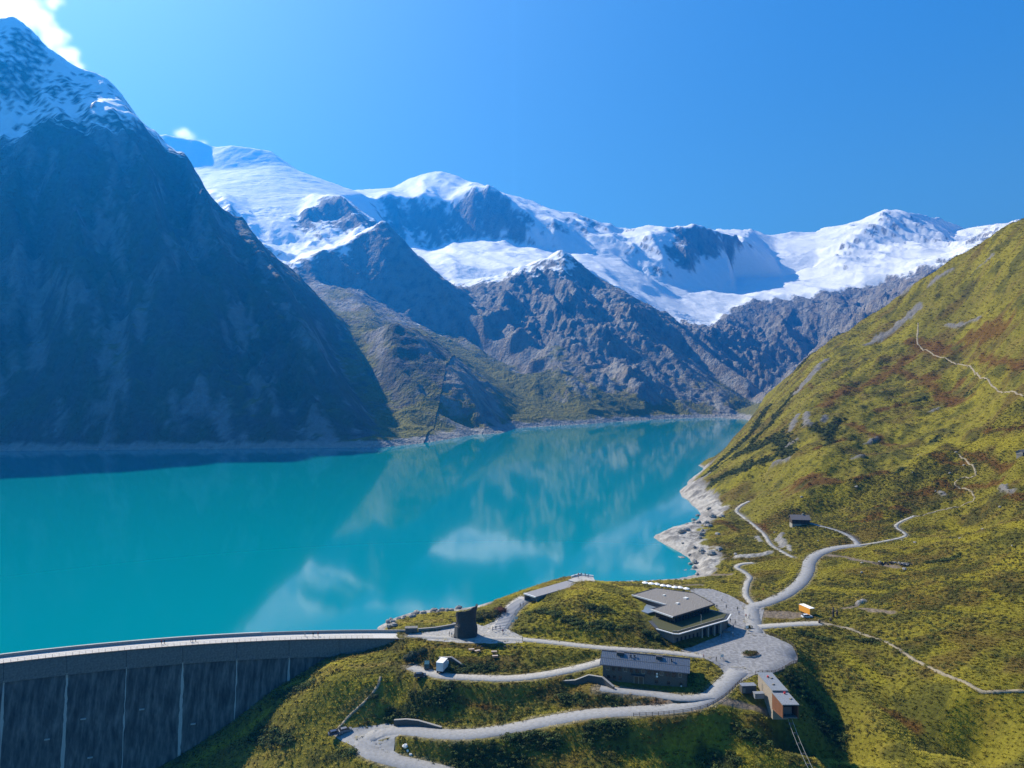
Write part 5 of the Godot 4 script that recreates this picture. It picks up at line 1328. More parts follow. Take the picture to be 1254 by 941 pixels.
func build_dam() -> void:
	var t := thing("dam", "curved grey concrete dam with dark streaked face holding the turquoise lake", "dam")
	var face := paint(0.21, 0.205, 0.20, 0.9, 0.0, 0.8, 8.0)
	face = face.duplicate()
	face.uv1_scale = Vector3(0.055, 0.011, 0.055)
	var head := paint(0.22, 0.215, 0.21, 0.9, 0.0, 0.4, 8.0)
	var pale := paint(0.55, 0.53, 0.50, 0.9, 0.0, 0.2, 6.0)
	var lime := paint(0.52, 0.52, 0.50, 0.9, 0.0, 0.35, 2.0)
	var dark := paint(0.12, 0.11, 0.11, 0.8, 0.0, 0.3, 3.0)
	var rng := RandomNumberGenerator.new()
	rng.seed = 77
	var step := 0.0567
	var joints := [0.055]
	var a := -0.038
	while a > -1.0:
		joints.append(a)
		a -= step
	for i in joints.size() - 1:
		var a1: float = joints[i] - 0.0002
		var a0: float = joints[i + 1] + 0.0002
		var s := Shape.new()
		arc_slab(s, a0, a1, 6, [Vector2(7.0, -45), Vector2(0.7, -1.6), Vector2(7.0, -1.6)] if false else [Vector2(9.0, -75), Vector2(-14.5, -75), Vector2(0.6, -1.7), Vector2(7.0, -1.7)])
		part("block", s, face, t)
		s = Shape.new()
		arc_slab(s, a0, a1, 6, [Vector2(0.0, -2.0), Vector2(0.0, 4.6), Vector2(7.0, 4.6), Vector2(7.0, -2.0)])
		part("crest_block", s, head, t)
		s = Shape.new()
		arc_slab(s, a0, a1, 6, [Vector2(-0.35, 4.6), Vector2(-0.35, 4.85), Vector2(0.25, 4.85), Vector2(0.25, 4.6)])
		part("coping", s, dark, t)
		# lime that has run from the joint
		s = Shape.new()
		var y := -1.4
		var w := 0.35
		var last := []
		while y > -62.0:
			var out := 0.6 + (-1.7 - y) * (-15.1 / 73.3) - 0.05 if y < -1.7 else -0.03
			w = clampf(w + rng.randf_range(-0.16, 0.16), 0.12, 0.62)
			var shift := rng.randf_range(-0.12, 0.12)
			var row := [on_dam(joints[i + 1] + (shift - w) / DAM_RADIUS, out, y), on_dam(joints[i + 1] + (shift + w) / DAM_RADIUS, out, y)]
			if last:
				s.quad(last[0], last[1], row[1], row[0])
			last = row
			y -= rng.randf_range(1.2, 2.6)
		part("lime_streak", s, lime, t)
		# horizontal pour joints and drain ledges with wet stains below
		if i > 1 and i < 9:
			for k in 1 + i % 2:
				var aa: float = lerpf(a0, a1, rng.randf_range(0.15, 0.85))
				var yy := -rng.randf_range(12.0, 46.0)
				var oo := 0.6 + (-1.7 - yy) * (-15.1 / 73.3)
				s = Shape.new()
				arc_slab(s, aa - 0.0025, aa + 0.0025, 2, [Vector2(oo + 0.3, yy), Vector2(oo - 0.5, yy), Vector2(oo - 0.5, yy + 0.35), Vector2(oo + 0.3, yy + 0.35)])
				part("drain_ledge", s, lime, t)
	var s := Shape.new()
	arc_slab(s, -1.0, 0.06, 80, [Vector2(0.3, 4.55), Vector2(0.3, 4.72), Vector2(6.2, 4.72), Vector2(6.2, 4.55)])
	part("crest_road", s, pale, t)
	s = Shape.new()
	arc_slab(s, -1.0, 0.04, 80, [Vector2(6.3, 4.4), Vector2(6.3, 5.75), Vector2(6.75, 5.75), Vector2(6.75, 4.4)])
	part("parapet", s, paint(0.33, 0.31, 0.31, 0.9, 0.0, 0.3, 5.0), t)
	s = Shape.new()
	arc_slab(s, -1.0, -0.13, 80, [Vector2(6.2, 5.75), Vector2(6.2, 5.86), Vector2(6.85, 5.86), Vector2(6.85, 5.75)])
	part("parapet_cap", s, pale, t)
	# railing on the valley side
	s = Shape.new()
	for h in [5.35, 5.85]:
		for i in 160:
			var p := -1.0 + 1.0 * i / 160
			s.beam(on_dam(p, 0.0, h), on_dam(p + 1.0 / 160, 0.0, h), 0.05, 0.05)
	part("handrail", s, dark, t)
	for i in 100:
		s = Shape.new()
		s.box(on_dam(-0.62 + i * 0.0062, 0.0, 4.8), Vector3(0.07, 1.08, 0.07))
		part("railing_post", s, dark, t)
	# gate house at the end of the crest
	var g := thing("gate_block", "dark squat concrete block at the end of the dam crest", "gatehouse", Vector3(-38.5, 4.2, -271.5), 0.1)
	s = Shape.new()
	s.box(Vector3(0, 0, 0), Vector3(4.4, 2.6, 2.0))
	part("wall", s, dark, g)
	s = Shape.new()
	s.box(Vector3(0, 2.6, 0), Vector3(4.8, 0.25, 2.4))
	part("roof", s, head, g)
	s = Shape.new()
	s.box(Vector3(0.6, 0, 1.02), Vector3(0.9, 2.0, 0.06))
	part("door", s, paint(0.05, 0.05, 0.055), g)


# ------------------------------------------------------------------ buildings
func window(parent: Node3D, at: Vector3, size: Vector2, m: Material, glass: Material, frame_w := 0.1, xf := Transform3D()) -> void:
	# a window in a wall that faces +z of its parent; at: centre of the lower edge on the wall
	var s := Shape.new()
	for k in [-1, 1]:
		s.box(at + Vector3(k * (size.x * 0.5 + frame_w * 0.5), -frame_w, 0.04), Vector3(frame_w, size.y + frame_w * 2, 0.12))
	s.box(at + Vector3(0, size.y, 0.04), Vector3(size.x, frame_w, 0.12))
	s.box(at + Vector3(0, -frame_w, 0.06), Vector3(size.x, frame_w, 0.2))
	s.box(at + Vector3(0, 0, 0.03), Vector3(0.06, size.y, 0.08))
	var w := part("window", s, m, parent)
	w.transform = xf
	s = Shape.new()
	s.box(at + Vector3(0, 0, 0.015), Vector3(size.x, size.y, 0.03))
	part("pane", s, glass, w)


func build_guest_house() -> void:
	var t := thing("guest_house", "long stone guest house with grey seamed metal roof beside the lane", "house", Vector3(30.2, 1.4, -236.2), deg_to_rad(-14.8))
	var stone := paint(0.17, 0.15, 0.13, 0.95, 0.0, 0.55, 3.0)
	var metal := paint(0.17, 0.195, 0.23, 0.4, 0.5, 0.3, 6.0)
	var wood := paint(0.16, 0.10, 0.06, 0.85, 0.0, 0.4, 1.5)
	var pale := paint(0.38, 0.33, 0.26, 0.8)
	var glass := paint(0.02, 0.022, 0.025, 0.12)
	var dark := paint(0.04, 0.04, 0.045, 0.7)
	var L := 27.2
	var s := Shape.new()
	# walls with gables
	var d := 10.4
	var eave := 5.7
	var ridge := 8.15
	s.box(Vector3(L * 0.5, -3.0, -d * 0.5), Vector3(L, eave + 3.0, d))
	for x in [0.02, L - 0.02]:
		s.tri(Vector3(x, eave, 0), Vector3(x, eave, -d), Vector3(x, ridge - 0.2, -5.0))
	part("wall", s, stone, t)
	s = Shape.new()
	var e := 0.9
	var th := 0.22
	s.quad(Vector3(-e, eave - 0.1, 0.85), Vector3(L + e, eave - 0.1, 0.85), Vector3(L + e, ridge, -5.0), Vector3(-e, ridge, -5.0))
	s.quad(Vector3(-e, ridge, -5.0), Vector3(L + e, ridge, -5.0), Vector3(L + e, eave - 0.1, -d - 0.8), Vector3(-e, eave - 0.1, -d - 0.8))
	s.quad(Vector3(-e, eave - 0.1 - th, 0.85), Vector3(L + e, eave - 0.1 - th, 0.85), Vector3(L + e, eave - 0.1, 0.85), Vector3(-e, eave - 0.1, 0.85))
	s.quad(Vector3(-e, eave - 0.1 - th, 0.8), Vector3(L + e, eave - 0.1 - th, 0.8), Vector3(L + e, ridge - th, -5.0), Vector3(-e, ridge - th, -5.0))
	for x in [-e, L + e]:
		s.quad(Vector3(x, eave - 0.1 - th, 0.85), Vector3(x, eave - 0.1, 0.85), Vector3(x, ridge, -5.0), Vector3(x, ridge - th, -5.0))
		s.quad(Vector3(x, eave - 0.1 - th, -d - 0.8), Vector3(x, eave - 0.1, -d - 0.8), Vector3(x, ridge, -5.0), Vector3(x, ridge - th, -5.0))
	var roof := part("roof", s, metal, t)
	s = Shape.new()
	var x := -e
	while x <= L + e:
		s.beam(Vector3(x, eave - 0.06, 0.87), Vector3(x, ridge + 0.04, -5.0), 0.07, 0.1)
		s.beam(Vector3(x, eave - 0.06, -d - 0.8), Vector3(x, ridge + 0.04, -5.0), 0.07, 0.1)
		x += 0.62
	s.beam(Vector3(-e, 6.85, -1.95), Vector3(L + e, 6.85, -1.95), 0.12, 0.09)
	part("standing_seam", s, paint(0.09, 0.1, 0.115, 0.55, 0.2), roof)
	s = Shape.new()
	s.beam(Vector3(-e, ridge + 0.06, -5.0), Vector3(L + e, ridge + 0.06, -5.0), 0.45, 0.16)
	part("ridge_cap", s, dark, roof)
	for k in [[5.4, -3.9, 2.2], [18.2, -3.9, 1.9]]:
		s = Shape.new()
		s.box(Vector3(k[0], ridge - 1.1, k[1]), Vector3(k[2], 1.35, 1.0))
		s.box(Vector3(k[0], ridge + 0.25, k[1]), Vector3(k[2] + 0.3, 0.12, 1.3))
		part("chimney", s, dark, roof)
	for k in [[10.2, -3.4], [22.2, -3.2], [8.9, -3.2]]:
		s = Shape.new()
		s.tube([Vector3(k[0], ridge - 1.2, k[1]), Vector3(k[0], ridge + 0.1, k[1])], [0.22], 8)
		s.box(Vector3(k[0], ridge + 0.1, k[1]), Vector3(0.7, 0.12, 0.7))
		part("vent", s, dark, roof)
	# row of windows under the eave, with shutters between
	for i in 13:
		var wx := 1.6 + i * 1.95
		window(t, Vector3(wx, 3.75, 0), Vector2(0.85, 1.15), pale if i % 3 == 0 else wood, glass)
	for i in [0, 1, 2, 8, 10, 12]:
		window(t, Vector3(1.9 + i * 1.95, 1.0, 0), Vector2(0.8, 1.0), wood, glass)
	for i in 3:
		s = Shape.new()
		s.box(Vector3(L + 0.0, 3.6, -2.4 - i * 2.6), Vector3(0.08, 1.15, 0.9))
		part("window", s, wood, t)
	# gate with a small canopy
	s = Shape.new()
	s.box(Vector3(11.6, 3.0, 0.6), Vector3(4.4, 0.18, 1.2))
	part("canopy", s, dark, t)
	s = Shape.new()
	s.box(Vector3(11.8, -0.2, 0.03), Vector3(3.0, 2.7, 0.12))
	var gate := part("gate", s, wood, t)
	s = Shape.new()
	for k in [-1.5, 0.0, 1.5]:
		s.box(Vector3(11.8 + k, -0.2, 0.1), Vector3(0.12, 2.75, 0.1))
	s.box(Vector3(11.8, 2.5, 0.1), Vector3(3.1, 0.12, 0.1))
	part("frame", s, pale, gate)
	for k in [[17.7, 3.2, 0.34], [17.7, 4.1, 0.3], [25.4, 0.9, 0.26]]:
		s = Shape.new()
		s.tube([Vector3(k[0], k[1], -0.02), Vector3(k[0], k[1], 0.14)], [k[2]], 12)
		part("round_sign", s, paint(0.7, 0.7, 0.68, 0.6), t)
	s = Shape.new()
	s.tube([Vector3(-0.3, eave - 0.3, 0.95), Vector3(L + 0.3, eave - 0.3, 0.95)], [0.1], 6)
	s.tube([Vector3(L - 0.3, eave - 0.3, 0.95), Vector3(L - 0.1, eave - 0.9, 0.1), Vector3(L - 0.1, 0, 0.1)], [0.06], 6)
	part("gutter", s, dark, t)


func build_restaurant() -> void:
	var t := thing("restaurant", "low modern restaurant with stepped flat roofs and concrete terrace storey", "building")
	var concrete := paint(0.24, 0.22, 0.20, 0.9, 0.0, 0.4, 4.0)
	var edge := paint(0.55, 0.55, 0.54, 0.6)
	var gravel := paint(0.30, 0.28, 0.26, 0.95, 0.0, 0.5, 5.0)
	var glass := paint(0.018, 0.022, 0.028, 0.1)
	var dark := paint(0.035, 0.037, 0.04, 0.6)
	var wood := paint(0.13, 0.10, 0.075, 0.8, 0.0, 0.3, 2.0)
	var lower := [Vector2(54.4, -262.6), Vector2(58.9, -258.6), Vector2(81.6, -273.2), Vector2(85.0, -279.5), Vector2(72, -291), Vector2(52, -280)]
	var s := Shape.new()
	s.prism(lower, 2.0, 9.0)
	part("wall", s, concrete, t)
	s = Shape.new()
	var slab := [Vector2(53.4, -262.6), Vector2(58.6, -257.4), Vector2(60.3, -257.0), Vector2(82.6, -272.4), Vector2(86.2, -279.5), Vector2(73, -292), Vector2(51, -280)]
	s.prism(slab, 9.0, 9.35)
	var ledge := part("terrace_slab", s, dark, t)
	s = Shape.new()
	for i in [0, 1, 2, 3]:
		var a: Vector2 = slab[i]
		var b: Vector2 = slab[i + 1]
		s.beam(Vector3(a.x, 9.42, a.y), Vector3(b.x, 9.42, b.y), 0.5, 0.3)
	part("white_edge", s, edge, ledge)
	s = Shape.new()
	var inner := [Vector2(54.6, -263), Vector2(58.7, -259), Vector2(60.4, -258.6), Vector2(81.2, -273.2), Vector2(84.4, -279.4), Vector2(73, -290), Vector2(53, -279)]
	s.prism(inner, 9.35, 9.46)
	part("turf_roof", s, paint(0.075, 0.082, 0.022, 0.95, 0.0, 0.5, 2.0), t)
	s = Shape.new()
	for i in [1, 2]:
		var a: Vector2 = inner[i] + Vector2(0.1, -0.9)
		var b: Vector2 = inner[i + 1] + Vector2(0.1, -0.9)
		s.beam(Vector3(a.x, 9.55, a.y), Vector3(b.x, 9.55, b.y), 0.35, 0.35)
	part("parapet", s, gravel, t)
	# upper storey: glass under a wide flat roof
	var upper := [Vector2(61.5, -269.2), Vector2(78.4, -282.3), Vector2(74.5, -295.5), Vector2(62, -302), Vector2(52, -292), Vector2(60, -282), Vector2(56, -276)]
	s = Shape.new()
	s.prism(upper, 8.0, 11.95)
	part("glass_wall", s, glass, t)
	s = Shape.new()
	for i in 12:
		var q := Vector2(61.5, -269.2).lerp(Vector2(78.4, -282.3), i / 11.0)
		s.box(Vector3(q.x + 0.06, 9.0, q.y + 0.08), Vector3(0.14, 2.95, 0.14), deg_to_rad(37.8))
	for i in 6:
		var q := Vector2(61.5, -269.2).lerp(Vector2(56, -276), i / 5.0)
		s.box(Vector3(q.x - 0.08, 9.0, q.y + 0.06), Vector3(0.14, 2.95, 0.14))
	part("mullion", s, wood, t)
	var top := [Vector2(49.8, -295), Vector2(61.3, -282), Vector2(54, -276), Vector2(60.5, -267), Vector2(80.6, -282.5), Vector2(76.3, -297.5), Vector2(61.8, -305)]
	s = Shape.new()
	s.prism(top, 11.95, 12.35)
	var roof := part("flat_roof", s, gravel, t)
	s = Shape.new()
	for i in [0, 2]:
		var a: Vector2 = top[i]
		var b: Vector2 = top[i + 1]
		s.beam(Vector3(a.x, 12.28, a.y), Vector3(b.x, 12.28, b.y), 0.4, 0.5)
	part("white_edge", s, edge, roof)
	s = Shape.new()
	for i in [1, 3, 4, 5, 6]:
		var a: Vector2 = top[i]
		var b: Vector2 = top[(i + 1) % 7]
		s.beam(Vector3(a.x, 12.25, a.y), Vector3(b.x, 12.25, b.y), 0.3, 0.55)
	part("roof_edge", s, dark, roof)
	for k in [[66, -283, 1.2], [71, -290, 1.6], [63, -294, 0.9]]:
		s = Shape.new()
		s.box(Vector3(k[0], 12.3, k[1]), Vector3(k[2], 0.5, k[2]), 0.6)
		part("roof_light", s, edge, roof)
	# lower glazed roofs in the notch
	s = Shape.new()
	s.prism([Vector2(46.5, -285), Vector2(53, -277), Vector2(60, -282), Vector2(50.5, -293)], 10.2, 10.6)
	part("side_roof", s, paint(0.16, 0.19, 0.22, 0.3), t)
	s = Shape.new()
	s.prism([Vector2(47, -285), Vector2(53, -277.5), Vector2(59.5, -282), Vector2(50.5, -292.5)], 6.0, 10.2)
	part("side_wall", s, dark, t)
	# front of the terrace storey
	var fa := Vector2(58.9, -258.6)
	var fb := Vector2(81.6, -273.2)
	var along := (fb - fa).normalized()
	var yaw := -atan2(along.y, along.x)
	var front := Transform3D(Basis(Vector3.UP, yaw), Vector3(fa.x, 4.4, fa.y))
	var len := fa.distance_to(fb)
	for i in 6:
		window(t, Vector3(1.8 + i * 2.1, 1.2, 0), Vector2(0.7, 1.5), dark, glass, 0.1, front)
	for i in 3:
		s = Shape.new()
		s.box(Vector3(15.4 + i * 3.4, 0.1, 0.03), Vector3(2.6, 3.3, 0.12))
		var o := part("glass_door", s, glass, t)
		o.transform = front
		s = Shape.new()
		s.box(Vector3(15.4 + i * 3.4, 0.1, 0.1), Vector3(0.1, 3.3, 0.08))
		s.box(Vector3(15.4 + i * 3.4, 3.4, 0.1), Vector3(2.6, 0.12, 0.08))
		part("door_frame", s, dark, o)
	for i in 4:
		s = Shape.new()
		s.box(Vector3(13.7 + i * 3.4, 0, 0.9), Vector3(0.55, 4.6, 0.55))
		part("column", s, paint(0.36, 0.35, 0.33, 0.9, 0.0, 0.3, 3.0), t).transform = front
	s = Shape.new()
	s.box(Vector3(len - 0.2, 0, 1.4), Vector3(3.0, 1.0, 0.3), -0.5)
	part("entrance_wall", s, concrete, t).transform = front
	var p := thing("flag_pole", "thin white flag pole on the turf roof of the restaurant", "pole", Vector3(71.5, 9.4, -268.4))
	s = Shape.new()
	s.tube([Vector3.ZERO, Vector3(0, 3.4, 0)], [0.06, 0.04], 6)
	part("pole", s, edge, p)
	s = Shape.new()
	s.tube([Vector3.ZERO, Vector3(0, 0.12, 0)], [0.2], 8)
	part("foot", s, dark, p)


func build_lift_station() -> void:
	var t := thing("lift_station", "long narrow lift station with flat grey roof and rust brown front box", "building", Vector3(81.4, 0, -207.6))
	var concrete := paint(0.36, 0.31, 0.25, 0.9, 0.0, 0.35, 3.0)
	var roof := paint(0.24, 0.26, 0.29, 0.6, 0.1, 0.25, 5.0)
	var corten := paint(0.22, 0.085, 0.032, 0.85, 0.0, 0.4, 2.5)
	var dark := paint(0.30, 0.27, 0.23, 0.9, 0.0, 0.35, 3.0)
	var s := Shape.new()
	s.box(Vector3(0, -2.0, -14.8), Vector3(4.2, 8.7, 13.0))
	part("wall", s, concrete, t)
	s = Shape.new()
	s.box(Vector3(0, 6.7, -14.7), Vector3(4.8, 0.3, 13.6))
	var r := part("roof", s, roof, t)
	# front box, open to the valley; its floor hangs over the slope
	for k in [-1, 1]:
		s = Shape.new()
		s.hexa([Vector3(k * 2.2 - 0.12, 1.2, -8.3), Vector3(k * 2.2 + 0.12, 1.2, -8.3), Vector3(k * 2.2 + 0.12, 2.3, 0.2), Vector3(k * 2.2 - 0.12, 2.3, 0.2), Vector3(k * 2.2 - 0.12, 6.2, -8.3), Vector3(k * 2.2 + 0.12, 6.2, -8.3), Vector3(k * 2.2 + 0.12, 6.2, 0.2), Vector3(k * 2.2 - 0.12, 6.2, 0.2)])
		var w := part("side_panel", s, corten, t)
		s = Shape.new()
		for i in 8:
			s.beam(Vector3(k * 2.34, 2.2, -7.6 + i * 1.05), Vector3(k * 2.34, 6.1, -7.6 + i * 1.05), 0.05, 0.06)
		part("rib", s, corten, w)
	s = Shape.new()
	s.hexa([Vector3(-2.1, 1.2, -8.3), Vector3(2.1, 1.2, -8.3), Vector3(2.1, 2.3, 0.1), Vector3(-2.1, 2.3, 0.1), Vector3(-2.1, 1.4, -8.3), Vector3(2.1, 1.4, -8.3), Vector3(2.1, 2.5, 0.1), Vector3(-2.1, 2.5, 0.1)])
	part("floor", s, dark, t)
	s = Shape.new()
	s.box(Vector3(0, 6.2, -4.0), Vector3(4.9, 0.25, 8.9))
	var r2 := part("front_roof", s, roof, t)
	s = Shape.new()
	s.box(Vector3(0, 2.4, -8.0), Vector3(4.1, 3.8, 0.1))
	part("inner_wall", s, dark, t)
	s = Shape.new()
	s.box(Vector3(-0.2, 2.6, -3.4), Vector3(2.6, 2.2, 3.2))
	part("cabin", s, paint(0.10, 0.10, 0.11, 0.4), t)
	for k in [[-0.3, 7.0, -17.5], [0.9, 6.45, -6.8]]:
		s = Shape.new()
		s.box(Vector3(k[0], k[1], k[2]), Vector3(0.5, 0.55, 0.5))
		part("red_beacon", s, paint(0.45, 0.03, 0.03, 0.5), r)
	for k in [[0.5, 7.0, -16.6], [1.3, 6.45, -3.2], [-0.6, 7.0, -12.0]]:
		s = Shape.new()
		s.box(Vector3(k[0], k[1], k[2]), Vector3(0.9, 0.3, 0.5), 0.5)
		part("roof_vent", s, dark, r if k[1] > 6.8 else r2)
	s = Shape.new()
	s.box(Vector3(-2.12, 3.0, -17.5), Vector3(0.1, 2.2, 1.1))
	part("door", s, dark, t)
	# rails running down the slope
	var rails := thing("lift_track", "thin pale rails running down the slope from the lift station", "track")
	var line := []
	for i in 16:
		var f := i / 15.0
		var q := Vector3(81.6 + 11.0 * f * f, 0, -210.0 + 34.0 * f)
		q.y = maxf(ground_height(q.x, q.z) + 0.5, lerpf(2.8, -24.0, f))
		line.append(q)
	for k in [-0.6, 0.6]:
		s = Shape.new()
		for i in line.size() - 1:
			s.beam(line[i] + Vector3(k, 0, 0), line[i + 1] + Vector3(k, 0, 0), 0.07, 0.1)
		part("rail", s, paint(0.4, 0.38, 0.34, 0.6), rails)
	for i in range(1, line.size()):
		s = Shape.new()
		s.box(line[i] - Vector3(0, 0.6, 0), Vector3(1.4, 0.5, 0.18))
		part("sleeper", s, paint(0.07, 0.065, 0.06, 0.9), rails)
	# plant boxes beside it
	for k in [[Vector3(74.6, 2.6, -224.6), Vector3(4.6, 2.3, 2.2), 0.07, "dark grey plant container beside the lift station wall"], [Vector3(76.9, 2.2, -221.4), Vector3(3.0, 1.5, 1.6), 0.28, "pale grey low machine box beside the lift station wall"]]:
		var c := thing("plant_container", k[3], "container", k[0], 0.08)
		var cm := paint(k[2], k[2] * 1.03, k[2] * 1.08, 0.6, 0.0, 0.25, 2.0)
		s = Shape.new()
		s.box(Vector3.ZERO, k[1])
		part("body", s, cm, c)
		s = Shape.new()
		s.box(Vector3(0, k[1].y, 0), Vector3(k[1].x + 0.2, 0.14, k[1].z + 0.2))
		part("lid", s, roof, c)
		for i in 4:
			s = Shape.new()
			s.box(Vector3(-k[1].x * 0.36 + i * k[1].x * 0.24, 0.3, k[1].z * 0.5 + 0.02), Vector3(k[1].x * 0.17, k[1].y * 0.6, 0.06))
			part("panel", s, dark if i == 0 else cm, c)


func build_ramp() -> void:
	var t := thing("viewing_ramp", "flat grey concrete viewing roof with dark entrance at the head of the stairs", "building")
	var top := paint(0.30, 0.30, 0.32, 0.9, 0.0, 0.3, 5.0)
	var white := paint(0.66, 0.66, 0.65, 0.6)
	var dark := paint(0.26, 0.255, 0.25, 0.9, 0.0, 0.3, 3.0)
	var s := Shape.new()
	s.prism([Vector2(5.0, -298.5), Vector2(9.7, -293.3), Vector2(30.0, -311.9), Vector2(24.4, -317.4)], 11.6, 12.05)
	part("roof", s, top, t)
	s = Shape.new()
	s.beam(Vector3(5.0, 11.9, -298.5), Vector3(9.7, 11.9, -293.3), 0.5, 0.5)
	part("front_edge", s, white, t)
	s = Shape.new()
	s.beam(Vector3(5.3, 10.1, -299.2), Vector3(24.4, 10.1, -317.2), 0.35, 3.0)
	part("wall", s, dark, t)
	s = Shape.new()
	s.beam(Vector3(10.0, 10.1, -294.2), Vector3(29.6, 10.1, -312.0), 0.35, 3.0)
	part("wall", s, dark, t)
	s = Shape.new()
	s.prism([Vector2(7.6, -300.3), Vector2(11.6, -295.9), Vector2(12.4, -296.7), Vector2(8.4, -301.0)], 8.0, 11.6)
	part("inner_wall", s, dark, t)
	var v := thing("viewing_platform", "small paved lookout with pale stone rim above the lake", "platform")
	s = Shape.new()
	s.prism([Vector2(25, -318), Vector2(30, -313), Vector2(37, -316), Vector2(37, -323), Vector2(31, -326)], 10.0, 12.2)
	part("paving", s, paint(0.45, 0.44, 0.43, 0.9, 0.0, 0.25, 3.0), v)
	s = Shape.new()
	for k in [[Vector3(27, 12.5, -322.5), Vector3(31, 12.5, -326)], [Vector3(31, 12.5, -326), Vector3(37, 12.5, -323)]]:
		s.beam(k[0], k[1], 0.5, 0.9)
	part("rim", s, white, v)
	# steps of the stair path
	var flight := thing("stairs", "broad shallow stone steps climbing to the viewing ramp", "stairs")
	var q: Array = smooth_line(roads["stair_path"][1], 1.0)
	for i in range(8, q.size() - 4, 2):
		var d: Vector3 = q[i + 1] - q[i - 1]
		s = Shape.new()
		s.box(q[i] - Vector3(0, 0.3, 0), Vector3(4.6, 0.52, 0.5), atan2(d.x, d.z))
		part("step", s, paint(0.34, 0.34, 0.36, 0.9), flight)


func build_monument() -> void:
	var t := thing("monument", "tall dark curved stone shell monument with slanted top beside the dam", "monument", Vector3(-17.6, 4.9, -268.0), deg_to_rad(12))
	var stone := paint(0.085, 0.082, 0.075, 0.95, 0.0, 0.6, 4.0)
	var rng := RandomNumberGenerator.new()
	rng.seed = 9
	var nu := 34
	var nv := 18
	var shells := []
	for side in 2:
		var grid := []
		for j in nv + 1:
			var row := []
			for i in nu + 1:
				var u := float(i) / nu
				var a := deg_to_rad(-120.0 + 255.0 * u)
				# slanted top, highest on the right
				var height := 10.6 + 1.1 * sin(a) - 2.6 * (smoothstep(0.16, 0.0, u) + smoothstep(0.86, 1.0, u))
				var v := float(j) / nv
				var y := v * height
				var r := 4.3 - 1.25 * sin(v * PI * 0.62) + 0.55 * v * v
				r -= 0.55 * side
				r += 0.45 * fine_noise.get_noise_3d(u * 60.0, y * 3.0, side * 3.0)
				y += v * 0.7 * fine_noise.get_noise_2d(u * 40.0, 7.0)
				row.append(Vector3(sin(a) * r * 1.12 + v * 0.5, y, cos(a) * r * 0.85))
			grid.append(row)
		shells.append(grid)
	var s := Shape.new()
	for side in 2:
		var g: Array = shells[side]
		for j in nv:
			for i in nu:
				if side == 0:
					s.quad(g[j][i + 1], g[j][i], g[j + 1][i], g[j + 1][i + 1])
				else:
					s.quad(g[j][i], g[j][i + 1], g[j + 1][i + 1], g[j + 1][i])
	for i in nu:
		s.quad(shells[0][nv][i], shells[0][nv][i + 1], shells[1][nv][i + 1], shells[1][nv][i])
	for j in nv:
		for i in [0, nu]:
			s.quad(shells[0][j][i], shells[1][j][i], shells[1][j + 1][i], shells[0][j + 1][i])
	part("shell", s, stone, t)
	s = Shape.new()
	s.box(Vector3(-3.6, 0, 1.6), Vector3(0.7, 4.4, 2.2), 0.5, 0.75)
	part("buttress", s, paint(0.2, 0.185, 0.16, 0.95, 0.0, 0.4, 2.0), t)
	s = Shape.new()
	s.prism([Vector2(-5, -2), Vector2(-3, 4), Vector2(3, 4.4), Vector2(5.4, 0), Vector2(3, -4), Vector2(-3, -4)], -0.5, 0.2)
	part("plinth", s, paint(0.34, 0.33, 0.31, 0.9, 0.0, 0.3, 3.0), t)


func build_huts() -> void:
	var wood := paint(0.055, 0.038, 0.028, 0.9, 0.0, 0.4, 1.5)
	var shingle := paint(0.16, 0.15, 0.16, 0.9, 0.0, 0.35, 2.0)
	var stone := paint(0.38, 0.36, 0.33, 0.95, 0.0, 0.4, 2.0)
	var dark := paint(0.02, 0.02, 0.022, 0.5)
	for k in [["dark timber hut on a pale stone base at the end of the narrow road", Vector3(170.6, 16.3, -421.5), -0.12, 1.0, wood], ["small grey stone hut alone on the upper hillside", Vector3(290.5, 58.6, -404.5), 0.5, 0.55, stone]]:
		var t := thing("hut", k[0], "hut", k[1], k[2], "")
		var f: float = k[3]
		var w := 10.0 * f
		var d := 6.4 * f
		var s := Shape.new()
		s.box(Vector3(0, -1.5, 0), Vector3(w - 0.3, 2.8, d - 0.3))
		part("base", s, stone, t)
		s = Shape.new()
		s.box(Vector3(0, 1.3, 0), Vector3(w, 2.6 * f, d))
		for x in [-w * 0.5, w * 0.5]:
			s.tri(Vector3(x, 1.3 + 2.6 * f, d * 0.5), Vector3(x, 1.3 + 2.6 * f, -d * 0.5), Vector3(x, 1.3 + 4.4 * f, 0))
		part("wall", s, k[4], t)
		s = Shape.new()
		var y := 1.3 + 2.3 * f
		var top := 1.3 + 4.6 * f
		for q in [1, -1]:
			var a := Vector3(-w * 0.56, y, q * d * 0.64)
			var b := Vector3(w * 0.56, y, q * d * 0.64)
			var c := Vector3(w * 0.56, top, 0)
			var e := Vector3(-w * 0.56, top, 0)
			var u := Vector3(0, 0.22, 0)
			s.hexa([a, b, c, e, a + u, b + u, c + u, e + u])
		var roof := part("roof", s, shingle, t)
		s = Shape.new()
		s.box(Vector3(w * 0.2, top - 0.6, -0.3), Vector3(0.9, 1.5, 0.8) * f)
		part("chimney", s, stone, roof)
		s = Shape.new()
		s.box(Vector3(-w * 0.1, 1.35, d * 0.5 + 0.03), Vector3(1.0, 2.0, 0.08) * f)
		part("door", s, dark, t)
		for x in [-0.34, 0.12, 0.32]:
			s = Shape.new()
			s.box(Vector3(w * x, 1.3 + 1.0 * f, d * 0.5 + 0.03), Vector3(0.9 * f, 0.8 * f, 0.08))
			part("window", s, dark, t)


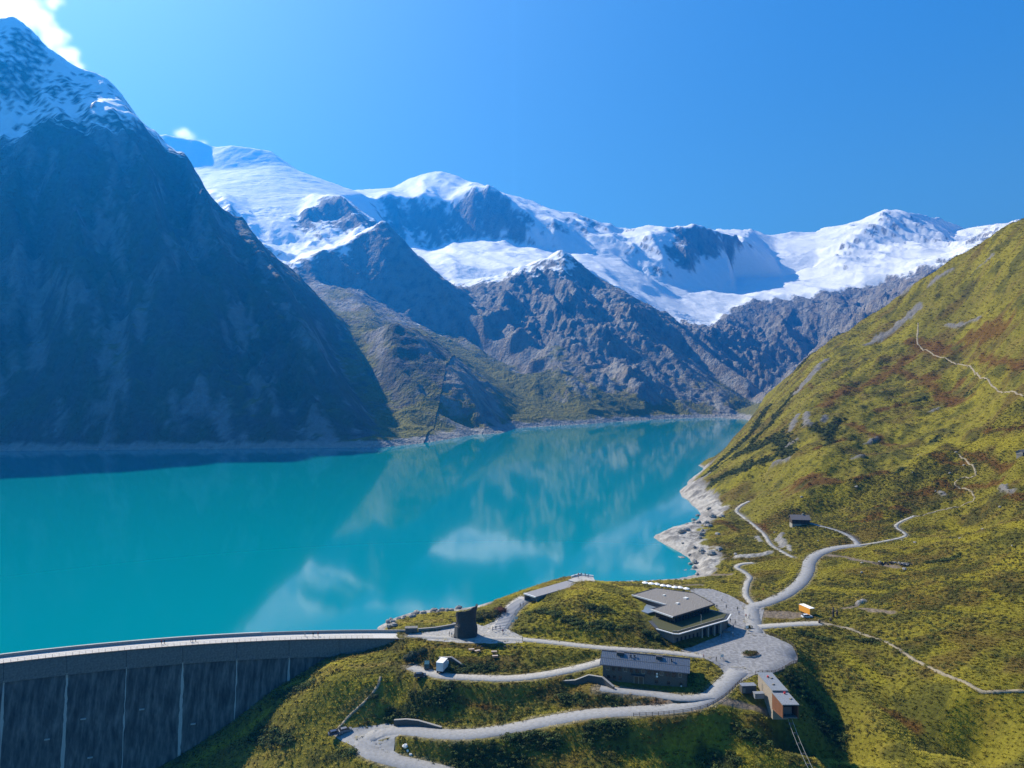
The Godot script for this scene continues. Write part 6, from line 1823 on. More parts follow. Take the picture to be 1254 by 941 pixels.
# ------------------------------------------------------------------ vehicles
func car(at: Vector3, yaw: float, r: float, g: float, b: float, label: String, group: String, van := false) -> void:
	var t := thing("van" if van else "parked_car", label, "van" if van else "car", at, yaw, group)
	var body := paint(r, g, b, 0.3, 0.1)
	var glass := paint(0.02, 0.022, 0.026, 0.08)
	var tyre := paint(0.02, 0.02, 0.02, 0.9)
	var rim := paint(0.4, 0.4, 0.41, 0.4, 0.6)
	var L := 5.0 if van else 4.3
	var W := 1.9 if van else 1.75
	var low := [[-0.5, 0.35], [-0.5, 0.85], [-0.46, 0.98], [-0.2, 1.02], [0.3, 0.98], [0.46, 0.86], [0.5, 0.6], [0.49, 0.35]]
	var cab := [[-0.48, 1.0], [-0.46, 1.95], [-0.36, 2.0], [0.2, 1.98], [0.34, 1.0]] if van else [[-0.46, 0.98], [-0.34, 1.42], [-0.05, 1.48], [0.12, 1.42], [0.3, 0.98]]
	for pass_ in 2:
		var s := Shape.new()
		var prof: Array = low if pass_ == 0 else cab
		var inset := 0.0 if pass_ == 0 else 0.12
		var m := prof.size()
		for i in m:
			var p: Array = prof[i]
			var q: Array = prof[(i + 1) % m]
			var pi: float = inset * (p[1] - 0.9)
			var qi: float = inset * (q[1] - 0.9)
			s.quad(Vector3(p[0] * L, p[1], W * 0.5 - pi), Vector3(q[0] * L, q[1], W * 0.5 - qi), Vector3(q[0] * L, q[1], -W * 0.5 + qi), Vector3(p[0] * L, p[1], -W * 0.5 + pi))
		for side in [-1, 1]:
			for i in range(1, m - 1):
				var q := []
				for k in [0, i, i + 1]:
					q.append(Vector3(prof[k][0] * L, prof[k][1], side * (W * 0.5 - inset * (prof[k][1] - 0.9))))
				s.tri(q[0], q[1], q[2])
		part("body" if pass_ == 0 else "cabin", s, body if pass_ == 0 or van else glass, t)
	var s := Shape.new()
	if van:
		for side in [-1, 1]:
			s.box(Vector3(0.13 * L, 1.15, side * (W * 0.5 - 0.06)), Vector3(1.1, 0.65, 0.06))
		s.hexa([Vector3(0.345 * L, 1.05, -0.75), Vector3(0.35 * L, 1.05, -0.75), Vector3(0.35 * L, 1.05, 0.75), Vector3(0.345 * L, 1.05, 0.75), Vector3(0.22 * L, 1.9, -0.7), Vector3(0.225 * L, 1.9, -0.7), Vector3(0.225 * L, 1.9, 0.7), Vector3(0.22 * L, 1.9, 0.7)])
		part("window", s, glass, t)
	else:
		s.hexa([Vector3(-0.33 * L, 1.41, -0.7), Vector3(0.11 * L, 1.41, -0.7), Vector3(0.11 * L, 1.41, 0.7), Vector3(-0.33 * L, 1.41, 0.7), Vector3(-0.3 * L, 1.51, -0.62), Vector3(0.06 * L, 1.51, -0.62), Vector3(0.06 * L, 1.51, 0.62), Vector3(-0.3 * L, 1.51, 0.62)])
		part("roof", s, body, t)
	for x in [-0.3, 0.31]:
		for side in [-1, 1]:
			s = Shape.new()
			s.tube([Vector3(x * L, 0.33, side * (W * 0.5 - 0.2)), Vector3(x * L, 0.33, side * (W * 0.5 + 0.02))], [0.33], 14)
			var w := part("wheel", s, tyre, t)
			s = Shape.new()
			s.tube([Vector3(x * L, 0.33, side * (W * 0.5)), Vector3(x * L, 0.33, side * (W * 0.5 + 0.03))], [0.2], 10)
			part("rim", s, rim, w)
	for side in [-1, 1]:
		s = Shape.new()
		s.box(Vector3(0.485 * L, 0.62, side * W * 0.36), Vector3(0.12, 0.16, 0.34))
		part("headlight", s, paint(0.7, 0.7, 0.68, 0.2), t)


func box_truck(at: Vector3, yaw: float, size: Vector3, side_paint: Material, roof_paint: Material, called: String, label: String, category: String, cab := true) -> void:
	var t := thing(called, label, category, at, yaw)
	var tyre := paint(0.02, 0.02, 0.02, 0.9)
	var s := Shape.new()
	s.box(Vector3(0, 0.9, 0), size)
	var b := part("box", s, side_paint, t)
	s = Shape.new()
	s.box(Vector3(0, 0.9 + size.y, 0), Vector3(size.x + 0.06, 0.08, size.z + 0.06))
	part("roof", s, roof_paint, b)
	s = Shape.new()
	s.box(Vector3(0, 0.55, 0), Vector3(size.x * 0.98, 0.35, size.z * 0.7))
	part("chassis", s, tyre, t)
	if cab:
		s = Shape.new()
		s.box(Vector3(size.x * 0.5 + 0.95, 0.55, 0), Vector3(1.8, 1.0, size.z * 0.94))
		s.box(Vector3(size.x * 0.5 + 0.85, 1.55, 0), Vector3(1.6, 0.95, size.z * 0.9), 0.0, 0.86)
		var c := part("cab", s, roof_paint, t)
		s = Shape.new()
		s.box(Vector3(size.x * 0.5 + 1.6, 1.62, 0), Vector3(0.1, 0.7, size.z * 0.75))
		part("windscreen", s, paint(0.02, 0.022, 0.026, 0.08), c)
	for x in ([-0.32, 0.72] if cab else [-0.2, 0.0]):
		for side in [-1, 1]:
			s = Shape.new()
			s.tube([Vector3(x * size.x, 0.42, side * (size.z * 0.5 - 0.25)), Vector3(x * size.x, 0.42, side * (size.z * 0.5))], [0.42], 14)
			part("wheel", s, tyre, t)


# ------------------------------------------------------------------ people
var body_meshes := []


func build_body(bones: Array) -> Array:
	# bones: [a, b, radius a, radius b, zone]; surface nets over the smooth union of tapered capsules
	var cell := 0.032
	var lo := Vector3(-0.48, -0.02, -0.42)
	var nx := 31
	var ny := 58
	var nz := 27
	var F := PackedFloat32Array()
	F.resize(nx * ny * nz)
	F.fill(1.0)
	var Z := PackedInt32Array()
	Z.resize(nx * ny * nz)
	var best := PackedFloat32Array()
	best.resize(nx * ny * nz)
	best.fill(1.0)
	for bone in bones:
		var a: Vector3 = bone[0]
		var b: Vector3 = bone[1]
		var ra: float = bone[2]
		var rb: float = bone[3]
		var big := maxf(ra, rb) + 0.09
		var p0 := ((a.min(b) - Vector3.ONE * big - lo) / cell).max(Vector3.ZERO)
		var p1 := ((a.max(b) + Vector3.ONE * big - lo) / cell).min(Vector3(nx - 1, ny - 1, nz - 1))
		var ab := b - a
		var L := maxf(1e-5, ab.length_squared())
		for k in range(int(p0.z), int(p1.z) + 1):
			for j in range(int(p0.y), int(p1.y) + 1):
				for i in range(int(p0.x), int(p1.x) + 1):
					var p := lo + Vector3(i, j, k) * cell
					var t := clampf((p - a).dot(ab) / L, 0, 1)
					var d := p.distance_to(a + ab * t) - lerpf(ra, rb, t)
					var at := (k * ny + j) * nx + i
					if d < best[at]:
						best[at] = d
						Z[at] = bone[4]
					var h := clampf(0.5 + 0.5 * (F[at] - d) / 0.04, 0, 1)
					F[at] = lerpf(F[at], d, h) - 0.04 * h * (1.0 - h)
	var ids := {}
	var V := PackedVector3Array()
	var zone := PackedInt32Array()
	for k in nz - 1:
		for j in ny - 1:
			for i in nx - 1:
				var sum := Vector3.ZERO
				var m := 0
				var f: Array = []
				for c in 8:
					f.append(F[((k + (c >> 2)) * ny + j + ((c >> 1) & 1)) * nx + i + (c & 1)])
				for e in [[0, 1], [2, 3], [4, 5], [6, 7], [0, 2], [1, 3], [4, 6], [5, 7], [0, 4], [1, 5], [2, 6], [3, 7]]:
					var u: float = f[e[0]]
					var w: float = f[e[1]]
					if (u < 0) != (w < 0):
						var pa := Vector3(e[0] & 1, (e[0] >> 1) & 1, e[0] >> 2)
						var pb := Vector3(e[1] & 1, (e[1] >> 1) & 1, e[1] >> 2)
						sum += pa.lerp(pb, u / (u - w))
						m += 1
				if m:
					ids[(k * ny + j) * nx + i] = V.size()
					V.append(lo + (Vector3(i, j, k) + sum / m) * cell)
					zone.append(Z[(k * ny + j) * nx + i])
	var I := PackedInt32Array()
	for k in range(1, nz - 1):
		for j in range(1, ny - 1):
			for i in range(1, nx - 1):
				var at := (k * ny + j) * nx + i
				for ax in 3:
					var to: int = at + [1, nx, nx * ny][ax]
					if (F[at] < 0) != (F[to] < 0):
						var s1: int = [nx, nx * ny, 1][ax]
						var s2: int = [nx * ny, 1, nx][ax]
						var q := [at, at - s1, at - s1 - s2, at - s2]
						var ok := true
						for e in q:
							ok = ok and ids.has(e)
						if not ok:
							continue
						var g := [ids[q[0]], ids[q[1]], ids[q[2]], ids[q[3]]]
						if F[at] >= 0:
							g.reverse()
						I.append_array([g[0], g[1], g[2], g[0], g[2], g[3]])
	return [V, zone, I]


func build_people() -> void:
	var poses := []
	for walking in 2:
		var st: float = 0.2 * walking
		var b := []
		for s in [-1, 1]:
			var hip := Vector3(s * 0.095, 0.92, 0)
			var knee := Vector3(s * 0.1, 0.5, 0.03 + s * st * 0.6)
			var ankle := Vector3(s * 0.1, 0.08, -0.02 + s * st * 1.1 - 0.05 * walking)
			b.append([hip, knee, 0.092, 0.062, 0])
			b.append([knee, ankle, 0.06, 0.045, 0])
			b.append([ankle, ankle + Vector3(0, -0.04, 0.15), 0.045, 0.038, 3])
			var shoulder := Vector3(s * 0.18, 1.42, 0)
			var elbow := Vector3(s * 0.24, 1.14, -0.02 - s * st * 0.5)
			var wrist := Vector3(s * 0.23, 0.9, 0.08 - s * st * 0.9)
			b.append([shoulder, elbow, 0.055, 0.045, 1])
			b.append([elbow, wrist, 0.043, 0.033, 1])
			b.append([wrist, wrist + Vector3(0, -0.1, 0.03), 0.034, 0.026, 2])
		b.append([Vector3(0, 0.93, 0), Vector3(0, 1.12, 0), 0.14, 0.125, 0])
		b.append([Vector3(-0.06, 1.14, 0), Vector3(-0.09, 1.38, 0), 0.11, 0.1, 1])
		b.append([Vector3(0.06, 1.14, 0), Vector3(0.09, 1.38, 0), 0.11, 0.1, 1])
		b.append([Vector3(0, 1.44, 0), Vector3(0, 1.56, 0.01), 0.055, 0.05, 2])
		b.append([Vector3(0, 1.6, 0.02), Vector3(0, 1.68, 0.01), 0.08, 0.092, 2])
		b.append([Vector3(0, 1.68, -0.02), Vector3(0, 1.71, -0.02), 0.098, 0.09, 4])
		b.append([Vector3(0, 1.625, 0.1), Vector3(0, 1.61, 0.115), 0.016, 0.016, 2])
		poses.append(build_body(b))
	var cloth := StandardMaterial3D.new()
	cloth.vertex_color_use_as_albedo = true
	cloth.roughness = 0.9
	var tops := [[Color(0.05, 0.06, 0.09), "dark blue"], [Color(0.35, 0.04, 0.04), "red"], [Color(0.03, 0.03, 0.03), "black"], [Color(0.5, 0.5, 0.48), "white"], [Color(0.05, 0.12, 0.25), "blue"], [Color(0.12, 0.13, 0.1), "grey green"]]
	var legs := [Color(0.03, 0.035, 0.05), Color(0.02, 0.02, 0.02), Color(0.14, 0.12, 0.09)]
	var skin := Color(0.42, 0.25, 0.17)
	var hairs := [Color(0.03, 0.02, 0.012), Color(0.14, 0.09, 0.04), Color(0.3, 0.28, 0.26)]
	var cache := {}
	var rng := RandomNumberGenerator.new()
	rng.seed = 404
	var i := 0
	for w in walkers:
		var pose := i % 2
		var top: Array = tops[(i * 5 + 2) % 6]
		var key := pose * 10 + (i * 5 + 2) % 6
		if not cache.has(key):
			var d: Array = poses[pose]
			var zone: PackedInt32Array = d[1]
			var c := PackedColorArray()
			var pal := [legs[i % 3], top[0], skin, Color(0.03, 0.025, 0.02), hairs[i % 3]]
			for z in zone:
				c.append(pal[z])
			var st := SurfaceTool.new()
			st.begin(Mesh.PRIMITIVE_TRIANGLES)
			for k in d[0].size():
				st.set_color(c[k])
				st.set_smooth_group(0)
				st.add_vertex(d[0][k])
			for k in d[2]:
				st.add_index(k)
			st.generate_normals()
			cache[key] = st.commit()
		var o := MeshInstance3D.new()
		o.name = numbered("person")
		o.mesh = cache[key]
		o.material_override = cloth
		add_child(o)
		var y: float = w[2] if w[2] > -900 else ground_height(w[0], w[1]) + w[4]
		o.position = Vector3(w[0], y, w[1])
		o.rotation.y = rng.randf() * TAU
		describe(o, "%s in %s top %s" % ["visitor walking" if pose else "visitor standing", top[1], w[3]], "person", "visitors " + w[3])
		i += 1


# x, z, height (-999: on the ground), where, height above the ground
var walkers := []


func place_walkers() -> void:
	for a in [-0.229, -0.232, -0.202, -0.2, -0.197, -0.079, -0.07, -0.0645]:
		var q := on_dam(a, 3.2, 4.72)
		walkers.append([q.x, q.z, q.y, "on the dam crest", 0.0])
	for q in [[-7.4, -271.8], [-6.2, -272.5], [-4.6, -273.2], [-22.6, -266.5], [-23.6, -267.2], [-3.5, -269.6], [3.9, -262.0]]:
		walkers.append([q[0], q[1], -999.0, "on the walkway near the monument", 0.28])
	for q in [[3.4, -292.0], [4.6, -293.6], [1.2, -285.4]]:
		walkers.append([q[0], q[1], -999.0, "on the stepped walkway", 0.3])
	for q in [[28.6, -322.6], [30.3, -323.8], [31.6, -324.2], [33.4, -323.6], [34.6, -322.2], [30.0, -320.4]]:
		walkers.append([q[0], q[1], 12.2, "at the paved lookout", 0.0])
	for q in [[83.0, -303.0], [85.0, -304.8], [86.4, -299.5], [94.5, -297.5], [93.5, -292.5], [95.8, -287.5], [96.6, -288.4], [95.2, -288.8], [87.0, -283.0], [88.4, -281.2], [86.0, -276.0], [83.5, -268.5], [78.5, -266.0], [66.5, -246.2], [70.5, -245.0], [90.5, -300.0], [80.0, -312.0], [91.5, -309.5]]:
		walkers.append([q[0], q[1], -999.0, "on the paved square", 0.28])
	for q in [[182.0, -386.0], [114.0, -322.0]]:
		walkers.append([q[0], q[1], -999.0, "on the road up the slope", 0.3])


# ------------------------------------------------------------------ small things
func boulder(rng: RandomNumberGenerator, r: float) -> Shape:
	var s := Shape.new()
	var rings := []
	var sx := rng.randf_range(0.8, 1.3)
	var sz := rng.randf_range(0.7, 1.1)
	for j in 5:
		var ring := []
		var p := PI * (j / 4.0)
		for i in 8:
			var a := TAU * i / 8 + j * 0.2
			var k := r * rng.randf_range(0.8, 1.15)
			ring.append(Vector3(cos(a) * sin(p) * k * sx, -cos(p) * k * 0.7 + r * 0.3, sin(a) * sin(p) * k * sz))
		rings.append(ring)
	for j in 4:
		for i in 8:
			var l := (i + 1) % 8
			s.quad(rings[j][i], rings[j + 1][i], rings[j + 1][l], rings[j][l])
	return s


func build_small_things() -> void:
	var rng := RandomNumberGenerator.new()
	rng.seed = 1212
	var rock := paint(0.40, 0.38, 0.35, 0.95, 0.0, 0.4, 1.5)
	var dark := paint(0.06, 0.055, 0.05, 0.9, 0.0, 0.3, 1.0)
	var white := paint(0.68, 0.67, 0.65, 0.8, 0.0, 0.15, 1.0)
	var wood := paint(0.12, 0.085, 0.06, 0.9, 0.0, 0.4, 1.0)
	var shapes := []
	for i in 6:
		shapes.append(boulder(rng, 1.0).mesh())
	# boulders: x, z, radius, where
	var spots := []
	for q in [[-33.2, -221.0, 0.9], [-32.3, -219.8, 0.55], [-31.2, -218.6, 0.5]]:
		spots.append([q[0], q[1], q[2], "white painted boulder marking the inside of the hairpin", white])
	for i in 26:
		var a := i / 26.0
		spots.append([lerpf(-52, -24, a) + rng.randf_range(-3, 3), lerpf(-286, -306, a) + rng.randf_range(-8, 6), rng.randf_range(0.5, 1.7), "pale grey boulder on the rocky tip beside the dam", rock])
	for i in 40:
		var a := rng.randf()
		spots.append([lerpf(100, 150, a) + rng.randf_range(-10, 12), lerpf(-385, -560, a) + rng.randf_range(-16, 16), rng.randf_range(0.7, 2.6), "weathered boulder on the bare rock headland", rock])
	for i in 30:
		spots.append([rng.randf_range(120, 300), rng.randf_range(-480, -290), rng.randf_range(0.4, 1.1), "grey boulder lying in the hillside grass", rock])
	for q in [[-12.6, -258.6], [-11.0, -258.0], [-9.6, -258.5], [-5.4, -259.0], [-4.2, -258.2], [-2.6, -258.0], [-1.2, -258.4], [1.0, -257.6], [3.5, -257.3]]:
		spots.append([q[0], q[1], 0.45, "dark boulder in the row along the walkway", dark])
	for i in spots.size():
		var q: Array = spots[i]
		var o := MeshInstance3D.new()
		o.name = numbered("boulder")
		o.mesh = shapes[i % 6]
		o.material_override = q[4]
		add_child(o)
		o.position = Vector3(q[0], ground_height(q[0], q[1]) + q[2] * 0.1, q[1])
		o.rotation.y = rng.randf() * TAU
		o.scale = Vector3.ONE * q[2]
		describe(o, q[3], "boulder", q[3].replace("boulder", "boulders"))
	# parasols on the terrace behind the restaurant
	for i in 8:
		var x := 60.5 + i * 2.55
		var z := -322.5 + (i % 2) * 0.8 + i * 0.4
		var y := ground_height(x, z)
		var t := thing("parasol", "white parasol in the row on the terrace behind the restaurant", "parasol", Vector3(x, y, z), i * 0.7, "parasols on the restaurant terrace")
		var s := Shape.new()
		s.tube([Vector3.ZERO, Vector3(0, 2.9, 0)], [0.05], 6)
		part("pole", s, dark, t)
		s = Shape.new()
		for k in 8:
			var a := TAU * k / 8
			var b := TAU * (k + 1) / 8
			s.tri(Vector3(0, 3.1, 0), Vector3(cos(b) * 1.5, 2.45, sin(b) * 1.5), Vector3(cos(a) * 1.5, 2.45, sin(a) * 1.5))
			s.quad(Vector3(cos(a) * 1.5, 2.25, sin(a) * 1.5), Vector3(cos(b) * 1.5, 2.25, sin(b) * 1.5), Vector3(cos(b) * 1.5, 2.45, sin(b) * 1.5), Vector3(cos(a) * 1.5, 2.45, sin(a) * 1.5))
		part("canopy", s, paint(0.8, 0.79, 0.76, 0.8), t)
		s = Shape.new()
		s.tube([Vector3.ZERO, Vector3(0, 0.12, 0)], [0.4], 10)
		part("foot", s, dark, t)
	# picnic places on the grass below the monument
	for q in [[-14.6, -255.6, 0.2], [-12.4, -254.6, 0.5], [-6.4, -254.0, 0.1], [-6.0, -251.6, 0.1]]:
		var t := thing("picnic_table", "pale wooden picnic table with benches on the grass below the monument", "table", Vector3(q[0], ground_height(q[0], q[1]), q[1]), q[2], "picnic tables below the monument")
		var s := Shape.new()
		s.box(Vector3(0, 0.7, 0), Vector3(2.0, 0.08, 0.9))
		part("tabletop", s, paint(0.5, 0.4, 0.34, 0.8, 0.0, 0.2, 1.0), t)
		for k in [-1, 1]:
			s = Shape.new()
			s.box(Vector3(0, 0.42, k * 0.8), Vector3(2.0, 0.07, 0.32))
			part("bench", s, wood, t)
			s = Shape.new()
			s.beam(Vector3(k * 0.75, 0, -0.9), Vector3(k * 0.75, 0.7, -0.1), 0.08, 0.1)
			s.beam(Vector3(k * 0.75, 0, 0.9), Vector3(k * 0.75, 0.7, 0.1), 0.08, 0.1)
			s.beam(Vector3(k * 0.75, 0.38, -0.85), Vector3(k * 0.75, 0.38, 0.85), 0.08, 0.1)
			part("leg", s, wood, t)
	# retaining walls
	wall([Vector3(-38.6, 0, -232.6), Vector3(-34.5, 0, -231.9), Vector3(-30.5, 0, -230.7), Vector3(-26.5, 0, -228.8), Vector3(-22.5, 0, -227.0)], [1.9, 2.0, 1.7, 1.1, 0.4], "stone retaining wall bending round the hairpin", paint(0.13, 0.12, 0.11, 0.95, 0.0, 0.5, 2.5))
	wall([Vector3(16.5, 0, -237.6), Vector3(21.0, 0, -236.6), Vector3(25.5, 0, -235.9), Vector3(29.8, 0, -233.6), Vector3(33.0, 0, -229.8)], [0.9, 1.9, 2.3, 2.4, 0.9], "tall stone retaining wall beside the guest house", paint(0.14, 0.13, 0.12, 0.95, 0.0, 0.5, 2.5))
	wall([Vector3(-36.0, 0, -272.6), Vector3(-30.0, 0, -274.0), Vector3(-25.0, 0, -276.5), Vector3(-20.0, 0, -279.5)], [1.1, 1.1, 1.1, 1.0], "low grey wall between walkway and rocky tip", paint(0.30, 0.29, 0.27, 0.95, 0.0, 0.4, 2.5))
	wall([Vector3(-26.0, 0, -252.6), Vector3(-21.5, 0, -251.6), Vector3(-17.0, 0, -249.4)], [2.0, 2.0, 0.8], "dark retaining wall behind the parked white truck", paint(0.10, 0.095, 0.09, 0.95, 0.0, 0.5, 2.5))
	# guard fences
	fence(fence_round(), "post and rail fence round the turning circle", wood)
	fence(road_edge("valley_road", 4, 26, 1.0), "post and rail fence along the outer edge of the grey road", wood)
	fence(road_edge("hut_road", 4, 15, -1.0), "short timber fence beside the wooden hut", wood)
	# signs, posts, carved figures
	for q in [[0.3, -278.0, "white notice board at the foot of the grassy mound", 1.0], [1.6, -280.2, "white notice board below the viewing ramp", 1.0], [73.0, -247.0, "white notice board beside the turning circle", 0.9], [91.0, -275.0, "white notice board at the edge of the paved square", 1.0]]:
		var t := thing("notice_board", q[2], "sign", Vector3(q[0], ground_height(q[0], q[1]), q[1]), 0.3)
		var s := Shape.new()
		s.box(Vector3(0, 0.9, 0.05), Vector3(1.3, 1.1 * q[3], 0.07))
		part("panel", s, white, t)
		for k in [-0.5, 0.5]:
			s = Shape.new()
			s.box(Vector3(k, -0.3, 0), Vector3(0.09, 2.4, 0.09))
			part("post", s, wood, t)
	for q in [[130.0, -287.5, 4.2, "tall weathered carved wooden figure beside the trail"], [132.0, -288.5, 2.8, "dark broad wooden figure beside the trail"], [121.8, -281.5, 1.9, "short wooden post figure at the end of the gravel spur"], [127.4, -284.0, 1.6, "stubby wooden stake between the carved figures"]]:
		var t := thing("wooden_figure", q[3], "carving", Vector3(q[0], ground_height(q[0], q[1]) - 0.2, q[1]), 0.4)
		var h: float = q[2]
		var s := Shape.new()
		s.tube([Vector3.ZERO, Vector3(0.05, h * 0.35, 0), Vector3(0, h * 0.62, 0.04), Vector3(0.03, h * 0.74, 0), Vector3(0, h * 0.8, 0)], [0.34, 0.42, 0.5, 0.26, 0.18], 8)
		part("trunk", s, wood, t)
		s = Shape.new()
		s.tube([Vector3(0, h * 0.79, 0), Vector3(0, h * 0.86, 0), Vector3(0, h * 0.95, 0), Vector3(0, h, 0)], [0.2, 0.33, 0.28, 0.1], 8)
		part("head", s, paint(0.2, 0.16, 0.12, 0.9, 0.0, 0.3, 1.0), t)
	# log pile and heap of rubble beside the bare track
	var heap := thing("log_pile", "heap of dark logs and pale stones beside the bare track", "log pile", Vector3(181.0, ground_height(181, -342.4), -342.4), -0.25)
	for i in 26:
		var s := Shape.new()
		var q := Vector3(rng.randf_range(-6, 6), 0.0, rng.randf_range(-1.6, 1.6))
		q.y = rng.randf_range(0.2, 1.6) * (1.0 - absf(q.x) / 8.0)
		var d := Vector3(rng.randf_range(-1, 1), rng.randf_range(-0.15, 0.25), rng.randf_range(-0.5, 0.5)).normalized() * rng.randf_range(1.2, 2.6)
		s.tube([q - d * 0.5, q + d * 0.5], [rng.randf_range(0.16, 0.32)], 7)
		part("log", s, dark if i % 3 else wood, heap)
	for i in 7:
		var o := MeshInstance3D.new()
		o.name = "stone"
		o.mesh = shapes[i % 6]
		o.material_override = rock
		heap.add_child(o, true)
		o.position = Vector3(rng.randf_range(-5, 6), rng.randf_range(0.3, 1.2), rng.randf_range(-1.5, 1.0))
		o.scale = Vector3.ONE * rng.randf_range(0.4, 0.8)
	var heap2 := thing("rubble_heap", "smaller heap of grey rubble beyond the log pile", "rubble", Vector3(186.0, ground_height(186, -335.5), -335.5), 0.2)
	for i in 14:
		var o := MeshInstance3D.new()
		o.name = "stone"
		o.mesh = shapes[i % 6]
		o.material_override = dark if i % 2 else rock
		heap2.add_child(o, true)
		o.position = Vector3(rng.randf_range(-3, 3), rng.randf_range(0.1, 0.9), rng.randf_range(-1.2, 1.2))
		o.scale = Vector3.ONE * rng.randf_range(0.5, 0.95)
	# vehicles
	box_truck(Vector3(-24.4, 0.0, -247.2), deg_to_rad(75), Vector3(4.6, 2.9, 2.5), paint(0.55, 0.57, 0.6, 0.5), paint(0.8, 0.8, 0.8, 0.4), "truck", "white box truck parked on the gravel track by the dam", "truck")
	car(Vector3(-30.0, 0.05, -250.6), deg_to_rad(95), 0.02, 0.06, 0.07, "dark green van parked beside the white box truck", "", true)
	car(Vector3(-31.4, -0.1, -242.6), deg_to_rad(10), 0.03, 0.035, 0.045, "dark car parked at the edge of the gravel track", "")
	car(Vector3(-57.2, -13.4, -229.6), deg_to_rad(25), 0.04, 0.06, 0.12, "dark blue car parked outside the hairpin", "")
	car(Vector3(-54.2, -13.2, -231.0), deg_to_rad(28), 0.16, 0.17, 0.2, "grey car parked outside the hairpin", "")
	car(Vector3(119.8, 5.05, -288.4), deg_to_rad(8), 0.5, 0.53, 0.58, "silver car parked beside the orange trailer", "")
	box_truck(Vector3(121.6, 4.9, -293.0), deg_to_rad(-72), Vector3(6.4, 2.5, 2.4), paint(0.62, 0.27, 0.03, 0.5), paint(0.8, 0.79, 0.76, 0.5), "trailer", "orange box trailer with white roof parked on the gravel", "trailer", false)


func wall(q: Array, heights: Array, label: String, m: Material) -> void:
	var t := thing("stone_wall", label, "wall")
	var s := Shape.new()
	var cap := Shape.new()
	for i in q.size() - 1:
		var a: Vector3 = q[i]
		var b: Vector3 = q[i + 1]
		var d := (b - a).normalized()
		var n := d.cross(Vector3.UP) * 0.3
		var ya := ground_height(a.x, a.z + 1.6)
		var yb := ground_height(b.x, b.z + 1.6)
		var p := []
		for y in [[-2.5, -2.5], [heights[i], heights[i + 1]]]:
			p.append(Vector3(a.x, ya + y[0], a.z) - n)
			p.append(Vector3(b.x, yb + y[1], b.z) - n)
			p.append(Vector3(b.x, yb + y[1], b.z) + n)
			p.append(Vector3(a.x, ya + y[0], a.z) + n)
		s.hexa(p)
		cap.beam(Vector3(a.x, ya + heights[i] + 0.08, a.z), Vector3(b.x, yb + heights[i + 1] + 0.08, b.z), 0.8, 0.16)
	part("wall", s, m, t)
	part("coping", cap, paint(0.34, 0.33, 0.31, 0.95, 0.0, 0.3, 2.0), t)


func fence_round() -> Array:
	var q := []
	for i in range(4, 12):
		q.append(plaza_outline[i])
	return smooth_line(q, 2.2)


func road_edge(key: String, from: int, to: int, side: float) -> Array:
	var q: Array = smooth_line(roads[key][1], 2.6)
	var out := []
	for i in range(from, mini(to, q.size() - 1)):
		var d: Vector3 = q[i + 1] - q[i - 1]
		d.y = 0
		out.append(q[i] + d.normalized().cross(Vector3.UP) * -side * (roads[key][0] * 0.5 + 0.35))
	return out


func fence(q: Array, label: String, m: Material) -> void:
	var t := thing("fence", label, "fence")
	for i in q.size():
		q[i].y = ground_height(q[i].x, q[i].z) + 0.1
		var s := Shape.new()
		s.box(q[i] - Vector3(0, 0.3, 0), Vector3(0.14, 1.35, 0.14))
		part("post", s, m, t)
	for i in q.size() - 1:
		for h in [0.5, 0.9]:
			var s := Shape.new()
			s.beam(q[i] + Vector3(0, h, 0), q[i + 1] + Vector3(0, h, 0), 0.07, 0.1)
			part("rail", s, m, t)


# ------------------------------------------------------------------ plants
func leaf_clump(seed_: int, leaves: int, size: float, flat: float) -> ArrayMesh:
	var rng := RandomNumberGenerator.new()
	rng.seed = seed_
	var v := PackedVector3Array()
	var n := PackedVector3Array()
	var c := PackedColorArray()
	var lobes := []
	for i in 5:
		lobes.append([Vector3(rng.randf_range(-0.55, 0.55), rng.randf_range(0.15, 0.5) * flat, rng.randf_range(-0.55, 0.55)), rng.randf_range(0.35, 0.6)])
	for i in leaves:
		var lobe: Array = lobes[i % 5]
		var d := Vector3(rng.randf_range(-1, 1), rng.randf_range(-0.35, 1), rng.randf_range(-1, 1)).normalized()
		var at: Vector3 = lobe[0] + d * Vector3(1, flat, 1) * lobe[1] * rng.randf_range(0.75, 1.05)
		var up := (d + Vector3(rng.randf_range(-0.7, 0.7), rng.randf_range(-0.2, 0.9), rng.randf_range(-0.7, 0.7))).normalized()
		var x := up.cross(Vector3(rng.randf_range(-1, 1), 0.2, rng.randf_range(-1, 1))).normalized()
		var y := up.cross(x)
		var s := size * rng.randf_range(0.6, 1.3)
		var k := rng.randf_range(0.7, 1.2)
		var col := Color(k, k, k)
		var nn := (up + d).normalized()
		for e in [-x * s, y * s * 0.7, x * s, -x * s, x * s, -y * s * 0.7]:
			v.append(at + e)
			n.append(nn)
			c.append(col)
	return soup(v, n, c)


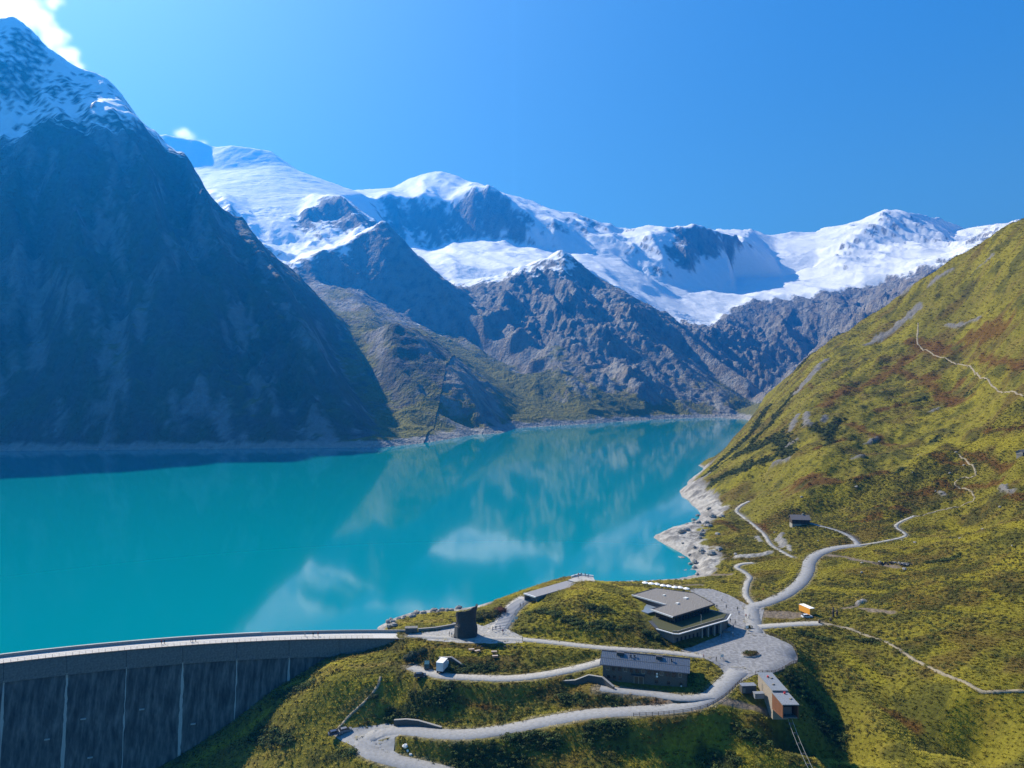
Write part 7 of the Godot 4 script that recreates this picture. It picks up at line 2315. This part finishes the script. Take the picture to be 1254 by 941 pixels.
func grass_clump(seed_: int, blades: int, width: float) -> ArrayMesh:
	var rng := RandomNumberGenerator.new()
	rng.seed = seed_
	var v := PackedVector3Array()
	var n := PackedVector3Array()
	var c := PackedColorArray()
	for i in blades:
		var a := rng.randf() * TAU
		var base := Vector3(cos(a), 0, sin(a)) * sqrt(rng.randf()) * 0.8
		var lean := Vector3(cos(a), 0, sin(a)) * rng.randf_range(0.1, 0.7) + Vector3(rng.randf_range(-0.2, 0.2), 0, rng.randf_range(-0.2, 0.2))
		var tip := base + lean + Vector3(0, rng.randf_range(0.45, 1.0), 0)
		var side := Vector3(-sin(a), 0, cos(a)).rotated(Vector3.UP, rng.randf_range(-0.8, 0.8)) * width
		var k := rng.randf_range(0.75, 1.2)
		for e in [base - side - Vector3(0, 0.1, 0), tip, base + side - Vector3(0, 0.1, 0)]:
			v.append(e)
			n.append((Vector3.UP * 1.2 + lean).normalized())
			c.append(Color(k, k, k))
	return soup(v, n, c)


func soup(v: PackedVector3Array, n: PackedVector3Array, c: PackedColorArray) -> ArrayMesh:
	var a := []
	a.resize(Mesh.ARRAY_MAX)
	a[Mesh.ARRAY_VERTEX] = v
	a[Mesh.ARRAY_NORMAL] = n
	a[Mesh.ARRAY_COLOR] = c
	var m := ArrayMesh.new()
	m.add_surface_from_arrays(Mesh.PRIMITIVE_TRIANGLES, a)
	return m


func scatter(called: String, mesh: Mesh, places: Array, tints: PackedColorArray, m: Material, label: String, category: String) -> void:
	var mm := MultiMesh.new()
	mm.transform_format = MultiMesh.TRANSFORM_3D
	mm.use_colors = true
	mm.mesh = mesh
	mm.instance_count = places.size()
	for i in places.size():
		mm.set_instance_transform(i, places[i])
		mm.set_instance_color(i, tints[i])
	var o := MultiMeshInstance3D.new()
	o.name = numbered(called)
	o.multimesh = mm
	o.material_override = m
	add_child(o)
	describe(o, label, category)
	o.set_meta("kind", "stuff")


func leaf_material() -> StandardMaterial3D:
	var m := StandardMaterial3D.new()
	m.vertex_color_use_as_albedo = true
	m.roughness = 0.85
	m.metallic_specular = 0.25
	m.backlight_enabled = true
	m.backlight = Color(0.35, 0.38, 0.12)
	return m


func build_plants() -> void:
	var rng := RandomNumberGenerator.new()
	rng.seed = 2024
	var leaf := leaf_material()
	var tufts := [[], [], []]
	var tuft_tint := [PackedColorArray(), PackedColorArray(), PackedColorArray()]
	var bushes := [[], [], []]
	var bush_tint := [PackedColorArray(), PackedColorArray(), PackedColorArray()]
	var keep_out := [Rect2(29, -247, 29, 19), Rect2(78.6, -230, 5.6, 22), Rect2(50, -304, 35, 45), Rect2(72, -227, 7, 8)]
	for p in [ground_patches[0], ground_patches[1]]:
		var fine: bool = p.cell < 1.5
		var road: PackedFloat32Array = p.road
		var k: Array = p.cover
		var T: PackedFloat32Array = p.turf
		for r in p.nz - 1:
			var z0: float = p.z0 + r * p.cell
			if z0 > -150.0 or z0 < -900.0:
				continue
			for c in p.nx - 1:
				var x0: float = p.x0 + c * p.cell
				if absf(x0) > -z0 * 0.76 or (not fine and x0 < 328.0 and z0 > -468.0):
					continue
				var at: int = r * p.nx + c
				if road[at] < 0.2 or T[at] < 0.35 or p.h[at] < 0.6 and z0 < -285.0:
					continue
				var n := fine_noise.get_noise_2d(x0, z0)
				var n3 := hill_noise.get_noise_2d(x0 * 1.7, z0 * 1.7)
				var n1 := patch_noise.get_noise_2d(x0 + 300.0, z0)
				if k[0][at] + n * 0.3 > 0.42 or k[4][at] + n * 0.2 > 0.45:
					continue
				var out := false
				for q in keep_out:
					out = out or q.has_point(Vector2(x0, z0))
				if out:
					continue
				var shrub: float = k[2][at] + n * 0.35 + n3 * 0.3
				var rust: float = k[1][at] + n3 * 0.45 + n * 0.25
				var wild: float = n1 * 0.9 + n3 * 0.7 + n * 0.4
				var bright: float = k[3][at]
				if fine:
					var tint: Color = p.colors[at]
					for i in (1 if rng.randf() < 0.75 else 0):
						var x := x0 + rng.randf()
						var z := z0 + rng.randf()
						var h := height_at(p, x, z)
						var s := rng.randf_range(0.35, 0.75)
						tufts[(r + c) % 3].append(Transform3D(Basis(Vector3.UP, rng.randf() * TAU).scaled(Vector3(s * 1.3, s * rng.randf_range(0.5, 1.0), s * 1.3)), Vector3(x, h, z)))
						tuft_tint[(r + c) % 3].append(tint * rng.randf_range(0.95, 1.18))
					if wild - bright > (0.02 if x0 < 95.0 else -0.08) and rng.randf() < 0.34 or shrub > 0.42 and rng.randf() < 0.6:
						if road[at] < 1.1:
							continue
						var x := x0 + rng.randf()
						var z := z0 + rng.randf()
						var s := rng.randf_range(0.5, 1.3) if shrub < 0.45 else rng.randf_range(0.8, 2.2)
						var g := rng.randi() % 3
						bushes[g].append(Transform3D(Basis(Vector3.UP, rng.randf() * TAU).scaled(Vector3(s, s * rng.randf_range(0.6, 1.0), s)), Vector3(x, height_at(p, x, z) - 0.1, z)))
						var t := Color(0.045, 0.062, 0.016) if shrub > 0.45 else Color(0.075, 0.088, 0.02).lerp(Color(0.15, 0.10, 0.02), rng.randf() * rng.randf())
						bush_tint[g].append(t * rng.randf_range(0.6, 1.9))
				else:
					if shrub > 0.42 and rng.randf() < 0.75:
						var x: float = x0 + rng.randf() * p.cell
						var z: float = z0 + rng.randf() * p.cell
						var s := rng.randf_range(1.2, 2.6)
						var g := rng.randi() % 3
						bushes[g].append(Transform3D(Basis(Vector3.UP, rng.randf() * TAU).scaled(Vector3(s, s * rng.randf_range(0.6, 1.0), s)), Vector3(x, height_at(p, x, z) - 0.2, z)))
						bush_tint[g].append(Color(0.04, 0.06, 0.017) * rng.randf_range(0.7, 1.3))
					elif rng.randf() < 0.4:
						var tint: Color = p.colors[at]
						var x: float = x0 + rng.randf() * p.cell
						var z: float = z0 + rng.randf() * p.cell
						var s := rng.randf_range(0.6, 1.3)
						tufts[(r + c) % 3].append(Transform3D(Basis(Vector3.UP, rng.randf() * TAU).scaled(Vector3(s * 1.6, s * 0.6, s * 1.6)), Vector3(x, height_at(p, x, z), z)))
						tuft_tint[(r + c) % 3].append(tint * rng.randf_range(0.95, 1.18))
	for g in 3:
		scatter("grass", grass_clump(50 + g, 26, 0.12), tufts[g], tuft_tint[g], leaf, ["olive green alpine grass on the slopes", "tufted yellow green grass between the shrubs", "dry autumn grass over the hillside"][g], "grass")
		scatter("ground_shrub", leaf_clump(70 + g, 110, 0.13, 0.8), bushes[g], bush_tint[g], leaf, ["low green shrub cover on the slopes", "dwarf alder and rhododendron scrub in the hollows", "mixed dark scrub on the banks"][g], "shrub")
	# single bushes that stand out
	for q in [[-37.0, -256.5, 3.6, 3.2, Color(0.035, 0.055, 0.04), "large blue green dwarf pine at the end of the dam", "pine_bush"], [-32.5, -257.5, 2.6, 2.4, Color(0.05, 0.065, 0.03), "rounded olive bush behind the parked green van", "bush"],
			[-12.5, -284.5, 4.4, 2.8, Color(0.045, 0.06, 0.02), "green bush with glossy leaves behind the monument", "bush"], [-8.8, -286.0, 4.4, 2.9, Color(0.05, 0.055, 0.018), "broad bush between monument and stepped walkway", "bush"], [-4.6, -288.6, 3.6, 2.8, Color(0.075, 0.03, 0.02), "reddish autumn bush beside the stepped walkway", "bush"],
			[92.0, -277.5, 1.8, 1.6, Color(0.06, 0.065, 0.02), "small round bush on the paved square", "bush"], [83.2, -279.4, 2.2, 1.3, Color(0.07, 0.075, 0.02), "spreading bush at the corner of the restaurant", "bush"], [-47.0, -241.0, 2.0, 1.5, Color(0.035, 0.05, 0.02), "dark bush on the slope under the gravel track", "bush"],
			[53.0, -261.5, 2.8, 2.4, Color(0.05, 0.07, 0.02), "tall leafy bush against the restaurant terrace wall", "bush"], [49.5, -263.5, 2.6, 2.1, Color(0.042, 0.06, 0.018), "leafy bush on the bank left of the restaurant", "bush"]]:
		var t := thing(q[6], q[5], "bush", Vector3(q[0], ground_height(q[0], q[1]) - 0.15, q[1]), q[0])
		var o := MeshInstance3D.new()
		o.name = "foliage"
		o.mesh = leaf_clump(int(q[0] * 10.0) + 900, 900, 0.075, 1.0)
		var m: StandardMaterial3D = leaf.duplicate()
		m.albedo_color = q[4].linear_to_srgb()
		o.material_override = m
		o.scale = Vector3(q[2], q[3], q[2])
		t.add_child(o)
		var s := Shape.new()
		for k in 5:
			var a := k * 1.3
			s.tube([Vector3(cos(a), 0, sin(a)) * 0.1, Vector3(cos(a) * q[2] * 0.4, q[3] * 0.5, sin(a) * q[2] * 0.4)], [0.1, 0.04], 5)
		part("stem", s, paint(0.09, 0.07, 0.05, 0.9), t)
	# planted island in the turning circle
	var isl := thing("planted_island", "oval island of shrubs with stone kerb in the turning circle", "flower bed", Vector3(84.4, ground_height(84.4, -251.2) + 0.1, -251.2), 0.35)
	var s := Shape.new()
	var ring := []
	for i in 20:
		var a := TAU * i / 20
		ring.append(Vector2(cos(a) * 3.5 * (1.0 + 0.08 * sin(a * 3.0)), sin(a) * 2.4))
	s.prism(ring, -0.3, 0.38)
	part("kerb", s, paint(0.4, 0.39, 0.37, 0.9, 0.0, 0.3, 1.0), isl)
	s = Shape.new()
	var soil := []
	for q in ring:
		soil.append(q * 0.93)
	s.prism(soil, 0.38, 0.45)
	part("soil", s, paint(0.12, 0.09, 0.06, 0.95), isl)
	for i in 16:
		var o := MeshInstance3D.new()
		o.name = "shrub"
		o.mesh = leaf_clump(300 + i % 4, 160, 0.13, 0.9)
		var m: StandardMaterial3D = leaf.duplicate()
		m.albedo_color = [Color(0.09, 0.085, 0.02), Color(0.06, 0.075, 0.02), Color(0.12, 0.08, 0.02)][i % 3].linear_to_srgb()
		o.material_override = m
		isl.add_child(o, true)
		var a := i * 2.4
		o.position = Vector3(cos(a) * 2.6 * sqrt(i / 16.0), 0.4, sin(a) * 1.7 * sqrt(i / 16.0))
		o.scale = Vector3.ONE * 0.95
